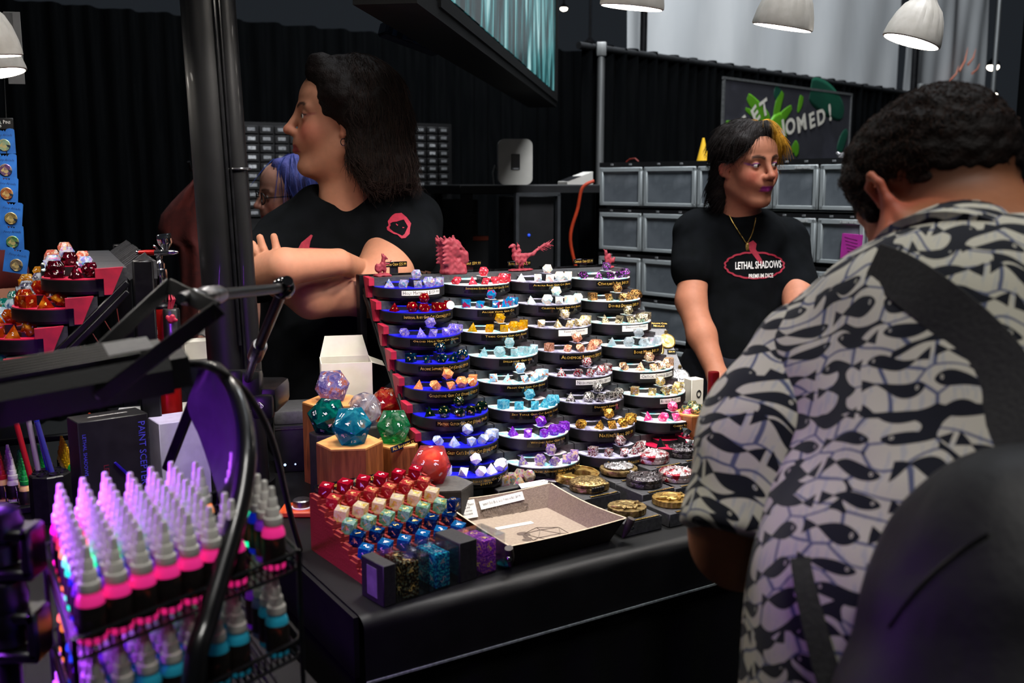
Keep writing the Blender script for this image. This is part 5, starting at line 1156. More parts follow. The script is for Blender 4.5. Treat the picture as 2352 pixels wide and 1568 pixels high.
for k in range(5):
    y0 = .03-.02*k; b.tube(resample([Vector((CU/2+.008, y0, z2-.05-.02*k)), Vector((CU/2+.012, y0+.02*math.sin(k), z2-.10-.02*k)), Vector((CU/2+.006, y0-.03, z2-.14-.01*k)), Vector((CU/2+.01, y0-.01, z2-.19))], 14), .0009, 5)
b.build('loose_wire', M('dark_red_wire', '5a1a12', .5, col2='4a140e', nscale=40), t)
SETS2 = [[('dark garnet red', gem('g_garnet', '4a0414', ['3a0210', '7a1028'], .3), nwhite), ('rainbow clear', MATS['die_iris'], None), ('peach pink glitter', gem('g_peach', 'f0a088', ['e06a60', 'f8d0a0', 'ffffff'], .4, nscale=120), nwhite)],
         [('amber and crimson', gem('g_amber', 'c8380c', ['a01810', 'e8901c'], .4, nscale=60), ngold), ('clear with dark ink', gem('g_ink', 'd0d4dc', ['e8ecf4', '30344a', 'c0a8d8'], .4, nscale=60), nwhite), ('golden yellow', gem('g_yellow', 'e0a028', ['c88010', 'f4d070'], .4), nwhite)],
         [('burnt orange', gem('g_orange', 'd05a08', ['b84404', 'f09a30'], .4, nscale=60), nwhite), ('pale blue clear', gem('g_pale', 'b8d8e8', ['e4f0f8', '2a6aa0'], .4, nscale=60), nwhite), ('sea green glitter', gem('g_sea', '1a9a90', ['107a74', '60d0c0', 'e0a070'], .35, nscale=110), nwhite)],
         [('turquoise with copper', gem('g_turq', '2ab8a0', ['1ca088', '68dcc8', 'f09870'], .35, nscale=110), M('copper_numeral', 'f0b890', .4, col2='e8a878', nscale=50)), ('navy and white swirl', gem('g_navy', '1a1e4a', ['101440', 'e0e0ee'], .3, nscale=50), nwhite), ('teal blue', gem('g_teal', '0e7088', ['0a5a70', '30a8b8'], .35), nwhite)]]
W3 = ['near', 'middle', 'far']
for i, row in enumerate(SETS2):
    for j, (desc, mt, nm) in enumerate(row):
        base = S2s @ T_((-j*CU, -i*RB, z2 - i*RR))
        tray(base, red_top if j == 0 else pastel, f'black half-round tray on the second rack holding the {desc} dice', 'dice trays on the second rack')
        r = random.Random(7*i+j)
        for k, (x, y) in enumerate(((-.052, -.034), (-.030, -.060), (.002, -.066), (.034, -.056), (.056, -.03))):
            n = [10, 12, 8, 6, 4][k]; die(n, base, (x, y, 0), r.uniform(0, 6.28), mt, nm, f'{desc} {WORD[n]}-sided die on the second rack', f'{desc} dice on the second rack', 1.28, r.randrange(20))
        die(20, base, (.045, -.006, .0), r.uniform(0, 6), mt, nm, f'{desc} twenty-sided die on the second rack', f'{desc} dice on the second rack', 1.25, r.randrange(20))
        die(12, base, (-.012, -.036, .0172), r.uniform(0, 6), mt, nm, f'{desc} twelve-sided die on the second rack', f'{desc} dice on the second rack', 1.2, r.randrange(12))

# ------------------------------------------------------------------ airbrush on its red compressor
p = atd(383, 860, 2.02); t = thing('airbrush_compressor', 'red cylindrical airbrush compressor with silver lettering', 'compressor', (p.x, p.y, TZ)); zc = atd(383, 702, 2.02).z - TZ
redan = M('red_anodised', 'a81414', .3, metal=.6, col2='8e1010', nscale=20)
b = MB(); b.lathe([(.027, 0), (.027, zc-.004), (.025, zc), (0, zc)], 32); b.build('body', redan, t)
b = MB(); b.lathe([(.0265, zc), (.0265, zc+.004), (.020, zc+.008), (.012, zc+.008)], 32); b.build('top_ring', blackm, t)
b = MB(); b.T = T_((.024, -.024, 0)); b.lathe([(.0165, zc-.062), (.0165, zc-.004), (.015, zc), (0, zc)], 28); b.build('pot', steel, t)
s = SDF(); s.path([(.0, 0, 0), (.004, .0, .008)], [.006, .005], .004); s.el((-.006, 0, .006), (.004, .003, .005), .004); s.el((.009, 0, .001), (.005, .003, .004), .004); P, F = s.mesh(.0012); o = obj('emblem', sdf_mesh('emblem', P, F), redpl, t); o.matrix_basis = T_((.028, -.0405, zc-.022))
for k in range(4):
    a = k*.6-1.2; b = MB(); b.tube([(.018+.006*math.cos(a), -.02+.006*math.sin(a), zc), (.02+.012*math.cos(a), -.022+.010*math.sin(a), zc+.018), (.016+.006*math.cos(a), -.014, zc+.034)], [.0026, .0022, .001], 8); b.build('claw', redpl, t)
me = fit_text('LETHAL SHADOWS', .075, .016, True, res=2); n_ = len(me.vertices); co = np.zeros(n_*3); me.vertices.foreach_get('co', co); co = co.reshape(-1, 3); th_ = -PI/2-.35 + co[:, 1]/.0272; co2 = np.stack([.0274*np.cos(th_), .0274*np.sin(th_), zc-.075-co[:, 0]], 1); me.vertices.foreach_set('co', co2.ravel()); me.update(); obj('lettering', me, M('silver_ink', 'c8a8a8', .4, col2='b89898', nscale=50), t)
t = thing('airbrush', 'chrome airbrush with a red handle and paint cup on the compressor hose', 'airbrush', (p.x, p.y, TZ))
z1 = zc+.004; za = atd(370, 577, 2.02).z - TZ
b = MB(); b.T = T_((-.002, -.0, 0)); b.lathe([(.008, z1), (.010, z1+.012), (.010, z1+.034), (.0125, z1+.036), (.0128, z1+.05), (.0135, z1+.052), (.0135, z1+.066), (.0125, z1+.072), (.0095, z1+.074), (.0095, z1+.084), (.007, z1+.086), (.0045, z1+.092), (.0045, za-.014), (.006, za-.012), (.006, za)], 28); b.build('air_valve', chrome, t)
b = MB(); b.tube([(.0, 0, za), (.012, 0, za+.0005), (.028, 0, za+.001), (.036, 0, za+.001)], [.0062, .0064, .005, .0022], 20); b.tube([(-.01, 0, za), (.0, 0, za)], [.0062, .0062], 20); b.build('nozzle', chrome, t)
b = MB(); b.tube([(-.01, 0, za), (-.028, 0, za), (-.038, 0, za), (-.043, 0, za)], [.006, .0058, .0048, .004], 20); b.build('handle', redan, t)
b = MB(); b.ball((-.044, 0, za), (.0055, .0045, .0045)); b.build('end_knob', chrome, t)
b = MB(); b.T = T_((.013, 0, za+.004)) @ RY(-.12); b.lathe([(.004, 0), (.006, .004), (.012, .012), (.0142, .016), (.0142, .022), (.0146, .023), (.0146, .026), (.0142, .027), (.0142, .032), (.0125, .0335), (0, .034)], 28); b.build('paint_cup', chrome, t)
b = MB(); b.tube([(-.004, 0, za+.005), (-.008, 0, za+.012), (-.012, 0, za+.013)], [.0022, .002, .0028], 10); b.build('trigger', chrome, t)

# ------------------------------------------------------------------ strip of pin cards
pinblue = M('blue_card', '1f62b0', .6, col2='1a569e', nscale=30)
cards = [(10, 328, -.0), (16, 398, -.03), (20, 435, -.1), (26, 492, -.12), (30, 547, -.04), (38, 600, -.14)]
cards = [(7, 325, .0, .0), (11, 382, -.05, .0), (14, 436, -.09, .0), (24, 493, -.12, .0), (27, 547, -.03, .0), (37, 600, -.19, .0)]
mets = ['9ab89a', '6a4a78', 'a86038', '8a7848', '5a8a58', '7a6a58']
for k, (px, py, rz, _) in enumerate(cards):
    p = atd(px, py, 2.3 - .004*k); T = frame(p, (1, .15, 0), (0, 0, 1)) @ RZ(rz); t = thing('pin_card', f'blue pin card, {["top", "second", "third", "fourth", "fifth", "bottom"][k]} of the hanging strip', 'card', group='blue pin cards', T=T)
    b = MB(); out = [(-.026, -.027), (.026, -.027), (.026, .026)] + [(.026-.009*(1-math.cos(a)), .026+.004*math.sin(a)) for a in (.8, 1.6, 2.4, 3.1)] + [(.006, .022), (.003, .026), (0, .023), (-.003, .026), (-.006, .022), (-.008, .026), (-.012, .03), (-.018, .03), (-.026, .027)]
    b.prism(out, -.0008, .0008); b.build('card', pinblue, t, smooth=None)
    b = MB(); b.T = T_((.002, -.008, .0008)); b.lathe([(.0138, 0), (.0138, .0022), (.0125, .003), (.012, .0022), (0, .0022)], 24); b.build('pin', M(f'enamel_{k}', mets[k], .3, metal=.5, col2=['d8c080', mets[k], '2a3a4a'], nscale=140, ntype='cells', ramp=(.2, .8)), t)
    lettering('Pinny Arcade', .038, .0075, T_((.002, .014, .0011)), M('navy_ink', '0c1c40', .6, col2='0e2048', nscale=40), t, caps=False, shear=.3, res=1)
p = atd(10, 284, 2.3); t = thing('pin_sign', 'small black sign reading Enamel Pins above the blue pin cards', 'sign', T=frame(p, (1, .15, 0), (0, 0, 1))); b = MB(); b.rbox((-.01, 0, 0), (.06, .026, .004), .001, 1); b.build('plate', black, t)
lettering('Enamel Pins', .048, .008, T_((-.01, .004, .0025)), white_ink, t, res=1); lettering('$5', .008, .006, T_((-.01, -.006, .0025)), white_ink, t, res=1)
b = MB(); q = atd(4, 60, 2.3); b.tube([q, atd(14, 270, 2.302), atd(14, 330, 2.304), atd(30, 600, 2.304)], .0012, 6); tag(b.build('hanging_cord', black), 'thin dark cord carrying the strip of pin cards', 'cord')
# ------------------------------------------------------------------ thick pole, lamp bar and reflector lamps
pole_m = M('black_pole_paint', '08080a', .45, col2='0c0c0e', nscale=25, coat=.1)
p = Vector((PP.x, PP.y, TZ)); T = thing('pole', 'thick black pole with a slimmer cable tube strapped to it', 'pole', T=T_((p.x, p.y, TZ)) @ RY(-.028))
b = MB(); b.cyl((0, 0, 0), (0, 0, 1.75), .043, n=36); b.build('pole', pole_m, T)
b = MB(); b.cyl((.049, -.012, .0), (.044, -.012, 1.75), .019, n=24); b.build('cable_tube', pole_m, T)
b = MB(); b.tube([(.034, -.036, .3), (.033, -.037, .8), (.03, -.038, 1.2), (.032, -.038, 1.75)], .0035, 8); b.tube([(.041, -.032, .2), (.04, -.033, .9), (.039, -.034, 1.75)], .0025, 8); b.build('cable', M('cable_sheath', '0e0e10', .25, col2='141416', nscale=40, coat=.3), T)
zs = atd(575, 391, 2.05).z - TZ
b = MB(); b.tube([(.049+.0215*math.cos(a), -.012+.0215*math.sin(a), zs) for a in [k*PI/10 for k in range(21)]], .0025, 6, False); b.build('strap', M('zip_tie', '2a2a2c', .2, col2='353537', nscale=20, coat=.8), T)
b = MB(); b.lathe([(.075, 0), (.075, .012), (.06, .02), (.045, .022)], 32); b.build('base', blackm, T)
# galvanised bracket near the top
galv = M('galvanised_steel', '8e908e', .5, metal=.7, col2='a4a6a4', nscale=60, bump=.15)
q0 = atd(462, 84, 1.99); Tg = frame(q0, (1, .25, 0), (.0, 0, 1)); t = thing('steel_bracket', 'galvanised steel plate bracket with a faded sticker on the pole', 'bracket', T=Tg)
zl, zh = -.078, .30
b = MB(); b.prism([(-.023, zl+.012), (-.014, zl), (.014, zl), (.023, zl+.012), (.025, zh), (-.027, zh)], -.003, .003); b.build('plate', galv, t, smooth=None)
b = MB(); b.prism([(-.015, -.004), (.015, -.002), (.015, .048), (-.015, .046)], .003, .0042); b.build('sticker', M('faded_sticker', 'a08a60', .7, col2=['b09a70', '4a4030'], nscale=110, stretch=(.4, 2, 1), ramp=(.5, .62)), t, smooth=None)
b = MB(); b.rbox((.036, -.048, -.012), (.03, .04, .03), .003, 1); b.build('block', galv, t)
b = MB(); b.T = T_((-.004, -.05, .004)); b.lathe([(.006, 0), (.006, .01), (.014, .012), (.014, .02), (0, .022)], 16)
for k in range(3):
    a = 2.2+k*2.1; b.tube([(0, 0, .016), (.026*math.cos(a), .026*math.sin(a), .02)], [.008, .006], 10)
b.build('wing_knob', black, t)
# reflector lamps
par_w = M('white_lamp_body', 'cfcac2', .5, col2='c4bfb6', nscale=40); par_g = M('lit_lamp_lens', 'ffffff', .4, emit='fff6ea', estr=26)
def par_meshes():
    n = 48; prof = [(.019, .108), (.019, .100), (.021, .092), (.026, .084), (.040, .070), (.050, .050), (.057, .026), (.0605, .006), (.0605, 0), (.057, -.002)]
    b = MB(); vs = []; fs = []
    for k, (r, z) in enumerate(prof):
        for j in range(n):
            a = 2*PI*j/n; g = 1.0 if (j % 3) else .955 if .01 < z < .09 else 1.0; vs.append((r*g*math.cos(a), r*g*math.sin(a), z))
    for i in range(len(prof)-1):
        for j in range(n): fs.append((i*n+j, i*n+(j+1) % n, (i+1)*n+(j+1) % n, (i+1)*n+j))
    b.add(vs, fs); body = b.mesh('reflector', 25)
    b = MB(); b.lathe([(0, -.0015), (.03, -.0025), (.0572, 0), (.0572, .002)], 36); lens = b.mesh('lens', 40)
    b = MB(); b.lathe([(.0195, .10), (.0205, .104), (.0205, .135), (.017, .15), (.017, .175), (0, .178)], 24); sock = b.mesh('socket', 40)
    return body, lens, sock
PB, PL, PS = par_meshes()
def par(pos, aim, watts, label, group=None, col=(1., .93, .86), spot=2.3):
    z = (Vector(pos)-Vector(aim)).normalized(); T = z.to_track_quat('Z', 'Y').to_matrix().to_4x4(); T.translation = Vector(pos)
    t = thing('reflector_lamp', label, 'lamp', group=group, T=T); obj('reflector', PB, par_w, t); obj('lens', PL, par_g, t); obj('socket', PS, par_w, t)
    l = lamp('reflector_light', 'SPOT', (0, 0, 0), watts, col, None, spot_size=spot, spot_blend=.7, shadow_soft_size=.05); l.parent = t; l.location = (0, 0, -.012)
    return T
LP3 = [atd(1451, 16, 1.87), atd(1797, 62, 2.00), atd(2093, 95, 2.11)]
ld = (LP3[2]-LP3[0])/2
aims = [Vector((-.10, .10, -1)), Vector((-.16, .12, -1)), Vector((-.30, .05, -1))]
w_ = 22
par(LP3[0], LP3[0] + aims[0], w_, 'lit white reflector lamp above the raptor figurine end of the rack')
par(LP3[1], LP3[1] + aims[1], w_*.7, 'lit white ribbed lamp hanging in front of the white banner, over the green sign')
par(LP3[2], LP3[2] + aims[2], w_*.8, 'lit white ribbed lamp over the bending man, socket and all')
for k in (1, 2, 3): par(LP3[0] - ld*k + Vector((0, 0, .03*k)), LP3[0] - ld*k + (Vector((.02, .16, -1)), Vector((.0, .12, -1)), Vector((.05, -.25, -1)))[k-1], w_*(1.05, 1.05, .5)[k-1], f'lit white reflector lamp further along the lamp bar, {["first", "second", "third"][k-1]} beyond the rack', 'lamps along the bar')  # out-of-view lamps continuing the row, put in to light dice and bottles
LQ = [atd(-30, 128, 1.82), atd(-8, 168, 2.12)]
par(LQ[0], LQ[0] + Vector((.05, .1, -1)), 5, 'lit white reflector lamp above the pin cards, closer to the pole'); par(LQ[1], LQ[1] + Vector((.2, .0, -1)), 5, 'lit white reflector lamp just above the pin sign')
zb = max(q.z for q in LP3) + .20
t = thing('lamp_bar', 'black horizontal bar carrying the reflector lamps', 'bar'); b = MB(); a_ = LP3[0] - ld*5; c_ = LP3[2] + ld*.8; a_.z = c_.z = zb+.03; b.cyl(a_, c_, .016, n=14); b.build('bar', blackm, t)
for q in LP3 + [LP3[0]-ld*k for k in (1, 2, 3)]: b = MB(); b.cyl((q.x, q.y+.02, q.z+.16), (q.x, q.y+.01, zb+.03), .007, n=8); b.build('drop_rod', blackm, t)
# light grey placard behind the left lamps
p0 = atd(-60, 190, 2.3); t = thing('grey_placard', 'pale grey plastic holder hanging behind the lamps', 'sign', T=frame(atd(14, 110, 2.35), (1, .15, 0), (0, 0, 1))); b = MB(); b.box((.018, 0, 0), (.036, .165, .003)); b.box((-.02, .062, 0), (.08, .036, .003)); b.build('plate', M('pale_grey_plastic', '8f8d8a', .6, col2='999794', nscale=20), t, smooth=None)
b = MB(); b.tube([(-.02, .075, 0), (-.02, .3, 0)], .004, 8); b.build('hanger', black, t)

# ------------------------------------------------------------------ storage bins along the right side
bin_m = M('clouded_grey_plastic', '868c8e', .35, col2='969c9e', nscale=4, trans=.0, spec=.4)
bin_in = M('darker_bin_window', '62686e', .3, col2=['565c62', '6e747a'], nscale=6)
binlid = M('black_bin_lid', '0d0d0f', .5, col2='121214', nscale=20)
bn0 = atd(1380, 784, 4.47); bn1 = atd(1935, 784, 3.60); bn0.z = bn1.z = 0; bd = (bn1-bn0).normalized(); bnn = Vector((bd.y, -bd.x, 0))       # face normal, towards the camera
def onbin(px, py): return onplane(px, py, bn0, bnn)
seams = [1378, 1478, 1602, 1690, 1776, 1882, 1996, 2110, 2230]
BZ = [onbin(1380, y).z for y in (385, 472, 487, 572, 587, 667, 682, 765)]
rowz = [(BZ[1], BZ[0]), (BZ[3], BZ[2]), (BZ[5], BZ[4]), (BZ[7], BZ[6])]
hh = BZ[6]-BZ[7]; gap_ = BZ[5]-BZ[6]; zc_ = BZ[7]
while zc_ - gap_ - hh > .02: rowz.append((zc_-gap_-hh, zc_-gap_)); zc_ -= gap_+hh
rowz.append((.0, zc_-gap_)) if zc_-gap_ > .05 else None
xs_ = [(onbin(s_, 430) - bn0).dot(bd) for s_ in seams]
RN = ['top', 'second', 'third', 'fourth', 'fifth', 'sixth', 'seventh', 'eighth', 'ninth', 'tenth']
CN = ['end', 'second', 'third', 'fourth', 'fifth', 'sixth', 'seventh', 'eighth']
for ri, (za_, zb_) in enumerate(rowz):
    for ci in range(len(xs_)-1):
        if ri > 4 and ci > 3: continue
        if ci > 6: continue
        x0_, x1_ = xs_[ci]+.003, xs_[ci+1]-.003; W_ = x1_-x0_; H_ = zb_-za_; o_ = bn0 + bd*((x0_+x1_)/2) + Vector((0, 0, za_)); T = frame(o_, bd, -bnn)
        t = thing('storage_bin', f'clouded grey plastic storage bin, {RN[ri]} row, {CN[ci]} bin counted from the drape post', 'bin', group='stacked storage bins', T=T)
        b = MB(); b.rbox((0, .15, H_/2), (W_, .30, H_-.002), .006, 2); b.build('body', bin_m, t)
        b = MB(); fr_ = .02; b.rbox((0, -.003, H_-fr_*.5), (W_*.98, .012, fr_), .003, 1); b.rbox((0, -.003, fr_*.45), (W_*.98, .012, fr_*.8), .003, 1)
        for s_ in (-1, 1): b.rbox((s_*(W_*.49-fr_*.45), -.003, H_/2), (fr_*.9, .012, H_-.004), .003, 1)
        b.build('front_frame', bin_m, t)
        b = MB(); b.box((0, -.0008, H_*.48), (W_-2.4*fr_, .002, H_-2.2*fr_)); b.build('window', bin_in, t, smooth=None)
        if ri < 4 and ci >= 3: b = MB(); b.box((W_*.16, -.0095, H_-.010), (W_*.34, .001, .009)); b.build('label', M('dim_label', 'a8aaaa', .7, col2=['b4b6b6', '6a6c6c'], nscale=160, ramp=(.45, .62), stretch=(1, 1, .3)), t, smooth=None)
for ri in range(min(5, len(rowz))):
    zt_ = rowz[ri][1]; t = thing('rack_rail', f'black rail with grey clips above the {RN[ri]} row of bins', 'rail', group='bin rack rails', T=frame(bn0 + Vector((0, 0, zt_)), bd, -bnn)); g_ = .016 if ri else .022
    b = MB(); b.box(((xs_[0]+xs_[7])/2, .15, g_/2+.0005), (xs_[7]-xs_[0], .31, g_-.002)); b.build('rail', binlid, t, smooth=None)
    for ci in range(7):
        for f_ in (.3, .72): b = MB(); b.rbox((xs_[ci]+(xs_[ci+1]-xs_[ci])*f_, -.006, g_*.5), (.014, .006, .008), .001, 1); b.build('clip', M('grey_clip', '6a6c6e', .6, col2='5a5c5e', nscale=60), t)
# sticky note
q = onbin(1960, 566); T = frame(q + bnn*.016, bd, Vector((0, 0, 1))) @ RZ(-.04); t = thing('sticky_note', 'magenta sticky note with handwriting stuck on a storage bin', 'note', T=T); b = MB(); b.box((0, 0, -.007), (.076, .088, .014)); b.build('paper', M('magenta_paper', 'b02a98', .7, col2='a4268c', nscale=20), t, smooth=None)
b = MB(); r = random.Random(4)
for k in range(6):
    y = .032-.012*k; x = -.028+.004*k; pts = []
    for i in range(22): pts.append((x+i*.0024*(1-.05*k), y-.0012*i*.3+.0018*math.sin(i*1.9+k), .0006))
    b.tube(pts, .0005, 3)
b.build('handwriting', black_ink, t)
# goods on top of the bins
zt = rowz[0][1] + .021
def cone(px, hpx, colr, lab, base_w):
    q = onbin(px, 363) - bnn*.1; t = thing('paper_cone', lab, 'cone', (q.x, q.y, zt)); H_ = .095; b = MB(); b.lathe([(base_w, 0), (base_w*.96, .004), (.004, H_*hpx), (0, H_*hpx)], 24); b.build('cone', M('felt_' + colr, colr, .7, col2=colr, nscale=30), t)
cone(1580, 1.0, 'd8a818', 'yellow cone standing on the storage bins', .026); cone(1645, .7, '0c6a44', 'dark green cone on the storage bins beside the person', .020)
s = SDF(); s.el((0, 0, .03), (.16, .07, .022), .01); s.el((.08, 0, .036), (.12, .07, .028), .02); P, F = s.mesh(.006, lambda q: .010*wob(q, 55)+.006*wob(q, 140), .03)
q = onbin(1985, 345) - bnn*.12; T = frame((q.x, q.y, zt), bd, -bnn) @ RY(-.16); tag(obj('foil_bag', sdf_mesh('foil_bag', P, F), M('crinkled_foil', 'a8a4a6', .28, metal=.7, col2='8a8688', nscale=60, bump=.6, bscale=90), T=T @ T_((0, 0, .004))), 'crumpled silver plastic bag lying on the storage bins', 'bag')
q = onbin(1420, 372) - bnn*.1; b = MB(); b.tube([Vector((q.x, q.y, zt)) + bd*x + Vector((0, 0, z)) for x, z in ((-.04, .003), (-.02, .016), (.01, .018), (.03, .004))], .004, 8); tag(b.build('cable_loop', M('dim_red_cable', '6a1c14', .5, col2='5a1810', nscale=30)), 'dim red cable loop on the end storage bin', 'cable')
# ------------------------------------------------------------------ green splash sign
sg0 = w2a + w2n*.10
def onsg(px, py): return onplane(px, py, sg0, w2n)
c4 = [onsg(1656, 352), onsg(1947, 352), onsg(1940, 212), onsg(1650, 181)]; o_ = (c4[0]+c4[1])/2; Tq = frame(o_, w2d, Vector((0, 0, 1))); iv = Tq.inverted()
SWd = (c4[1]-c4[0]).length; zt_ = (iv @ c4[3]).y; zt2 = (iv @ c4[2]).y; SH = (zt_+zt2)/2
t = thing('splash_sign', 'dark sign with green paint splash reading GET GNOMED!', 'sign', T=Tq @ T_((0, 0, 0)))
b = MB(); b.rbox((0, SH/2-.1, 0), (SWd, SH+.2, .012), .003, 1); b.build('board', M('charcoal_sign', '2a2a30', .6, col2=['26262c', '303038'], nscale=3), t)
b = MB()
for c, d_ in (((0, SH, .004), (SWd+.02, .014, .014)), ((-SWd/2, SH/2-.1, .004), (.014, SH+.2, .014)), ((SWd/2, SH/2-.1, .004), (.014, SH+.2, .014))): b.box(c, d_)
b.build('frame', alu, t, smooth=None)
spl = M('green_splash', '42780f', .5, col2='4c8614', nscale=4); dkg = M('dark_green_blot', '0c3a2c', .5, col2='0e4432', nscale=4)
def sg(px, py): q = iv @ onsg(px, py); return q.x, q.y
def blob(parent, pts, r0, r1, mat, z=.0075, name='splash'):
    b = MB(); P_ = [Vector((*sg(*q), z)) for q in pts]; n = len(P_); b.tube(resample(P_, 12), [(r0+(r1-r0)*i/12)*math.sin(PI*min(1, (i+1.2)/13.5))**.4 for i in range(13)], 12, flat=.06 if False else 1.0)
    o = b.build(name, mat, parent); 
    for v in o.data.vertices: v.co.z = z + (v.co.z - z)*.03
    return o
for pts, r0, r1 in (([(1800, 285), (1785, 300), (1765, 322)], .11, .12), ([(1715, 222), (1735, 245), (1765, 275)], .035, .05), ([(1796, 212), (1786, 240), (1778, 280)], .03, .05), ([(1816, 246), (1796, 268), (1780, 290)], .025, .05),
                    ([(1840, 220), (1836, 240), (1830, 258)], .035, .02), ([(1930, 243), (1912, 250), (1895, 262)], .03, .02), ([(1665, 282), (1690, 290), (1720, 300)], .02, .03), ([(1710, 250), (1740, 270), (1770, 285)], .015, .04), ([(1820, 330), (1826, 345), (1822, 352)], .05, .04)):
    blob(t, pts, r0, r1, spl)
blob(t, [(1860, 205), (1900, 230), (1935, 262)], .12, .10, dkg, .0066); blob(t, [(1925, 350), (1935, 320), (1945, 300)], .06, .04, dkg, .0066); blob(t, [(1790, 205), (1780, 230)], .06, .05, dkg, .0064)
def sgl(s_, px, py, hpx, rot):
    x, y = sg(px, py); x2, y2 = sg(px, py+hpx); me = text_mesh(s_, 1., res=3, bold=.035); n_ = len(me.vertices); co = np.zeros(n_*3); me.vertices.foreach_get('co', co); co = co.reshape(-1, 3); co -= (co.min(0)+co.max(0))/2; co *= abs(y-y2)/(co[:, 1].max()-co[:, 1].min()); co[:, 0] *= 1.15; me.vertices.foreach_set('co', co.ravel()); me.update()
    obj('lettering', me, M('cream_letter', 'c8c4b8', .6, col2='bcb8ac', nscale=20), t, T=T_((x, y, .011)) @ RZ(rot))
for ch, px, py, h_, rot in (('G', 1705, 286, 36, .75), ('E', 1732, 262, 38, .7), ('T', 1752, 248, 38, .45), ('G', 1757, 322, 36, .3), ('N', 1788, 298, 40, .3), ('O', 1812, 290, 38, .3), ('M', 1838, 283, 38, .3), ('E', 1862, 276, 36, .3), ('D', 1883, 268, 36, .3), ('!', 1903, 258, 40, .25)): sgl(ch, px, py, h_, rot)
# ------------------------------------------------------------------ big screen overhead
far, near = atd(1278, 214, 4.6), atd(1036, 0, 1.0); zb_ = far.z; r = ray(1036, 0); near = Vector((0, 0, CAMZ)) + r*((zb_-CAMZ)/r.z); sx = (near-far); sx.z = 0; SLn = sx.length + .12; xh = sx.normalized()
Tv = frame(far, -xh, Vector((0, 0, 1))); nv = Tv.to_3x3() @ Vector((0, 0, 1))
t = thing('video_screen', 'large black-framed screen overhead showing teal ghostly shapes', 'screen', T=Tv)     # local x to the far end, y up, z towards the viewer side
SHt = 1.05; scr_b = M('dark_screen_case', '050506', .6, col2='080809', nscale=20, spec=.2)
b = MB(); b.rbox((-SLn/2, SHt/2-.02, -.035), (SLn, SHt, .05), .006, 1); b.build('housing', scr_b, t)
b = MB()
for c, d_ in (((-SLn/2, -.022, -.006), (SLn+.02, .03, .022)), ((.004, SHt/2-.02, -.006), (.018, SHt, .022)), ((-SLn/2, SHt-.03, -.006), (SLn, .02, .022))): b.box(c, d_)
b.build('bezel', scr_b, t, smooth=None)
b = MB(); b.box((-SLn/2-.10, -.045, -.065), (SLn+.22, .035, .13)); b.build('under_beam', scr_b, t, smooth=None)
sm = bpy.data.materials.new('teal_video'); sm.use_nodes = True; N = sm.node_tree.nodes; L = sm.node_tree.links; pb = N['Principled BSDF']; pb.inputs['Base Color'].default_value = (.01, .02, .02, 1); pb.inputs['Roughness'].default_value = .3
tc = N.new('ShaderNodeTexCoord'); mp = N.new('ShaderNodeMapping'); mp.inputs['Scale'].default_value = (6.5, 1.3, 1); mp.inputs['Rotation'].default_value = (0, 0, -.12); L.new(tc.outputs['Object'], mp.inputs[0]); nz = N.new('ShaderNodeTexNoise'); nz.inputs['Scale'].default_value = 1.5; nz.inputs['Detail'].default_value = 7; nz.inputs['Distortion'].default_value = 1.2; L.new(mp.outputs[0], nz.inputs['Vector'])
cr = N.new('ShaderNodeValToRGB'); e = cr.color_ramp.elements; e[0].position = .40; e[0].color = (.001, .004, .005, 1); e[1].position = .72; e[1].color = (.55, .85, .85, 1); q = e.new(.52); q.color = (.02, .12, .13, 1); q = e.new(.6); q.color = (.10, .36, .38, 1); L.new(nz.outputs['Fac'], cr.inputs[0]); L.new(cr.outputs[0], pb.inputs['Emission Color']); pb.inputs['Emission Strength'].default_value = .75; MATS['teal_video'] = sm
b = MB(); b.box((-SLn/2-.003, SHt/2-.012, -.0085), (SLn-.012, SHt-.04, .003)); b.build('screen', sm, t, smooth=None)
for x in (-.3, -SLn+.3): b = MB(); b.cyl((x, SHt-.05, -.06), (x, 3.2, -.06), .02, n=10); b.build('hanger', blackm, t)
# dark blue fixture under the beam
q = atd(945, 88, 2.7); t = thing('bar_fixture', 'dark blue slatted light fixture hanging under the big screen', 'fixture', T=frame(q, (.9, .45, -.28), (-.4, .9, 0))); b = MB(); b.rbox((0, 0, 0), (.17, .07, .04), .006, 1); b.build('body', M('dark_blue_metal', '101a2c', .4, metal=.4, col2='16233a', nscale=20), t)
b = MB()
for k in range(5): b.box((-.06+.03*k, -.036, .0), (.012, .004, .034))
b.build('slat', M('dim_blue_slat', '1c3050', .4, col2='16283f', nscale=20), t, smooth=None); b = MB(); b.cyl((0, 0, .02), (0, 0, .9), .008, n=8); b.build('hanger', blackm, t)
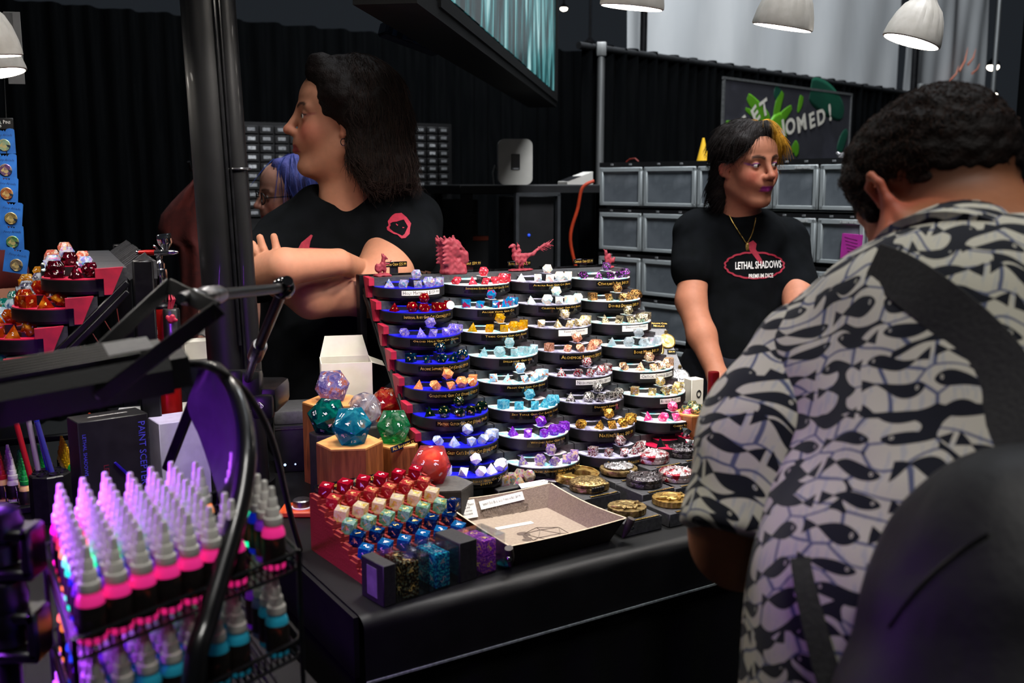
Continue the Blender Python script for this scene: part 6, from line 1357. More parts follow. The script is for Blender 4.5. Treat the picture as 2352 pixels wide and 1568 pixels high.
# ------------------------------------------------------------------ drawer cabinets and equipment at the back
cab_m = M('black_cabinet', '0e0e10', .6, col2='141416', nscale=10); lab_m = M('printed_drawer_label', '8e9092', .7, col2=['a0a2a4', '5a5c60'], nscale=120, ramp=(.45, .6), stretch=(1, 1, 3))
lab_b = M('bright_drawer_label', 'c4c6c8', .7, col2=['d0d2d4', '8a8c90'], nscale=120, ramp=(.45, .6))
BDY = dir2(62)
def cabinet(px0, py0, px1, py1, d, cols, rows, label, bright=(), lo=None):
    a, c = atd(px0, py1, d), atd(px1, py0, d); W_ = (c.x-a.x)/BDY.x*.98; o_ = Vector((a.x, a.y, 0)); T = frame(o_, BDY, Vector((-BDY.y, BDY.x, 0))); z0, z1 = a.z, c.z
    t = thing('drawer_cabinet', label, 'cabinet', T=T); zb0 = z0 if lo is None else lo
    b = MB(); b.box((W_/2, .12, (zb0+z1)/2), (W_+.03, .24, z1-zb0+.03)); b.build('body', cab_m, t, smooth=None)
    cw, rh = W_/cols, (z1-z0)/rows
    for i in range(cols):
        for j in range(rows):
            b = MB(); b.rbox((cw*(i+.5), -.004, z0+rh*(j+.5)), (cw*.9, .012, rh*.86), .002, 1); dr = b.build('drawer', cab_m, t)
            b = MB(); b.box((cw*(i+.5), -.0106, z0+rh*(j+.55)), (cw*.5, .001, rh*.36)); b.build('label', lab_b if (i, j) in bright else lab_m, dr, smooth=None)
    return t
cabinet(926, 290, 1030, 432, 4.7, 4, 8, 'black drawer cabinet of eight rows with white labels behind the standing woman', {(2, 5), (2, 4)}, 1.0)
cabinet(958, 468, 1042, 610, 4.55, 3, 7, 'lower black drawer cabinet with bright labels beside the orange-labelled drawers', {(2, 5), (2, 3), (2, 4)}, 0.0)
cabinet(566, 288, 692, 500, 4.9, 4, 10, 'black drawer cabinet behind the pole and the blue-haired person', {(0, 8), (0, 7), (0, 6), (0, 5)}, 0.0)
orl = M('orange_drawer_label', 'c07808', .6, col2='b06c06', nscale=30)
a = atd(1062, 620, 4.4); c = atd(1092, 458, 4.4); t = thing('drawer_tower', 'narrow black drawer tower with orange labels', 'cabinet', T=frame((a.x, a.y, 0), BDY, Vector((-BDY.y, BDY.x, 0)))); b = MB(); b.box((.035, .1, (c.z)/2), (.085, .2, c.z)); b.build('body', cab_m, t, smooth=None)
for k in range(8):
    z = c.z - .03 - k*.045; b = MB(); b.rbox((.035, -.004, z), (.07, .01, .036), .002, 1); dr = b.build('drawer', cab_m, t); b = MB(); b.box((.028, -.0095, z), (.034, .001, .024)); b.build('label', orl, dr, smooth=None)
# bench
a = atd(1100, 424, 4.3); b = MB(); W_ = 1.1; T = frame((a.x, a.y, 0), BDY, Vector((-BDY.y, BDY.x, 0))); zb = a.z; t = thing('work_bench', 'black work bench at the back carrying the white panel', 'bench', T=T); b.rbox((W_/2-.1, .18, zb-.02), (W_, .4, .04), .004, 1); b.build('bench_top', cab_m, t)
for x in (-.05, .85):
    for y in (.02, .34): b = MB(); b.box((x, y, (zb-.04)/2), (.04, .04, zb-.04)); b.build('leg', cab_m, t, smooth=None)
# white rounded panel
q0 = atd(1184, 416, 4.2); T = frame((q0.x, q0.y, zb), (1, .12, 0), (0, 0, 1)); t = thing('rounded_device', 'white rounded device with a dark rectangular window on the back bench', 'device', T=T); Wp, Hp = .145, .19
b = MB(); rr = .028; pl = [];
for cx, cy, a0 in ((Wp/2-rr, Hp-rr, 0), (-Wp/2+rr, Hp-rr, PI/2), (-Wp/2+rr, rr, PI), (Wp/2-rr, rr, 1.5*PI)):
    for k in range(7): pl.append((cx+rr*math.cos(a0+k*PI/12), cy+rr*math.sin(a0+k*PI/12)))
b.prism(pl, -.05, 0); b.build('panel', M('warm_white_shell', 'a8a6a0', .5, col2='b2b0aa', nscale=10), t, smooth=40)
b = MB(); b.rbox((.0, Hp*.50, .001), (.038, .066, .004), .002, 1); b.build('window', M('dark_window', '0c0d10', .3, col2='101216', nscale=10), t)
b = MB(); b.box((0, Hp*.5-.028, .0035), (.03, .006, .001)); b.build('window_print', lab_m, t, smooth=None)
b = MB(); b.tube([(-.09, .0, -.02), (-.095, .05, -.02), (-.085, .08, -.03), (-.07, .06, -.04)], .004, 6); b.build('cable', alu, t)
# wedge device, cable, and an open shelf frame
q = atd(1335, 412, 4.3); t = thing('handheld_scanner', 'white wedge-shaped device lying on the back bench', 'device', T=frame((q.x, q.y, zb+.001), BDY, Vector((-BDY.y, BDY.x, 0)))); b = MB(); b.add([(-.07, 0, 0), (.06, 0, 0), (.06, .08, 0), (-.07, .08, 0), (-.07, 0, .012), (.06, 0, .055), (.06, .08, .055), (-.07, .08, .012)], [(3, 2, 1, 0), (4, 5, 6, 7), (0, 1, 5, 4), (1, 2, 6, 5), (2, 3, 7, 6), (3, 0, 4, 7)]); b.build('shell', M('pale_shell', 'b4b2ac', .5, col2='bebcb6', nscale=10), t, smooth=None)
b = MB(); b.add([(-.066, -.001, .014), (.0, -.001, .036), (.0, .081, .036), (-.066, .081, .014)], [(0, 1, 2, 3)]); b.build('dark_top', black, t, smooth=None)
q = atd(1365, 415, 4.25); b = MB(); b.tube(resample([q, q + Vector((-.05, 0, -.03)), q + Vector((-.07, 0, -.12)), q + Vector((-.10, 0, -.25)), q + Vector((-.06, .0, -.42))], 24), .007, 8); tag(b.build('orange_cable', M('orange_red_cable', 'a83414', .5, col2='982e10', nscale=30)), 'orange-red cable hanging off the end of the back bench', 'cable')
a = atd(1234, 560, 4.2); t = thing('metal_crate', 'dark grey open metal frame crate below the back bench', 'crate', T=frame((a.x, a.y, 0), BDY, Vector((-BDY.y, BDY.x, 0)))); g2 = M('dark_grey_frame', '2c2e30', .5, col2='34363a', nscale=20); z0, z1 = .7, atd(1234, 446, 4.2).z
for x in (-.1, .1): b = MB(); b.box((x, 0, z1/2), (.014, .02, z1)); b.build('upright', g2, t, smooth=None)
for z in (z1, .9): b = MB(); b.box((0, 0, z), (.21, .02, .014)); b.build('crossbar', g2, t, smooth=None)
b = MB(); b.box((0, .1, z1/2), (.18, .16, z1-.02)); b.build('box', cab_m, t, smooth=None); b = MB(); b.ball((-.03, .018, z1-.17), .006); b.build('indicator', M('blue_led', '2040c0', .4, emit='3060ff', estr=.6), t)
q = atd(1103, 548, 4.35); t = thing('parts_bin', 'dim orange-red parts tray on the shelf below the bench', 'tray', T=frame((q.x, q.y, 0), BDY, Vector((-BDY.y, BDY.x, 0)))); b = MB(); b.box((.0, .08, q.z), (.10, .12, .018)); b.build('tray', M('dim_orange', '6a2410', .6, col2='5c1e0c', nscale=20), t, smooth=None); b = MB(); b.box((0, .1, q.z/2-.006), (.1, .16, q.z-.012)); b.build('stand', cab_m, t, smooth=None)
# ------------------------------------------------------------------ red jacket hung on the drape
jr = [(404, 449, 468), (418, 436, 474), (440, 414, 479), (465, 392, 481), (495, 370, 482), (525, 362, 484), (545, 364, 486), (556, 380, 487), (566, 402, 488), (590, 410, 488), (640, 414, 489), (700, 416, 490), (770, 412, 492), (860, 404, 496)]
b = MB(); n = 20; vs = []; fs = []
for i, (y, x0, x1) in enumerate(jr):
    for k in range(2*n):
        a = 2*PI*k/(2*n); s_ = (1-math.cos(a))/2; dp = -.055*math.sin(a)*(1 if i else .3) + .012*math.sin(s_*13+i*.5)*abs(math.sin(a)) ; vs.append(atd(x0+(x1-x0)*s_, y + 3*math.sin(s_*9+i), 3.6 + dp))
for i in range(len(jr)-1):
    for k in range(2*n): fs.append((i*2*n+k, i*2*n+(k+1) % (2*n), (i+1)*2*n+(k+1) % (2*n), (i+1)*2*n+k))
b.add(vs, fs); b.f.append(list(range(2*n))); b.mi.append(0)
tag(b.build('red_jacket', M('rust_red_cloth', '4a1009', .9, col2=['400d07', '561810'], nscale=14, bump=.5, bscale=300), smooth=80), 'rust red hooded jacket hanging on a hook behind the pole', 'jacket')
hk = atd(458, 404, 3.6); b = MB(); b.cyl((hk.x, hk.y, 0), (hk.x, hk.y, hk.z+.05), .012, n=10); b.tube([hk + Vector((0, 0, .03)), hk + Vector((-.02, -.03, .02)), hk + Vector((-.02, -.05, .05))], .006, 8); tag(b.build('coat_stand', blackm), 'slim black coat stand under the red jacket', 'stand')
# ------------------------------------------------------------------ people
skin_m = M('skin', 'c08870', .6, attr='tint', sss=.12, spec=.35, bump=.06, bscale=900)
hair_m = M('hair', '1a1210', .65, attr='tint', spec=.18, bump=.9, bscale=260)
shirt_m = M('black_cotton', '07090b', .95, col2='0a0c0f', nscale=30, bump=.2, bscale=900, spec=.1)
jeans_m = M('dark_trousers', '0c0e14', .9, col2='101320', nscale=60, bump=.2)
redprint = M('red_shirt_print', '9c1c34', .75, col2='8c1a30', nscale=120)
def headframe(px, py, d, f, k, roll=0.):
    f = Vector(f).normalized(); z = Vector((0, 0, 1)); l = z.cross(f).normalized(); u_ = f.cross(l); m = Matrix((f, l, u_)).transposed().to_4x4()
    return T_(atd(px, py, d)) @ m @ RX(roll) @ Matrix.Diagonal((k, k, k, 1))
def add_head(s, T, neck=True, jaw=1., ear=(.50, .080, 1.)):
    """a head in its own frame: x forward, y to its left, z up, origin between the ears"""
    k = T.to_scale()[0]; T1 = T
    class Q:
        def rc(_, a, b, ra, rb=None, kk=.02, op='u'): s.frame(T1); s.rc(a, b, ra*k, (ra if rb is None else rb)*k, kk*k, op)
        def el(_, c, r, kk=.02, op='u', R=None): s.frame(T1); r = r if isinstance(r, tuple) else (r, r, r); s.el(c, tuple(x*k for x in r), kk*k, op, R)
    # rotation part of a scaled frame must be pure: normalise
    T0 = T.copy(); R3 = T0.to_3x3(); R3.normalize()
    class F:
        def __init__(_): pass
        def __matmul__(_, v): return T0 @ v
        def to_3x3(_): return R3
    T1 = F(); q = Q()
    q.el((-.012, 0, .042), (.098, .077, .088)); q.el((.045, 0, .046), (.050, .060, .054), .03); q.el((.035, 0, -.03), (.058, .058*jaw, .078), .03)
    for y in (-1, 1):
        q.el((.056, y*.036, -.028), (.03, .026, .03), .025); q.rc((.0, y*.054*jaw, -.055), (.060, y*.022, -.098), .020, .018, .03)
    q.el((.076, 0, -.100), (.018, .022, .016), .025); q.el((.088, 0, -.048), (.019, .030, .022), .02)
    for y in (-1, 1): q.rc((.089, y*.012, .027), (.077, y*.044, .025), .0085, .0085, .014)
    for y in (-1, 1): q.el((.104, y*.032, .008), (.020, .020, .0115), .018, 's')
    for y in (-1, 1): q.el((.0795, y*.0325, .008), .0137, .006); q.el((.0945, y*.0325, .0068), (.0105, .0128, .0038), .003, 's')
    q.rc((.092, 0, .024), (.116, 0, -.019), .0072, .0092, .014); q.el((.1175, 0, -.0235), (.0110, .0112, .0090), .008)
    for y in (-1, 1): q.el((.105, y*.0125, -.028), (.0100, .0078, .0078), .008); q.el((.111, y*.0072, -.0355), (.0042, .0032, .0030), .003, 's')
    for y in (-1, 1): q.rc((.1020, y*.004, -.0542), (.0915, y*.0225, -.0588), .0042, .0022, .004)
    for y in (-1, 1): q.rc((.1005, 0, -.0662), (.0905, y*.0190, -.0612), .0056, .0028, .005)
    for y in (-1, 1): q.rc((.1100, 0, -.0602), (.0955, y*.0245, -.0604), .0014, .0012, .003, 's')
    for y in (-1, 1):
        q.el((-.004, y*ear[1], .0), (.0195*ear[2], .0065, .032*ear[2]), .006, R=Euler((0, .18, -y*ear[0])).to_matrix()); q.el((.004, y*.0745, -.027), (.008, .006, .009), .006)
        q.el((.004, y*(ear[1]+.007), .003), (.0115, .0050, .0200), .006, 's', R=Euler((0, .18, -y*ear[0])).to_matrix())
    if ear[2] > 1.05:
        for y in (-1, 1):
            hx = [(.012, .080, .010), (.008, .094, .030), (-.010, .104, .036), (-.022, .108, .020), (-.022, .106, -.002), (-.014, .098, -.022), (.0, .086, -.036)]
            for a, c in zip(hx, hx[1:]): q.rc((a[0], y*a[1], a[2]), (c[0], y*c[1], c[2]), .0048, .0048, .003)
    if neck: q.rc((-.022, 0, -.045), (-.036, 0, -.15), .053, .056, .035)
    s.frame(None)
def ss(x, a, b): t = np.clip((x-a)/(b-a), 0, 1); return t*t*(3-2*t)
def head_tint(P, T, skin, lip, brow, brow_w=.006, blush=.25, shadow=None, stubble=None):
    iv = np.array(T.inverted()); L = P @ iv[:3, :3].T + iv[:3, 3]; c = np.tile(lc(skin), (len(P), 1)); x, y, z = L.T; ay = np.abs(y)
    infront = ss(x, .03, .06) * ss(z, -.14, -.12)
    w_ = infront*np.exp(-((ay-.045)/.022)**2-((z+.025)/.024)**2)*blush; c = c*(1-w_[:, None]) + lc('b8483c')*w_[:, None]
    w_ = infront*np.exp(-(ay/.013)**2-((z+.024)/.014)**2)*blush*.7*ss(x, .1, .115); c = c*(1-w_[:, None]) + lc('b04438')*w_[:, None]
    w_ = np.exp(-((ay-.08)/.012)**2-((z-.0)/.035)**2)*.35; c = c*(1-w_[:, None]) + lc('b04a40')*w_[:, None]
    w_ = ss(ay, .081, .090)*np.exp(-(z/.05)**2)*ss(x, -.05, -.03)*.55; c = c*(1-w_[:, None]) + lc('b0483c')*w_[:, None]
    zl = -.0602; up = ss(z, zl-.011, zl-.0085)*(1-ss(z, zl+.0055, zl+.008)); wd = 1-ss(ay, .0195, .0245); w_ = up*wd*ss(x, .086, .092)*.92; c = c*(1-w_[:, None]) + lc(lip)*w_[:, None]
    zb = .0275 + .006*np.sin(np.clip((ay-.012)/.036, 0, 1)*2.6); w_ = (1-ss(np.abs(z-zb), brow_w*.45, brow_w))*ss(ay, .009, .014)*(1-ss(ay, .046, .053))*ss(x, .055, .065)*.88; c = c*(1-w_[:, None]) + lc(brow)*w_[:, None]
    r_ = np.hypot((ay-.0335)/.0165, (z-.0092)/.0075); lid = (1-ss(r_, .72, 1.0))*ss(x, .075, .08)
    if shadow: c = c*(1-.75*lid[:, None]) + lc(shadow)*.75*lid[:, None]; wing = (1-ss(np.abs(z-.009-(ay-.045)*.35), .0015, .004))*ss(ay, .044, .048)*(1-ss(ay, .056, .062))*ss(x, .055, .06)*.7; c = c*(1-wing[:, None]) + lc(shadow)*wing[:, None]
    rl = np.hypot((ay-.0330)/.0142, (z-.0072)/.0050); ln = (1-ss(np.abs(rl-.98), .10, .26))*ss(z, .0066, .0085)*ss(x, .075, .08)*.9; c = c*(1-ln[:, None]) + lc('120c0c')*ln[:, None]
    if stubble is not None:
        w_ = stubble(L); c = c*(1-w_[:, None]) + lc('1e120c')*w_[:, None]
    return c
def eyes(T, look, iris, parent):
    R3 = T.to_3x3(); R3.normalize(); k = T.to_scale()[0]; lk = Vector(look).normalized()
    for y in (-1, 1):
        c = T @ Vector((.0795, y*.0325, .008)); b = MB(); b.ball(c, .0127*k, 20, 14); o = b.build('eye', M('eye_white', 'cfc6c0', .2, col2='c4bab4', nscale=80, coat=.6), parent)
        rot = lk.to_track_quat('Z', 'Y').to_matrix().to_4x4(); b = MB(); b.T = T_(c) @ rot; r_ = .0127*k
        b.lathe([(0, r_*1.012), (.0028*k, r_*1.006), (.0062*k, r_*.885)], 18, 0); b.lathe([(0, r_*1.022), (.0026*k, r_*1.010)], 14, 1); b.build('iris', [iris, M('pupil', '040404', .1, col2='060606', nscale=10, coat=1)], o)
def mk(name, s, h, mat, parent, tint=None, disp=None, dmax=.006, kind=None):
    P, F = s.mesh(h, disp, dmax); c = tint(P) if tint else None; return obj(name, sdf_mesh(name, P, F, c), mat, parent)
def locks(o, n, length, r0, wave, seed, tintf=None, flow=None, fr=60., mat=None, keep=None, seg=9, lift=.002):
    """tapered strands that start on the surface of o and run along it"""
    me = o.data; nv = len(me.vertices); co = np.zeros(nv*3); me.vertices.foreach_get('co', co); co = co.reshape(-1, 3); no = np.zeros(nv*3); me.vertices.foreach_get('normal', no); no = no.reshape(-1, 3)
    r = np.random.default_rng(seed); cand = np.arange(nv) if keep is None else np.nonzero(keep(co))[0]; idx = r.choice(cand, n); b = MB(); cols = []
    for i in idx:
        p = Vector(co[i]); nn = Vector(no[i]); d = flow(p, nn) if flow else Vector((0, 0, -1)); d = (d - nn*d.dot(nn)); d = d.normalized() if d.length > 1e-4 else Vector((0, 0, -1)); sd = d.cross(nn); ph = r.uniform(0, 6.28); L = length*r.uniform(.6, 1.2); pts = []; rs = []
        amp = wave*r.uniform(.5, 1.4)
        for k in range(seg):
            t = k/(seg-1); q = p + nn*(lift+amp*.5*math.sin(t*L*fr*1.3+ph)*t) + d*(L*t) + sd*(amp*math.sin(t*L*fr+ph)*(.3+t)) + Vector((0, 0, -.25*L*t*t if flow else 0)); pts.append(q); rs.append(r0*(1-.75*t)*(.5 if k == 0 else 1))
        nb = len(b.v); b.tube(pts, rs, 4, False)
        if tintf is not None: cols += [tintf(p)]*(len(b.v)-nb)
    me2 = b.mesh('strands', 180); a = me2.color_attributes.new('tint', 'FLOAT_COLOR', 'POINT'); c = np.ones((len(me2.vertices), 4), np.float32); c[:, :3] = np.array(cols) if tintf is not None else lc('1a1210'); a.data.foreach_set('color', c.ravel())
    s_ = obj('strands', me2, mat or hair_m, o.parent if o.parent else None); s_['kind'] = 'stuff'; return s_
def bvh(o):
    me = o.data; return BVHTree.FromPolygons([v.co.copy() for v in me.vertices], [tuple(p.vertices) for p in me.polygons])
def project(tree, px, py, off=.0016):
    r = ray(px, py).normalized(); h = tree.ray_cast(Vector((0, 0, CAMZ)), r); return None if h[0] is None else h[0] - r*off
def print_mesh(tree, verts_px, faces, name, mat, parent, off=.0018):
    vs = []
    for q in verts_px:
        p = project(tree, q[0], q[1], off); vs.append(p if p is not None else (vs[-1] if vs else Vector((0, 0, 0))))
    me = bpy.data.meshes.new(name); me.from_pydata([tuple(v) for v in vs], [], faces); me.update(); return obj(name, me, mat, parent)
def ring_px(outer, inner):
    n = len(outer); return outer + inner, [(i, (i+1) % n, n+(i+1) % n, n+i) for i in range(n)]
def densify(pts, m=4):
    out = []
    for i in range(len(pts)):
        a, c = pts[i], pts[(i+1) % len(pts)]
        for k in range(m): out.append((a[0]+(c[0]-a[0])*k/m, a[1]+(c[1]-a[1])*k/m))
    return out
def text_px(tree, body, cx, cy, w_, h_, name, mat, parent, skew=0., caps=False, bold=.02):
    me = fit_text(body, w_, h_, caps, res=2, bold=bold); co = [(cx + v.co.x, cy - v.co.y + skew*v.co.x) for v in me.vertices]; fs = [tuple(p.vertices) for p in me.polygons]; bpy.data.meshes.remove(me); return print_mesh(tree, co, fs, name, mat, parent)
def W(px, py, d): return np.array(atd(px, py, d))
def finger(s, pts, r0, r1, k=.004): s.path(pts, [r0 + (r1-r0)*i/(len(pts)-1) for i in range(len(pts))], k)
def trousers(t, cx, cy, z1, sp=.1, r=.085):
    s = SDF(); 
    for y in (-1, 1): s.rc((cx+y*sp, cy, z1-.05), (cx+y*sp*1.1, cy, .09), r, .06, .03)
    s.el((cx, cy, z1), (sp+r, r*1.4, .14), .05); mk('trousers', s, .012, jeans_m, t)
    for y in (-1, 1):
        s = SDF(); s.el((cx+y*sp*1.1, cy-.04, .04), (.048, .12, .045), .02); s.half((0, 0, 0), (0, 0, -1)); mk('shoe', s, .008, black, t)

# ---- woman with wavy dark hair and crossed arms
PT_ = thing('person', 'person in a black t-shirt with wavy dark hair, arms crossed, looking aside', 'person')
HT = headframe(789, 284, 2.435, (-.965, -.22, .07), 1.115)
s = SDF(); add_head(s, HT, neck=False)
nk = HT @ Vector((-.015, 0, -.05)); s.rc(tuple(nk), W(792, 475, 2.487), .058, .068, .035)
s.el(tuple(HT @ Vector((.022, 0, -.088))), (.048, .045, .030), .03)
s.rc(W(712, 555, 2.508), W(900, 540, 2.571), .055, .06, .04); s.el(W(775, 660, 2.550), (.16, .10, .20), .05); s.el(W(770, 850, 2.550), (.16, .12, .22), .06)
# left arm (towards the rack)
s.rc(W(908, 520, 2.508), W(882, 636, 2.393), .066, .066, .03); s.rc(W(882, 636, 2.393), W(852, 668, 2.362), .064, .058, .03); s.rc(W(852, 668, 2.362), W(715, 686, 2.268), .057, .044, .03); s.rc(W(715, 686, 2.268), W(640, 655, 2.257), .041, .030, .02)
# right arm
s.rc(W(640, 588, 2.445), W(552, 640, 2.278), .048, .046, .006); s.rc(W(552, 636, 2.278), W(655, 613, 2.147), .045, .042, .005); s.rc(W(655, 613, 2.147), W(776, 602, 2.215), .041, .030, .005); s.rc(W(776, 602, 2.215), W(822, 616, 2.341), .030, .025, .004)
s.el(W(618, 612, 2.247), (.03, .025, .035), .02)
for (a, c, e_) in (((588, 600), (578, 575), (566, 552)), ((614, 602), (605, 572), (597, 545)), ((643, 602), (635, 570), (629, 543)), ((600, 604), (590, 580), (580, 560))):
    finger(s, [W(a[0], a[1], 2.195), W(c[0], c[1], 2.179), W(e_[0], e_[1], 2.179)], .0100, .0078, .003)
mk('body', s, .0032, skin_m, PT_, lambda P: head_tint(P, HT, 'ac765c', '8a3a3c', '1c1210', .0048, .5, '8f4c46'))
eyes(HT, (-1, -.25, -.02), M('dark_iris', '1c120c', .15, col2='120b07', nscale=200, coat=1), PT_)
s = SDF(); s.el(W(775, 610, 2.560), (.205, .145, .19), .05); s.el(W(765, 800, 2.560), (.185, .155, .22), .08); s.el(W(765, 960, 2.571), (.18, .155, .2), .06)
s.rc(W(690, 540, 2.487), W(905, 498, 2.539), .066, .085, .06); s.rc(W(735, 478, 2.477), W(840, 462, 2.529), .055, .055, .05)
s.rc(W(915, 515, 2.560), W(926, 572, 2.466), .092, .092, .05); s.rc(W(652, 560, 2.477), W(592, 625, 2.372), .072, .074, .05)
s.rc(W(950, 520, 2.571), W(945, 680, 2.592), .07, .08, .05)
s.rc(W(800, 370, 2.435), W(772, 425, 2.451), .062, .056, .012, 's')
s.half(W(868, 603, 2.341), np.array(W(868, 640, 2.247))-np.array(W(905, 520, 2.529)), .006) if False else None
sh = mk('shirt', s, .006, shirt_m, PT_, disp=lambda p: .004*wob(p, 24, 1.)+.0022*wob(p, 60, 2.), dmax=.01)
# hair
s = SDF(); k = HT.to_scale()[0]
def hp(x, y, z): return tuple(HT @ Vector((x, y, z)))
s.el(hp(-.022, 0, .058), (.112*k, .100*k, .090*k), .03, R=Matrix.Identity(3))
for a, c, ra, rb in (((-.055, .05, .03), (-.085, .06, -.09), .06, .050), ((-.055, -.05, .03), (-.085, -.06, -.09), .06, .05), ((-.085, .0, .0), (-.115, .0, -.10), .07, .052), ((-.028, .078, .03), (-.048, .088, -.07), .034, .036), ((-.048, .088, -.07), (-.060, .092, -.115), .036, .026), ((.055, .030, .106), (.012, .078, .060), .022, .024), ((.060, -.02, .114), (.058, .03, .116), .024, .024), ((.012, .078, .06), (-.020, .080, .01), .024, .026), ((-.11, .05, -.08), (-.135, .05, -.105), .045, .026)):
    s.rc(hp(*a), hp(*c), ra*k, rb*k, .025)
def darkhair(P): return np.tile(lc('140d0b'), (len(P), 1))*(.8+.5*np.clip(wob(P, 90), 0, 1))[:, None]
hr = mk('hair', s, .005, hair_m, PT_, darkhair, disp=lambda p: .0035*wob(p, 46)+.003*wob(p, 120, 3.)+.0015*wob(p, 300), dmax=.02)
hc = HT @ Vector((-.03, 0, .1))
locks(hr, 3200, .045, .0008, .0045, 3, lambda p: lc('221713')*random.uniform(.5, 1.6), lambda p, n: Vector(((p.x-hc.x)*.8+.03, p.y-hc.y, -.12)), fr=130., keep=lambda co: (((co @ np.array(HT.inverted())[:3, :3].T + np.array(HT.inverted())[:3, 3])[:, 0]) < -.0))
# earring
e_ = HT @ Vector((.004, .083, -.036)); b = MB(); b.tube([e_ + Vector((.006*math.cos(a), -.002, -.008+.008*math.sin(a))) for a in [q*PI/8 for q in range(17)]], .0012, 6, False); b.build('earring', chrome, PT_)
# sleeve hem: a band that ends the sleeve over the arm
tree = bvh(sh)
SC, SX, SY = 3.825, 560, 350
def zp(L): return [(x/SC+SX, y/SC+SY) for x, y in L]
out_ = zp([(1330, 535), (1385, 530), (1430, 568), (1470, 622), (1462, 655), (1457, 715), (1420, 750), (1385, 755), (1350, 722), (1318, 715), (1260, 682), (1254, 656), (1272, 640), (1264, 604), (1288, 570), (1305, 550)])
inn_ = zp([(1345, 606), (1375, 596), (1405, 588), (1432, 632), (1442, 652), (1428, 682), (1412, 715), (1392, 732), (1352, 712), (1318, 698), (1282, 668), (1280, 655), (1290, 640), (1286, 622), (1308, 610), (1325, 608)])
v_, f_ = ring_px(densify(out_, 3), densify(inn_, 3)); print_mesh(tree, v_, f_, 'sleeve_print', redprint, PT_)
for poly in ([(1336, 622), (1356, 636), (1350, 644), (1338, 632)], [(1392, 654), (1410, 656), (1408, 664), (1394, 662)]): print_mesh(tree, zp(poly), [(0, 1, 2, 3)], 'sleeve_print', redprint, PT_)
cp1 = zp([(480, 838), (505, 790), (545, 760), (590, 720), (606, 730), (585, 780), (575, 835), (690, 842), (700, 856), (470, 856)]); print_mesh(tree, cp1, [(0, 1, 2, 6), (2, 3, 4, 5), (2, 5, 6), (0, 6, 7, 8, 9)], 'chest_print', redprint, PT_)
trousers(PT_, atd(765, 960, 2.57).x, atd(765, 960, 2.57).y, .88, .09, .10)

# ---- woman leaning on the table, dark hair with a yellow streak
PR = thing('person', 'person in a black logo t-shirt with a yellow hair streak leaning on the table', 'person')
HR = headframe(1715, 381, 2.88, (.43, -.90, -.07), .95, .05)
s = SDF(); add_head(s, HR, neck=True, jaw=1.04)
s.rc(tuple(HR @ Vector((-.03, 0, -.10))), W(1705, 530, 2.977), .052, .062, .03)
s.rc(W(1620, 560, 2.989), W(1790, 580, 3.047), .052, .052, .04); s.el(W(1690, 640, 3.012), (.13, .09, .18), .06); s.el(W(1690, 830, 3.012), (.125, .10, .2), .06)
s.rc(W(1596, 580, 2.97), W(1588, 690, 2.895), .048, .043, .02); s.rc(W(1586, 690, 2.895), W(1612, 770, 2.848), .042, .040, .02); s.rc(W(1612, 770, 2.848), W(1650, 868, 2.789), .040, .027, .02)
s.rc(W(1650, 868, 2.789), W(1664, 905, 2.766), .028, .030, .02)
for q in (-1, 0, 1, 2): finger(s, [W(1660+7*q, 905, 2.754), W(1664+9*q, 925, 2.742), W(1668+10*q, 938, 2.737)], .010, .008, .005)
s.rc(W(1812, 600, 3.03), W(1836, 690, 2.930), .046, .043, .02); s.rc(W(1836, 680, 2.930), W(1820, 850, 2.766), .042, .030, .03); s.el(W(1818, 895, 2.742), (.03, .04, .03), .02)
mk('body', s, .0032, skin_m, PR, lambda P: head_tint(P, HR, 'ab7056', '8a1c78', '120c0a', .0062, .45, '6a2a8a'))
eyes(HR, (.72, -.68, -.12), M('brown_iris', '2c1c12', .15, col2='1c110a', nscale=200, coat=1), PR)
s = SDF(); s.el(W(1690, 640, 3.012), (.140, .120, .18), .05); s.el(W(1685, 820, 3.012), (.150, .130, .22), .06); s.el(W(1685, 960, 3.012), (.145, .13, .16), .05)
s.rc(W(1612, 528, 2.977), W(1795, 548, 3.047), .066, .066, .05); s.rc(W(1668, 510, 2.971), W(1750, 516, 3.000), .045, .045, .04); s.el(W(1708, 506, 2.955), (.072, .070, .026), .02); s.rc(W(1672, 540, 2.955), W(1748, 546, 2.975), .062, .062, .04)
s.rc(W(1598, 545, 2.977), W(1590, 618, 2.930), .066, .066, .04); s.rc(W(1808, 565, 3.047), W(1838, 668, 2.96), .064, .060, .04)
s.rc(W(1706, 420, 2.93), W(1712, 456, 2.93), .054, .050, .01, 's')
for a_, n_ in ((W(1588, 622, 2.930), W(1586, 690, 2.895)-W(1592, 560, 2.953)), ): pass
sh = mk('shirt', s, .006, shirt_m, PR, disp=lambda p: .0035*wob(p, 26, 4.)+.002*wob(p, 66, 2.), dmax=.01)
tree = bvh(sh)
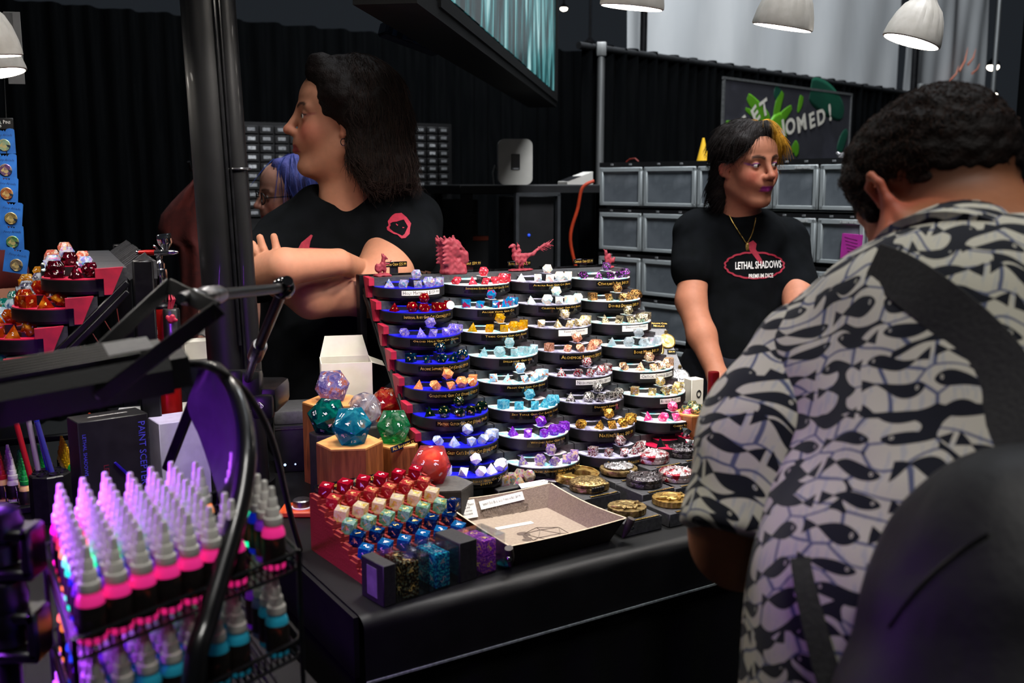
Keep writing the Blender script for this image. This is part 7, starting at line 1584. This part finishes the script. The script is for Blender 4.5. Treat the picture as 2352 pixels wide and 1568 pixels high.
# printed cloud outline, name and figure
def cloud(cx, cy, a, b_, n=72, w_=4.2):
    o_, i_ = [], []
    for k in range(n):
        t = 2*PI*k/n; sc = 1+.045*abs(math.sin(t*9)); o_.append((cx+a*sc*math.cos(t), cy+b_*sc*math.sin(t))); i_.append((cx+(a*sc-w_)*math.cos(t), cy+(b_*sc-w_)*math.sin(t)))
    return ring_px(o_, i_)
v_, f_ = cloud(1733, 609, 68, 31); print_mesh(tree, v_, f_, 'chest_print', redprint, PR)
print_mesh(tree, [(1718, 558), (1730, 552), (1738, 560), (1736, 572), (1750, 596), (1752, 606), (1744, 604), (1732, 588), (1722, 575)], [(0, 1, 2, 3, 8), (8, 3, 7), (3, 4, 7), (4, 5, 6, 7)], 'chest_print', redprint, PR)
text_px(tree, 'LETHAL SHADOWS', 1742, 608, 106, 24, 'shirt_lettering', white_ink, PR, -.04, True); text_px(tree, 'PREMIUM DICE', 1748, 633, 56, 10, 'shirt_lettering', white_ink, PR, -.04, False)
cpts = [project(tree, x, y, .003) for x, y in ((1674, 492), (1682, 508), (1694, 528), (1706, 546), (1715, 558), (1722, 548), (1729, 532), (1734, 512), (1736, 500))]
b = MB(); b.tube(resample([q for q in cpts if q is not None], 40), .0013, 6); b.build('necklace', m_gold, PR); q = project(tree, 1717, 558, .004); b = MB(); b.T = T_(q); b.rbox((0, 0, -.012), (.010, .004, .022), .002, 1); b.build('pendant', m_gold, PR)
s = SDF(); k = HR.to_scale()[0]
def hq(x, y, z): return tuple(HR @ Vector((x, y, z)))
s.el(hq(-.022, 0, .056), (.102*k, .094*k, .084*k), .03)
for a, c, ra, rb in (((-.06, .0, .02), (-.085, .0, -.10), .065, .05), ((-.035, -.062, .03), (-.055, -.060, -.10), .036, .034), ((-.05, -.055, -.08), (-.055, -.050, -.145), .034, .022), ((-.035, .062, .03), (-.055, .055, -.08), .034, .03), ((.058, .015, .108), (.050, -.055, .075), .026, .024), ((.050, -.055, .075), (.030, -.078, .030), .022, .013), ((.055, .03, .105), (.035, .078, .06), .028, .026), ((.035, .078, .06), (.02, .088, .01), .026, .014), ((.0, .075, .08), (-.02, .09, .03), .035, .03)):
    s.rc(hq(*a), hq(*c), ra*k, rb*k, .022)
ivR = np.array(HR.inverted())
def streak(P):
    L = P @ ivR[:3, :3].T + ivR[:3, 3]; w_ = ss(L[:, 1] + .25*(L[:, 2]-.06) + .006*np.sin(L[:, 0]*160), .030, .048)*ss(L[:, 0], -.055, -.02); c = np.tile(lc('17100e'), (len(P), 1))*(.8+.5*np.clip(wob(P, 100), 0, 1))[:, None]; return c*(1-w_[:, None]) + lc('c8922c')*(.75+.5*np.clip(wob(P, 140, 2.), 0, 1))[:, None]*w_[:, None]
hr = mk('hair', s, .0045, hair_m, PR, streak, disp=lambda p: .0025*wob(p, 60)+.0022*wob(p, 150, 3.)+.001*wob(p, 330), dmax=.012)
part = HR @ Vector((.02, .02, .15))
locks(hr, 2600, .04, .0007, .0012, 8, lambda p: streak(np.array(p)[None])[0]*random.uniform(.7, 1.4), lambda p, n: Vector(((p.x-part.x)*1.2, (p.y-part.y)*1.2, -.10)), fr=50.)
trousers(PR, atd(1685, 960, 3.02).x, atd(1685, 960, 3.02).y, .86, .085, .085)

# ---- person with blue hair and glasses behind
PB_ = thing('person', 'person with straight blue hair and round black glasses half hidden behind the pole', 'person')
HB3 = headframe(668, 450, 3.35, (-.87, -.47, -.08), 1.0, -.10)
s = SDF(); add_head(s, HB3, neck=True)
s.rc(tuple(HB3 @ Vector((-.03, 0, -.12))), W(650, 590, 3.4), .055, .07, .04); s.rc(W(560, 600, 3.4), W(700, 610, 3.45), .06, .06, .05); s.el(W(640, 700, 3.42), (.14, .1, .2), .05)
s.rc(W(570, 620, 3.38), W(640, 790, 3.15), .05, .042, .03); s.rc(W(640, 800, 3.15), W(520, 770, 2.95), .042, .030, .03); s.el(W(492, 760, 2.90), (.045, .03, .042), .02)
for j, (y0, y1) in enumerate(((738, 742), (757, 768), (777, 785), (792, 800))): finger(s, [W(482, y0+2, 2.88), W(462, (y0+y1)/2-2, 2.85), W(444+4*j, y1, 2.86)], .0105, .0085, .005)
finger(s, [W(485, 742, 2.86), W(470, 726, 2.83), W(462, 716, 2.83)], .012, .009, .006)
mk('body', s, .0042, skin_m, PB_, lambda P: head_tint(P, HB3, 'b0806e', '9a4650', '5a3c34', .004, .4))
eyes(HB3, (-.9, -.4, -.2), MATS['brown_iris'], PB_)
s = SDF(); s.el(W(640, 720, 3.43), (.165, .13, .22), .05); s.rc(W(560, 612, 3.4), W(715, 618, 3.46), .065, .065, .05); s.rc(W(566, 625, 3.38), W(602, 710, 3.28), .064, .06, .04); s.el(W(650, 900, 3.43), (.16, .13, .22), .05); mk('shirt', s, .009, shirt_m, PB_, disp=lambda p: .003*wob(p, 26), dmax=.006)
s = SDF(); k = 1.0
def hb(x, y, z): return tuple(HB3 @ Vector((x, y, z)))
s.el(hb(-.034, 0, .054), (.098, .094, .086), .03)
for a, c, ra, rb in (((-.05, .05, .02), (-.07, .06, -.16), .05, .045), ((-.05, -.05, .02), (-.07, -.05, -.16), .05, .045), ((.0, .078, .06), (-.02, .086, -.02), .026, .03), ((-.02, .086, -.02), (-.03, .088, -.13), .03, .028), ((.035, .02, .108), (.0, .078, .06), .024, .026)): s.rc(hb(*a), hb(*c), ra, rb, .025)
def blueh(P):
    w_ = np.clip(.5+.6*wob(P*np.array([3, 3, .15]), 60), 0, 1); return lc('2a3a78')*(1-w_[:, None]) + lc('5a5a9a')*w_[:, None]
hr = mk('hair', s, .006, hair_m, PB_, blueh, disp=lambda p: .0035*wob(p*np.array([1, 1, .12]), 120), dmax=.01)
locks(hr, 420, .10, .002, .001, 9, lambda p: lc(random.choice(('2c3e86', '3a3a70', '15162c', '5058a0', '1e2c60'))), lambda p, n: Vector((p.x-HB3.translation.x, p.y-HB3.translation.y, -.25)), fr=20.)
b = MB()
for y in (-1, 1):
    c = Vector((.108, y*.033, .004)); b.tube([tuple(HB3 @ (c + Vector((-.006*abs(math.cos(a)), .021*math.cos(a), .019*math.sin(a))))) for a in [q*PI/12 for q in range(25)]], .0022, 6, False)
    b.tube([hb(.100, y*.053, .008), hb(.05, y*.076, .010), hb(.0, y*.080, .012)], .002, 6)
b.tube([hb(.110, -.013, .008), hb(.114, 0, .010), hb(.110, .013, .008)], .002, 6); b.build('glasses', black, PB_)
trousers(PB_, atd(650, 900, 3.43).x, atd(650, 900, 3.43).y, .82, .085, .085)

# ---- another visitor's forearm at the edge, by the second rack
PA_ = thing('person', 'person in dark red clothing at the booth edge, only a bent arm showing', 'person')
s = SDF(); s.rc(W(-90, 560, 2.5), W(8, 690, 2.5), .06, .05, .03); s.rc(W(8, 695, 2.5), W(-120, 745, 2.4), .05, .036, .03); s.rc(W(-95, 420, 2.55), W(-90, 900, 2.55), .1, .12, .05); mk('body', s, .008, skin_m, PA_, lambda P: np.tile(lc('9a6248'), (len(P), 1)))
s = SDF(); s.rc(W(-95, 540, 2.52), W(-5, 628, 2.5), .078, .070, .03); s.rc(W(-98, 420, 2.56), W(-98, 900, 2.56), .12, .14, .05); mk('shirt', s, .01, M('dark_red_cloth', '5a1210', .9, col2='4a0e0c', nscale=20), PA_, disp=lambda p: .004*wob(p, 30), dmax=.01)
c = atd(-98, 900, 2.56); trousers(PA_, c.x, c.y, .85, .08, .085)
# ---- bending man in a fish-print shirt with a backpack
def fish_material():
    m = bpy.data.materials.new('fish_print_cotton'); m.use_nodes = True; nt = m.node_tree; N = nt.nodes; L = nt.links; pb = N['Principled BSDF']; pb.inputs['Roughness'].default_value = .85; pb.inputs['Specular IOR Level'].default_value = .2; pb.inputs['Sheen Weight'].default_value = .1
    def mt(op, a, b_=None, c=None, clamp=False):
        n = N.new('ShaderNodeMath'); n.operation = op; n.use_clamp = clamp
        for i, q in enumerate((a, b_, c)):
            if q is None: continue
            if isinstance(q, (int, float)): n.inputs[i].default_value = q
            else: L.new(q, n.inputs[i])
        return n.outputs[0]
    uvn = N.new('ShaderNodeUVMap'); uvn.uv_map = 'UVMap'; sp = N.new('ShaderNodeSeparateXYZ'); L.new(uvn.outputs[0], sp.inputs[0])
    wn = N.new('ShaderNodeTexNoise'); wn.inputs['Scale'].default_value = 9; wn.inputs['Detail'].default_value = 1; L.new(uvn.outputs[0], wn.inputs['Vector']); ws = N.new('ShaderNodeSeparateColor'); L.new(wn.outputs['Color'], ws.inputs[0])
    u_ = mt('ADD', sp.outputs[0], mt('MULTIPLY', mt('SUBTRACT', ws.outputs[0], .5), .05)); v_ = mt('ADD', sp.outputs[1], mt('MULTIPLY', mt('SUBTRACT', ws.outputs[1], .5), .075))
    V = mt('DIVIDE', v_, .0305); row = mt('FLOOR', V); fv = mt('SUBTRACT', mt('FRACT', V), .5)
    rr = mt('FRACT', mt('MULTIPLY', mt('SINE', mt('MULTIPLY', row, 12.9898)), 437.58)); U = mt('ADD', mt('DIVIDE', u_, .083), rr); col = mt('FLOOR', U); fu = mt('FRACT', U)
    sgn = mt('SUBTRACT', mt('MULTIPLY', mt('GREATER_THAN', mt('FRACT', mt('MULTIPLY', mt('SINE', mt('ADD', mt('MULTIPLY', row, 7.3), mt('MULTIPLY', col, 3.1))), 91.7)), .35), 2), 1)
    fc = mt('ADD', mt('MULTIPLY', mt('SUBTRACT', fu, .5), sgn), .5)
    tt = mt('DIVIDE', mt('SUBTRACT', fc, .07), .70, clamp=True); body = mt('MULTIPLY', mt('POWER', mt('SINE', mt('MULTIPLY', mt('POWER', tt, .75), PI)), .85), .265)
    tail = mt('MULTIPLY', mt('DIVIDE', mt('SUBTRACT', fc, .74), .22, clamp=True), .26); tail = mt('MULTIPLY', tail, mt('LESS_THAN', fc, .96))
    hgt = mt('MAXIMUM', body, tail); fvv = mt('ADD', fv, mt('MULTIPLY', mt('SINE', mt('MULTIPLY', fu, 5.0)), .06)); inside = mt('SUBTRACT', hgt, mt('ABSOLUTE', fvv)); fish = mt('MULTIPLY', mt('GREATER_THAN', inside, 0.0), mt('GREATER_THAN', hgt, .02))
    ex = mt('DIVIDE', mt('SUBTRACT', fc, .19), .024); ey = mt('DIVIDE', mt('SUBTRACT', fvv, .04), .07); er = mt('SQRT', mt('ADD', mt('MULTIPLY', ex, ex), mt('MULTIPLY', ey, ey))); eye = mt('MULTIPLY', mt('LESS_THAN', er, 1.0), mt('GREATER_THAN', er, .45))
    # net of dark lines round rounded cells
    cv = N.new('ShaderNodeCombineXYZ'); L.new(mt('DIVIDE', u_, .060), cv.inputs[0]); L.new(mt('DIVIDE', v_, .026), cv.inputs[1])
    vo = N.new('ShaderNodeTexVoronoi'); vo.feature = 'SMOOTH_F1'; vo.voronoi_dimensions = '2D'; vo.inputs['Scale'].default_value = 1; vo.inputs['Smoothness'].default_value = .25; vo.inputs['Randomness'].default_value = .85; L.new(cv.outputs[0], vo.inputs['Vector'])
    ve = N.new('ShaderNodeTexVoronoi'); ve.feature = 'DISTANCE_TO_EDGE'; ve.voronoi_dimensions = '2D'; ve.inputs['Scale'].default_value = 1; ve.inputs['Randomness'].default_value = .85; L.new(cv.outputs[0], ve.inputs['Vector'])
    fat = mt('GREATER_THAN', vo.outputs['Distance'], .62); thin = mt('LESS_THAN', ve.outputs['Distance'], .045)
    dark = mt('MAXIMUM', mt('MULTIPLY', fish, mt('SUBTRACT', 1.0, eye)), fat, clamp=True)
    # fine streaks inside the pale cells
    st = N.new('ShaderNodeTexNoise'); st.inputs['Scale'].default_value = 26; cs = N.new('ShaderNodeCombineXYZ'); L.new(mt('MULTIPLY', u_, 6.0), cs.inputs[0]); L.new(mt('MULTIPLY', v_, 1.2), cs.inputs[1]); L.new(cs.outputs[0], st.inputs['Vector'])
    stk = mt('MULTIPLY', mt('GREATER_THAN', st.outputs['Fac'], .60), .45)
    def mix(f, a, b_):
        n = N.new('ShaderNodeMix'); n.data_type = 'RGBA'; L.new(f, n.inputs[0])
        for i, q in ((6, a), (7, b_)):
            if isinstance(q, tuple): n.inputs[i].default_value = q
            else: L.new(q, n.inputs[i])
        return n.outputs[2]
    c = mix(stk, lin('b9b5a6'), lin('8f96a4')); c = mix(mt('MULTIPLY', thin, .85), c, lin('2c3c66')); c = mix(dark, c, lin('10131c')); L.new(c, pb.inputs['Base Color'])
    bp = N.new('ShaderNodeBump'); bp.inputs['Strength'].default_value = .15; bp.inputs['Distance'].default_value = .002; wv = N.new('ShaderNodeTexNoise'); wv.inputs['Scale'].default_value = 500; L.new(bp.outputs[0], pb.inputs['Normal']); L.new(wv.outputs['Fac'], bp.inputs['Height'])
    MATS['fish_print_cotton'] = m; return m
fish = fish_material()
def cyl_uv(o, A, B, ref, R):
    """unroll a garment round the axis A-B: u = angle x R, v = height along the axis"""
    A, B = np.array(A), np.array(B); ax_ = (B-A)/np.linalg.norm(B-A); me = o.data; n = len(me.vertices); co = np.zeros(n*3); me.vertices.foreach_get('co', co); co = co.reshape(-1, 3); q = co-A; h = q@ax_; rad = q - h[:, None]*ax_
    ref = np.array(ref, float); ref -= ax_*(ref@ax_); ref /= np.linalg.norm(ref); e2 = np.cross(ax_, ref); ang = np.arctan2(rad@e2, rad@ref); uvv = np.stack([ang*R, -h], 1)
    ul = me.uv_layers.new(name='UVMap'); li = np.zeros(len(me.loops), np.int32); me.loops.foreach_get('vertex_index', li); ul.data.foreach_set('uv', uvv[li].astype(np.float32).ravel())
PM = thing('person', 'person bending over the table in a white shirt printed with dark fish', 'person')
HM = headframe(2168, 470, 1.17, (-.34, .80, -.50), 1.0, -.03)
s = SDF(); add_head(s, HM, neck=False, ear=(.85, .089, 1.12))
s.rc(tuple(HM @ Vector((-.046, 0, -.045))), W(2212, 610, 1.11), .050, .064, .018); s.rc(W(2205, 600, 1.11), W(2230, 740, 1.08), .066, .08, .05)
s.rc(W(1930, 860, 1.13), W(2230, 750, 1.09), .068, .068, .05); s.rc(W(2230, 750, 1.09), W(2470, 715, 1.04), .068, .068, .05); s.rc(W(2220, 800, 1.09), W(2150, 1380, .98), .14, .14, .06)
s.rc(W(1860, 870, 1.14), W(1712, 1180, 1.10), .065, .058, .04); s.rc(W(1712, 1180, 1.10), W(1704, 1236, 1.12), .058, .052, .02); s.rc(W(1700, 1240, 1.13), W(1668, 1130, 1.34), .050, .042, .03); s.rc(W(1668, 1130, 1.34), W(1640, 1075, 1.48), .042, .030, .02); s.el(W(1636, 1062, 1.53), (.03, .045, .02), .015)
for j in range(4): finger(s, [W(1622+12*j, 1058, 1.555), W(1616+12*j, 1060, 1.60), W(1618+11*j, 1072, 1.625)], .010, .008, .005)
finger(s, [W(1660, 1066, 1.52), W(1668, 1062, 1.56), W(1664, 1062, 1.59)], .011, .009, .005)
s.rc(W(2470, 720, 1.04), W(2520, 1150, 1.0), .065, .055, .04)
def fade(L):
    x, y, z = L.T; return .75*ss(z - .35*x - .55*np.maximum(0, -x-.03), -.052, .015)*(1-ss(np.abs(y), .0765, .080))*(1-ss(x, .03, .05)*(1-ss(z, .05, .07))) + .45*ss(x, .0, .03)*ss(-z, .02, .05)*(1-ss(-z, .12, .14))
mk('body', s, .0034, skin_m, PM, lambda P: head_tint(P, HM, '9a6242', '8a4a40', '120a08', .006, .3, stubble=fade))
s = SDF(); k = HM.to_scale()[0]
def hm(x, y, z): return tuple(HM @ Vector((x, y, z)))
R3 = HM.to_3x3(); R3.normalize()
s.el(hm(-.012, 0, .046), (.1015*k, .0805*k, .0915*k), .02, R=R3); s.el(hm(.035, 0, .068), (.07*k, .072*k, .064*k), .03, R=R3)
for y in (-1, 1): s.rc(hm(.045, y*.070, .06), hm(.040, y*.071, .012), .018*k, .010*k, .015)
nrm = np.array(R3 @ Vector((-.40, 0, -.92))); s.half(hm(-.075, 0, -.034), nrm, .03)
for y in (-1, 1): s.el(hm(-.008, y*.088, -.012), (.036, .024, .046), .012, 's', R=R3)
ivM = np.array(HM.inverted())
hr = mk('hair', s, .0032, hair_m, PM, lambda P: np.tile(lc('170f0c'), (len(P), 1))*(.6+1.1*np.clip(wob(P, 220), 0, 1))[:, None], disp=lambda p: .0016*wob(p, 170)+.0018*wob(p, 330, 2.), dmax=.012)
def topk(co): L = co @ ivM[:3, :3].T + ivM[:3, 3]; return (L[:, 2] > .015) & ((L[:, 0] > -.06) | (L[:, 2] > .05))
hcen = HM @ Vector((-.01, 0, .04))
locks(hr, 3600, .007, .0007, .002, 12, lambda p: lc('2a1a12')*random.uniform(.5, 1.6), lambda p, n: Vector((random.uniform(-1, 1), random.uniform(-1, 1), random.uniform(-1, 1))), fr=420., keep=topk, seg=6, lift=.001)
# shirt body
s = SDF(); s.rc(W(2225, 850, 1.08), W(2140, 1380, .98), .172, .168, .06); s.rc(W(2140, 1380, .98), W(2080, 1900, .98), .168, .17, .05); s.rc(W(1905, 862, 1.13), W(2225, 745, 1.09), .084, .086, .06); s.rc(W(2225, 745, 1.09), W(2480, 705, 1.03), .086, .09, .06)
s.rc(W(1900, 900, 1.14), W(1940, 1120, 1.06), .06, .06, .06)
sb = mk('shirt_body', s, .007, fish, PM, disp=lambda p: .006*wob(p, 16, 1.)+.003*wob(p, 42, 2.), dmax=.014); cyl_uv(sb, W(2230, 500, 1.12), W(2120, 1500, .97), (0, -1, 0), .20)
# collar
A_c, B_c = np.array(hm(-.04, 0, -.075)), np.array(W(2228, 680, 1.07)); ax_c = Vector(B_c-A_c).normalized(); c_ = Vector(W(2222, 618, 1.09)); b = MB(); n = 40; vs = []; fs = []
e1 = Vector((1, 0, 0)); e1 = (e1-ax_c*e1.dot(ax_c)).normalized(); e2 = ax_c.cross(e1)
for i in range(n+1):
    a = 2*PI*i/n; rd = e1*math.cos(a) + e2*math.sin(a)
    for q, (r_, h_) in enumerate(((.071, -.028), (.074, -.032), (.092, .010), (.102, .030), (.094, .034))): vs.append(c_ + rd*r_ + ax_c*h_)
for i in range(n):
    for q in range(4): fs.append((i*5+q, i*5+q+1, (i+1)*5+q+1, (i+1)*5+q))
b.add(vs, fs); col_ = b.build('collar', fish, PM, smooth=70); cyl_uv(col_, tuple(c_ - ax_c*.1), tuple(c_ + ax_c*.1), (0, -1, 0), .1)
# sleeve
s = SDF(); s.rc(W(1872, 858, 1.14), W(1790, 1000, 1.12), .084, .082, .04); s.rc(W(1790, 1000, 1.12), W(1712, 1215, 1.09), .082, .072, .04); cut = Vector(W(1706, 1244, 1.09)); dn = Vector(W(1706, 1180, 1.10)-W(1830, 800, 1.16)).normalized(); s.half(tuple(cut), tuple(dn + Vector((.12, 0, 0))), .006)
sl = mk('shirt_sleeve', s, .006, fish, PM, disp=lambda p: .004*wob(p, 24, 3.)+.002*wob(p, 60, 5.), dmax=.01); cyl_uv(sl, W(1880, 800, 1.15), W(1700, 1250, 1.09), (0, -1, 0), .09)
trousers(PM, atd(2120, 1568, .98).x+.02, atd(2120, 1568, .98).y+.02, .86, .1, .095)
# backpack
bpk = M('black_nylon', '0a0a0c', .6, col2='101013', nscale=14, bump=.5, bscale=60)
BP = thing('backpack', 'black backpack on the back of the bending person', 'backpack')
s = SDF(); s.el(W(2430, 1500, .80), (.14, .09, .175), .05); s.rc(W(2230, 1520, .80), W(2200, 1720, .78), .085, .10, .06); s.rc(W(2330, 1330, .80), W(2400, 1800, .76), .08, .12, .06)
mk('bag', s, .007, bpk, BP, disp=lambda p: .006*wob(p, 22)+.003*wob(p, 60), dmax=.014)
tr2 = bvh(sb)
def strap(pts, wd, name, off=.008):
    P_ = []
    for px, py in pts:
        q = project(tr2, px, py, off); P_.append(q if q is not None else (P_[-1] if P_ else atd(px, py, 1.0)))
    R_ = resample(P_, 30); b = MB(); vs = []; fs = []
    for i, q in enumerate(R_):
        t_ = (R_[min(i+1, 30)]-R_[max(i-1, 0)]).normalized(); nn = (Vector((0, 0, CAMZ))-q).normalized(); sd_ = t_.cross(nn).normalized(); w_ = wd[0] + (wd[1]-wd[0])*i/30
        vs += [q - sd_*w_ - nn*.012, q - sd_*w_*.96, q + sd_*w_*.96, q + sd_*w_ - nn*.012]
    for i in range(30):
        for j in range(3): fs.append((i*4+j, i*4+j+1, (i+1)*4+j+1, (i+1)*4+j))
    b.add(vs, fs); b.build(name, M('black_strap', '131313', .7, col2='1a1a1a', nscale=200, bump=.4), BP, smooth=60)
strap([(2000, 606), (2060, 632), (2130, 680), (2210, 746), (2280, 822), (2326, 910), (2350, 1040)], (.023, .027), 'shoulder_strap')
strap([(1838, 1280), (1850, 1350), (1872, 1440), (1896, 1530), (1920, 1600)], (.009, .012), 'lower_strap')
b = MB(); zz = [Vector(W(x, y, d)) for x, y, d in ((2130, 1335, .70), (2190, 1270, .70), (2240, 1230, .705))]; tree3 = bvh([c for c in BP.children if c.name.startswith('bag')][0])
zp_ = [project(tree3, x, y, .002) for x, y in ((2040, 1440), (2100, 1360), (2160, 1300), (2220, 1255), (2270, 1225))]; zp_ = [q for q in zp_ if q is not None]
if len(zp_) > 2: b.tube(resample(zp_, 30), .0012, 6); b.build('zip', blackm, BP)
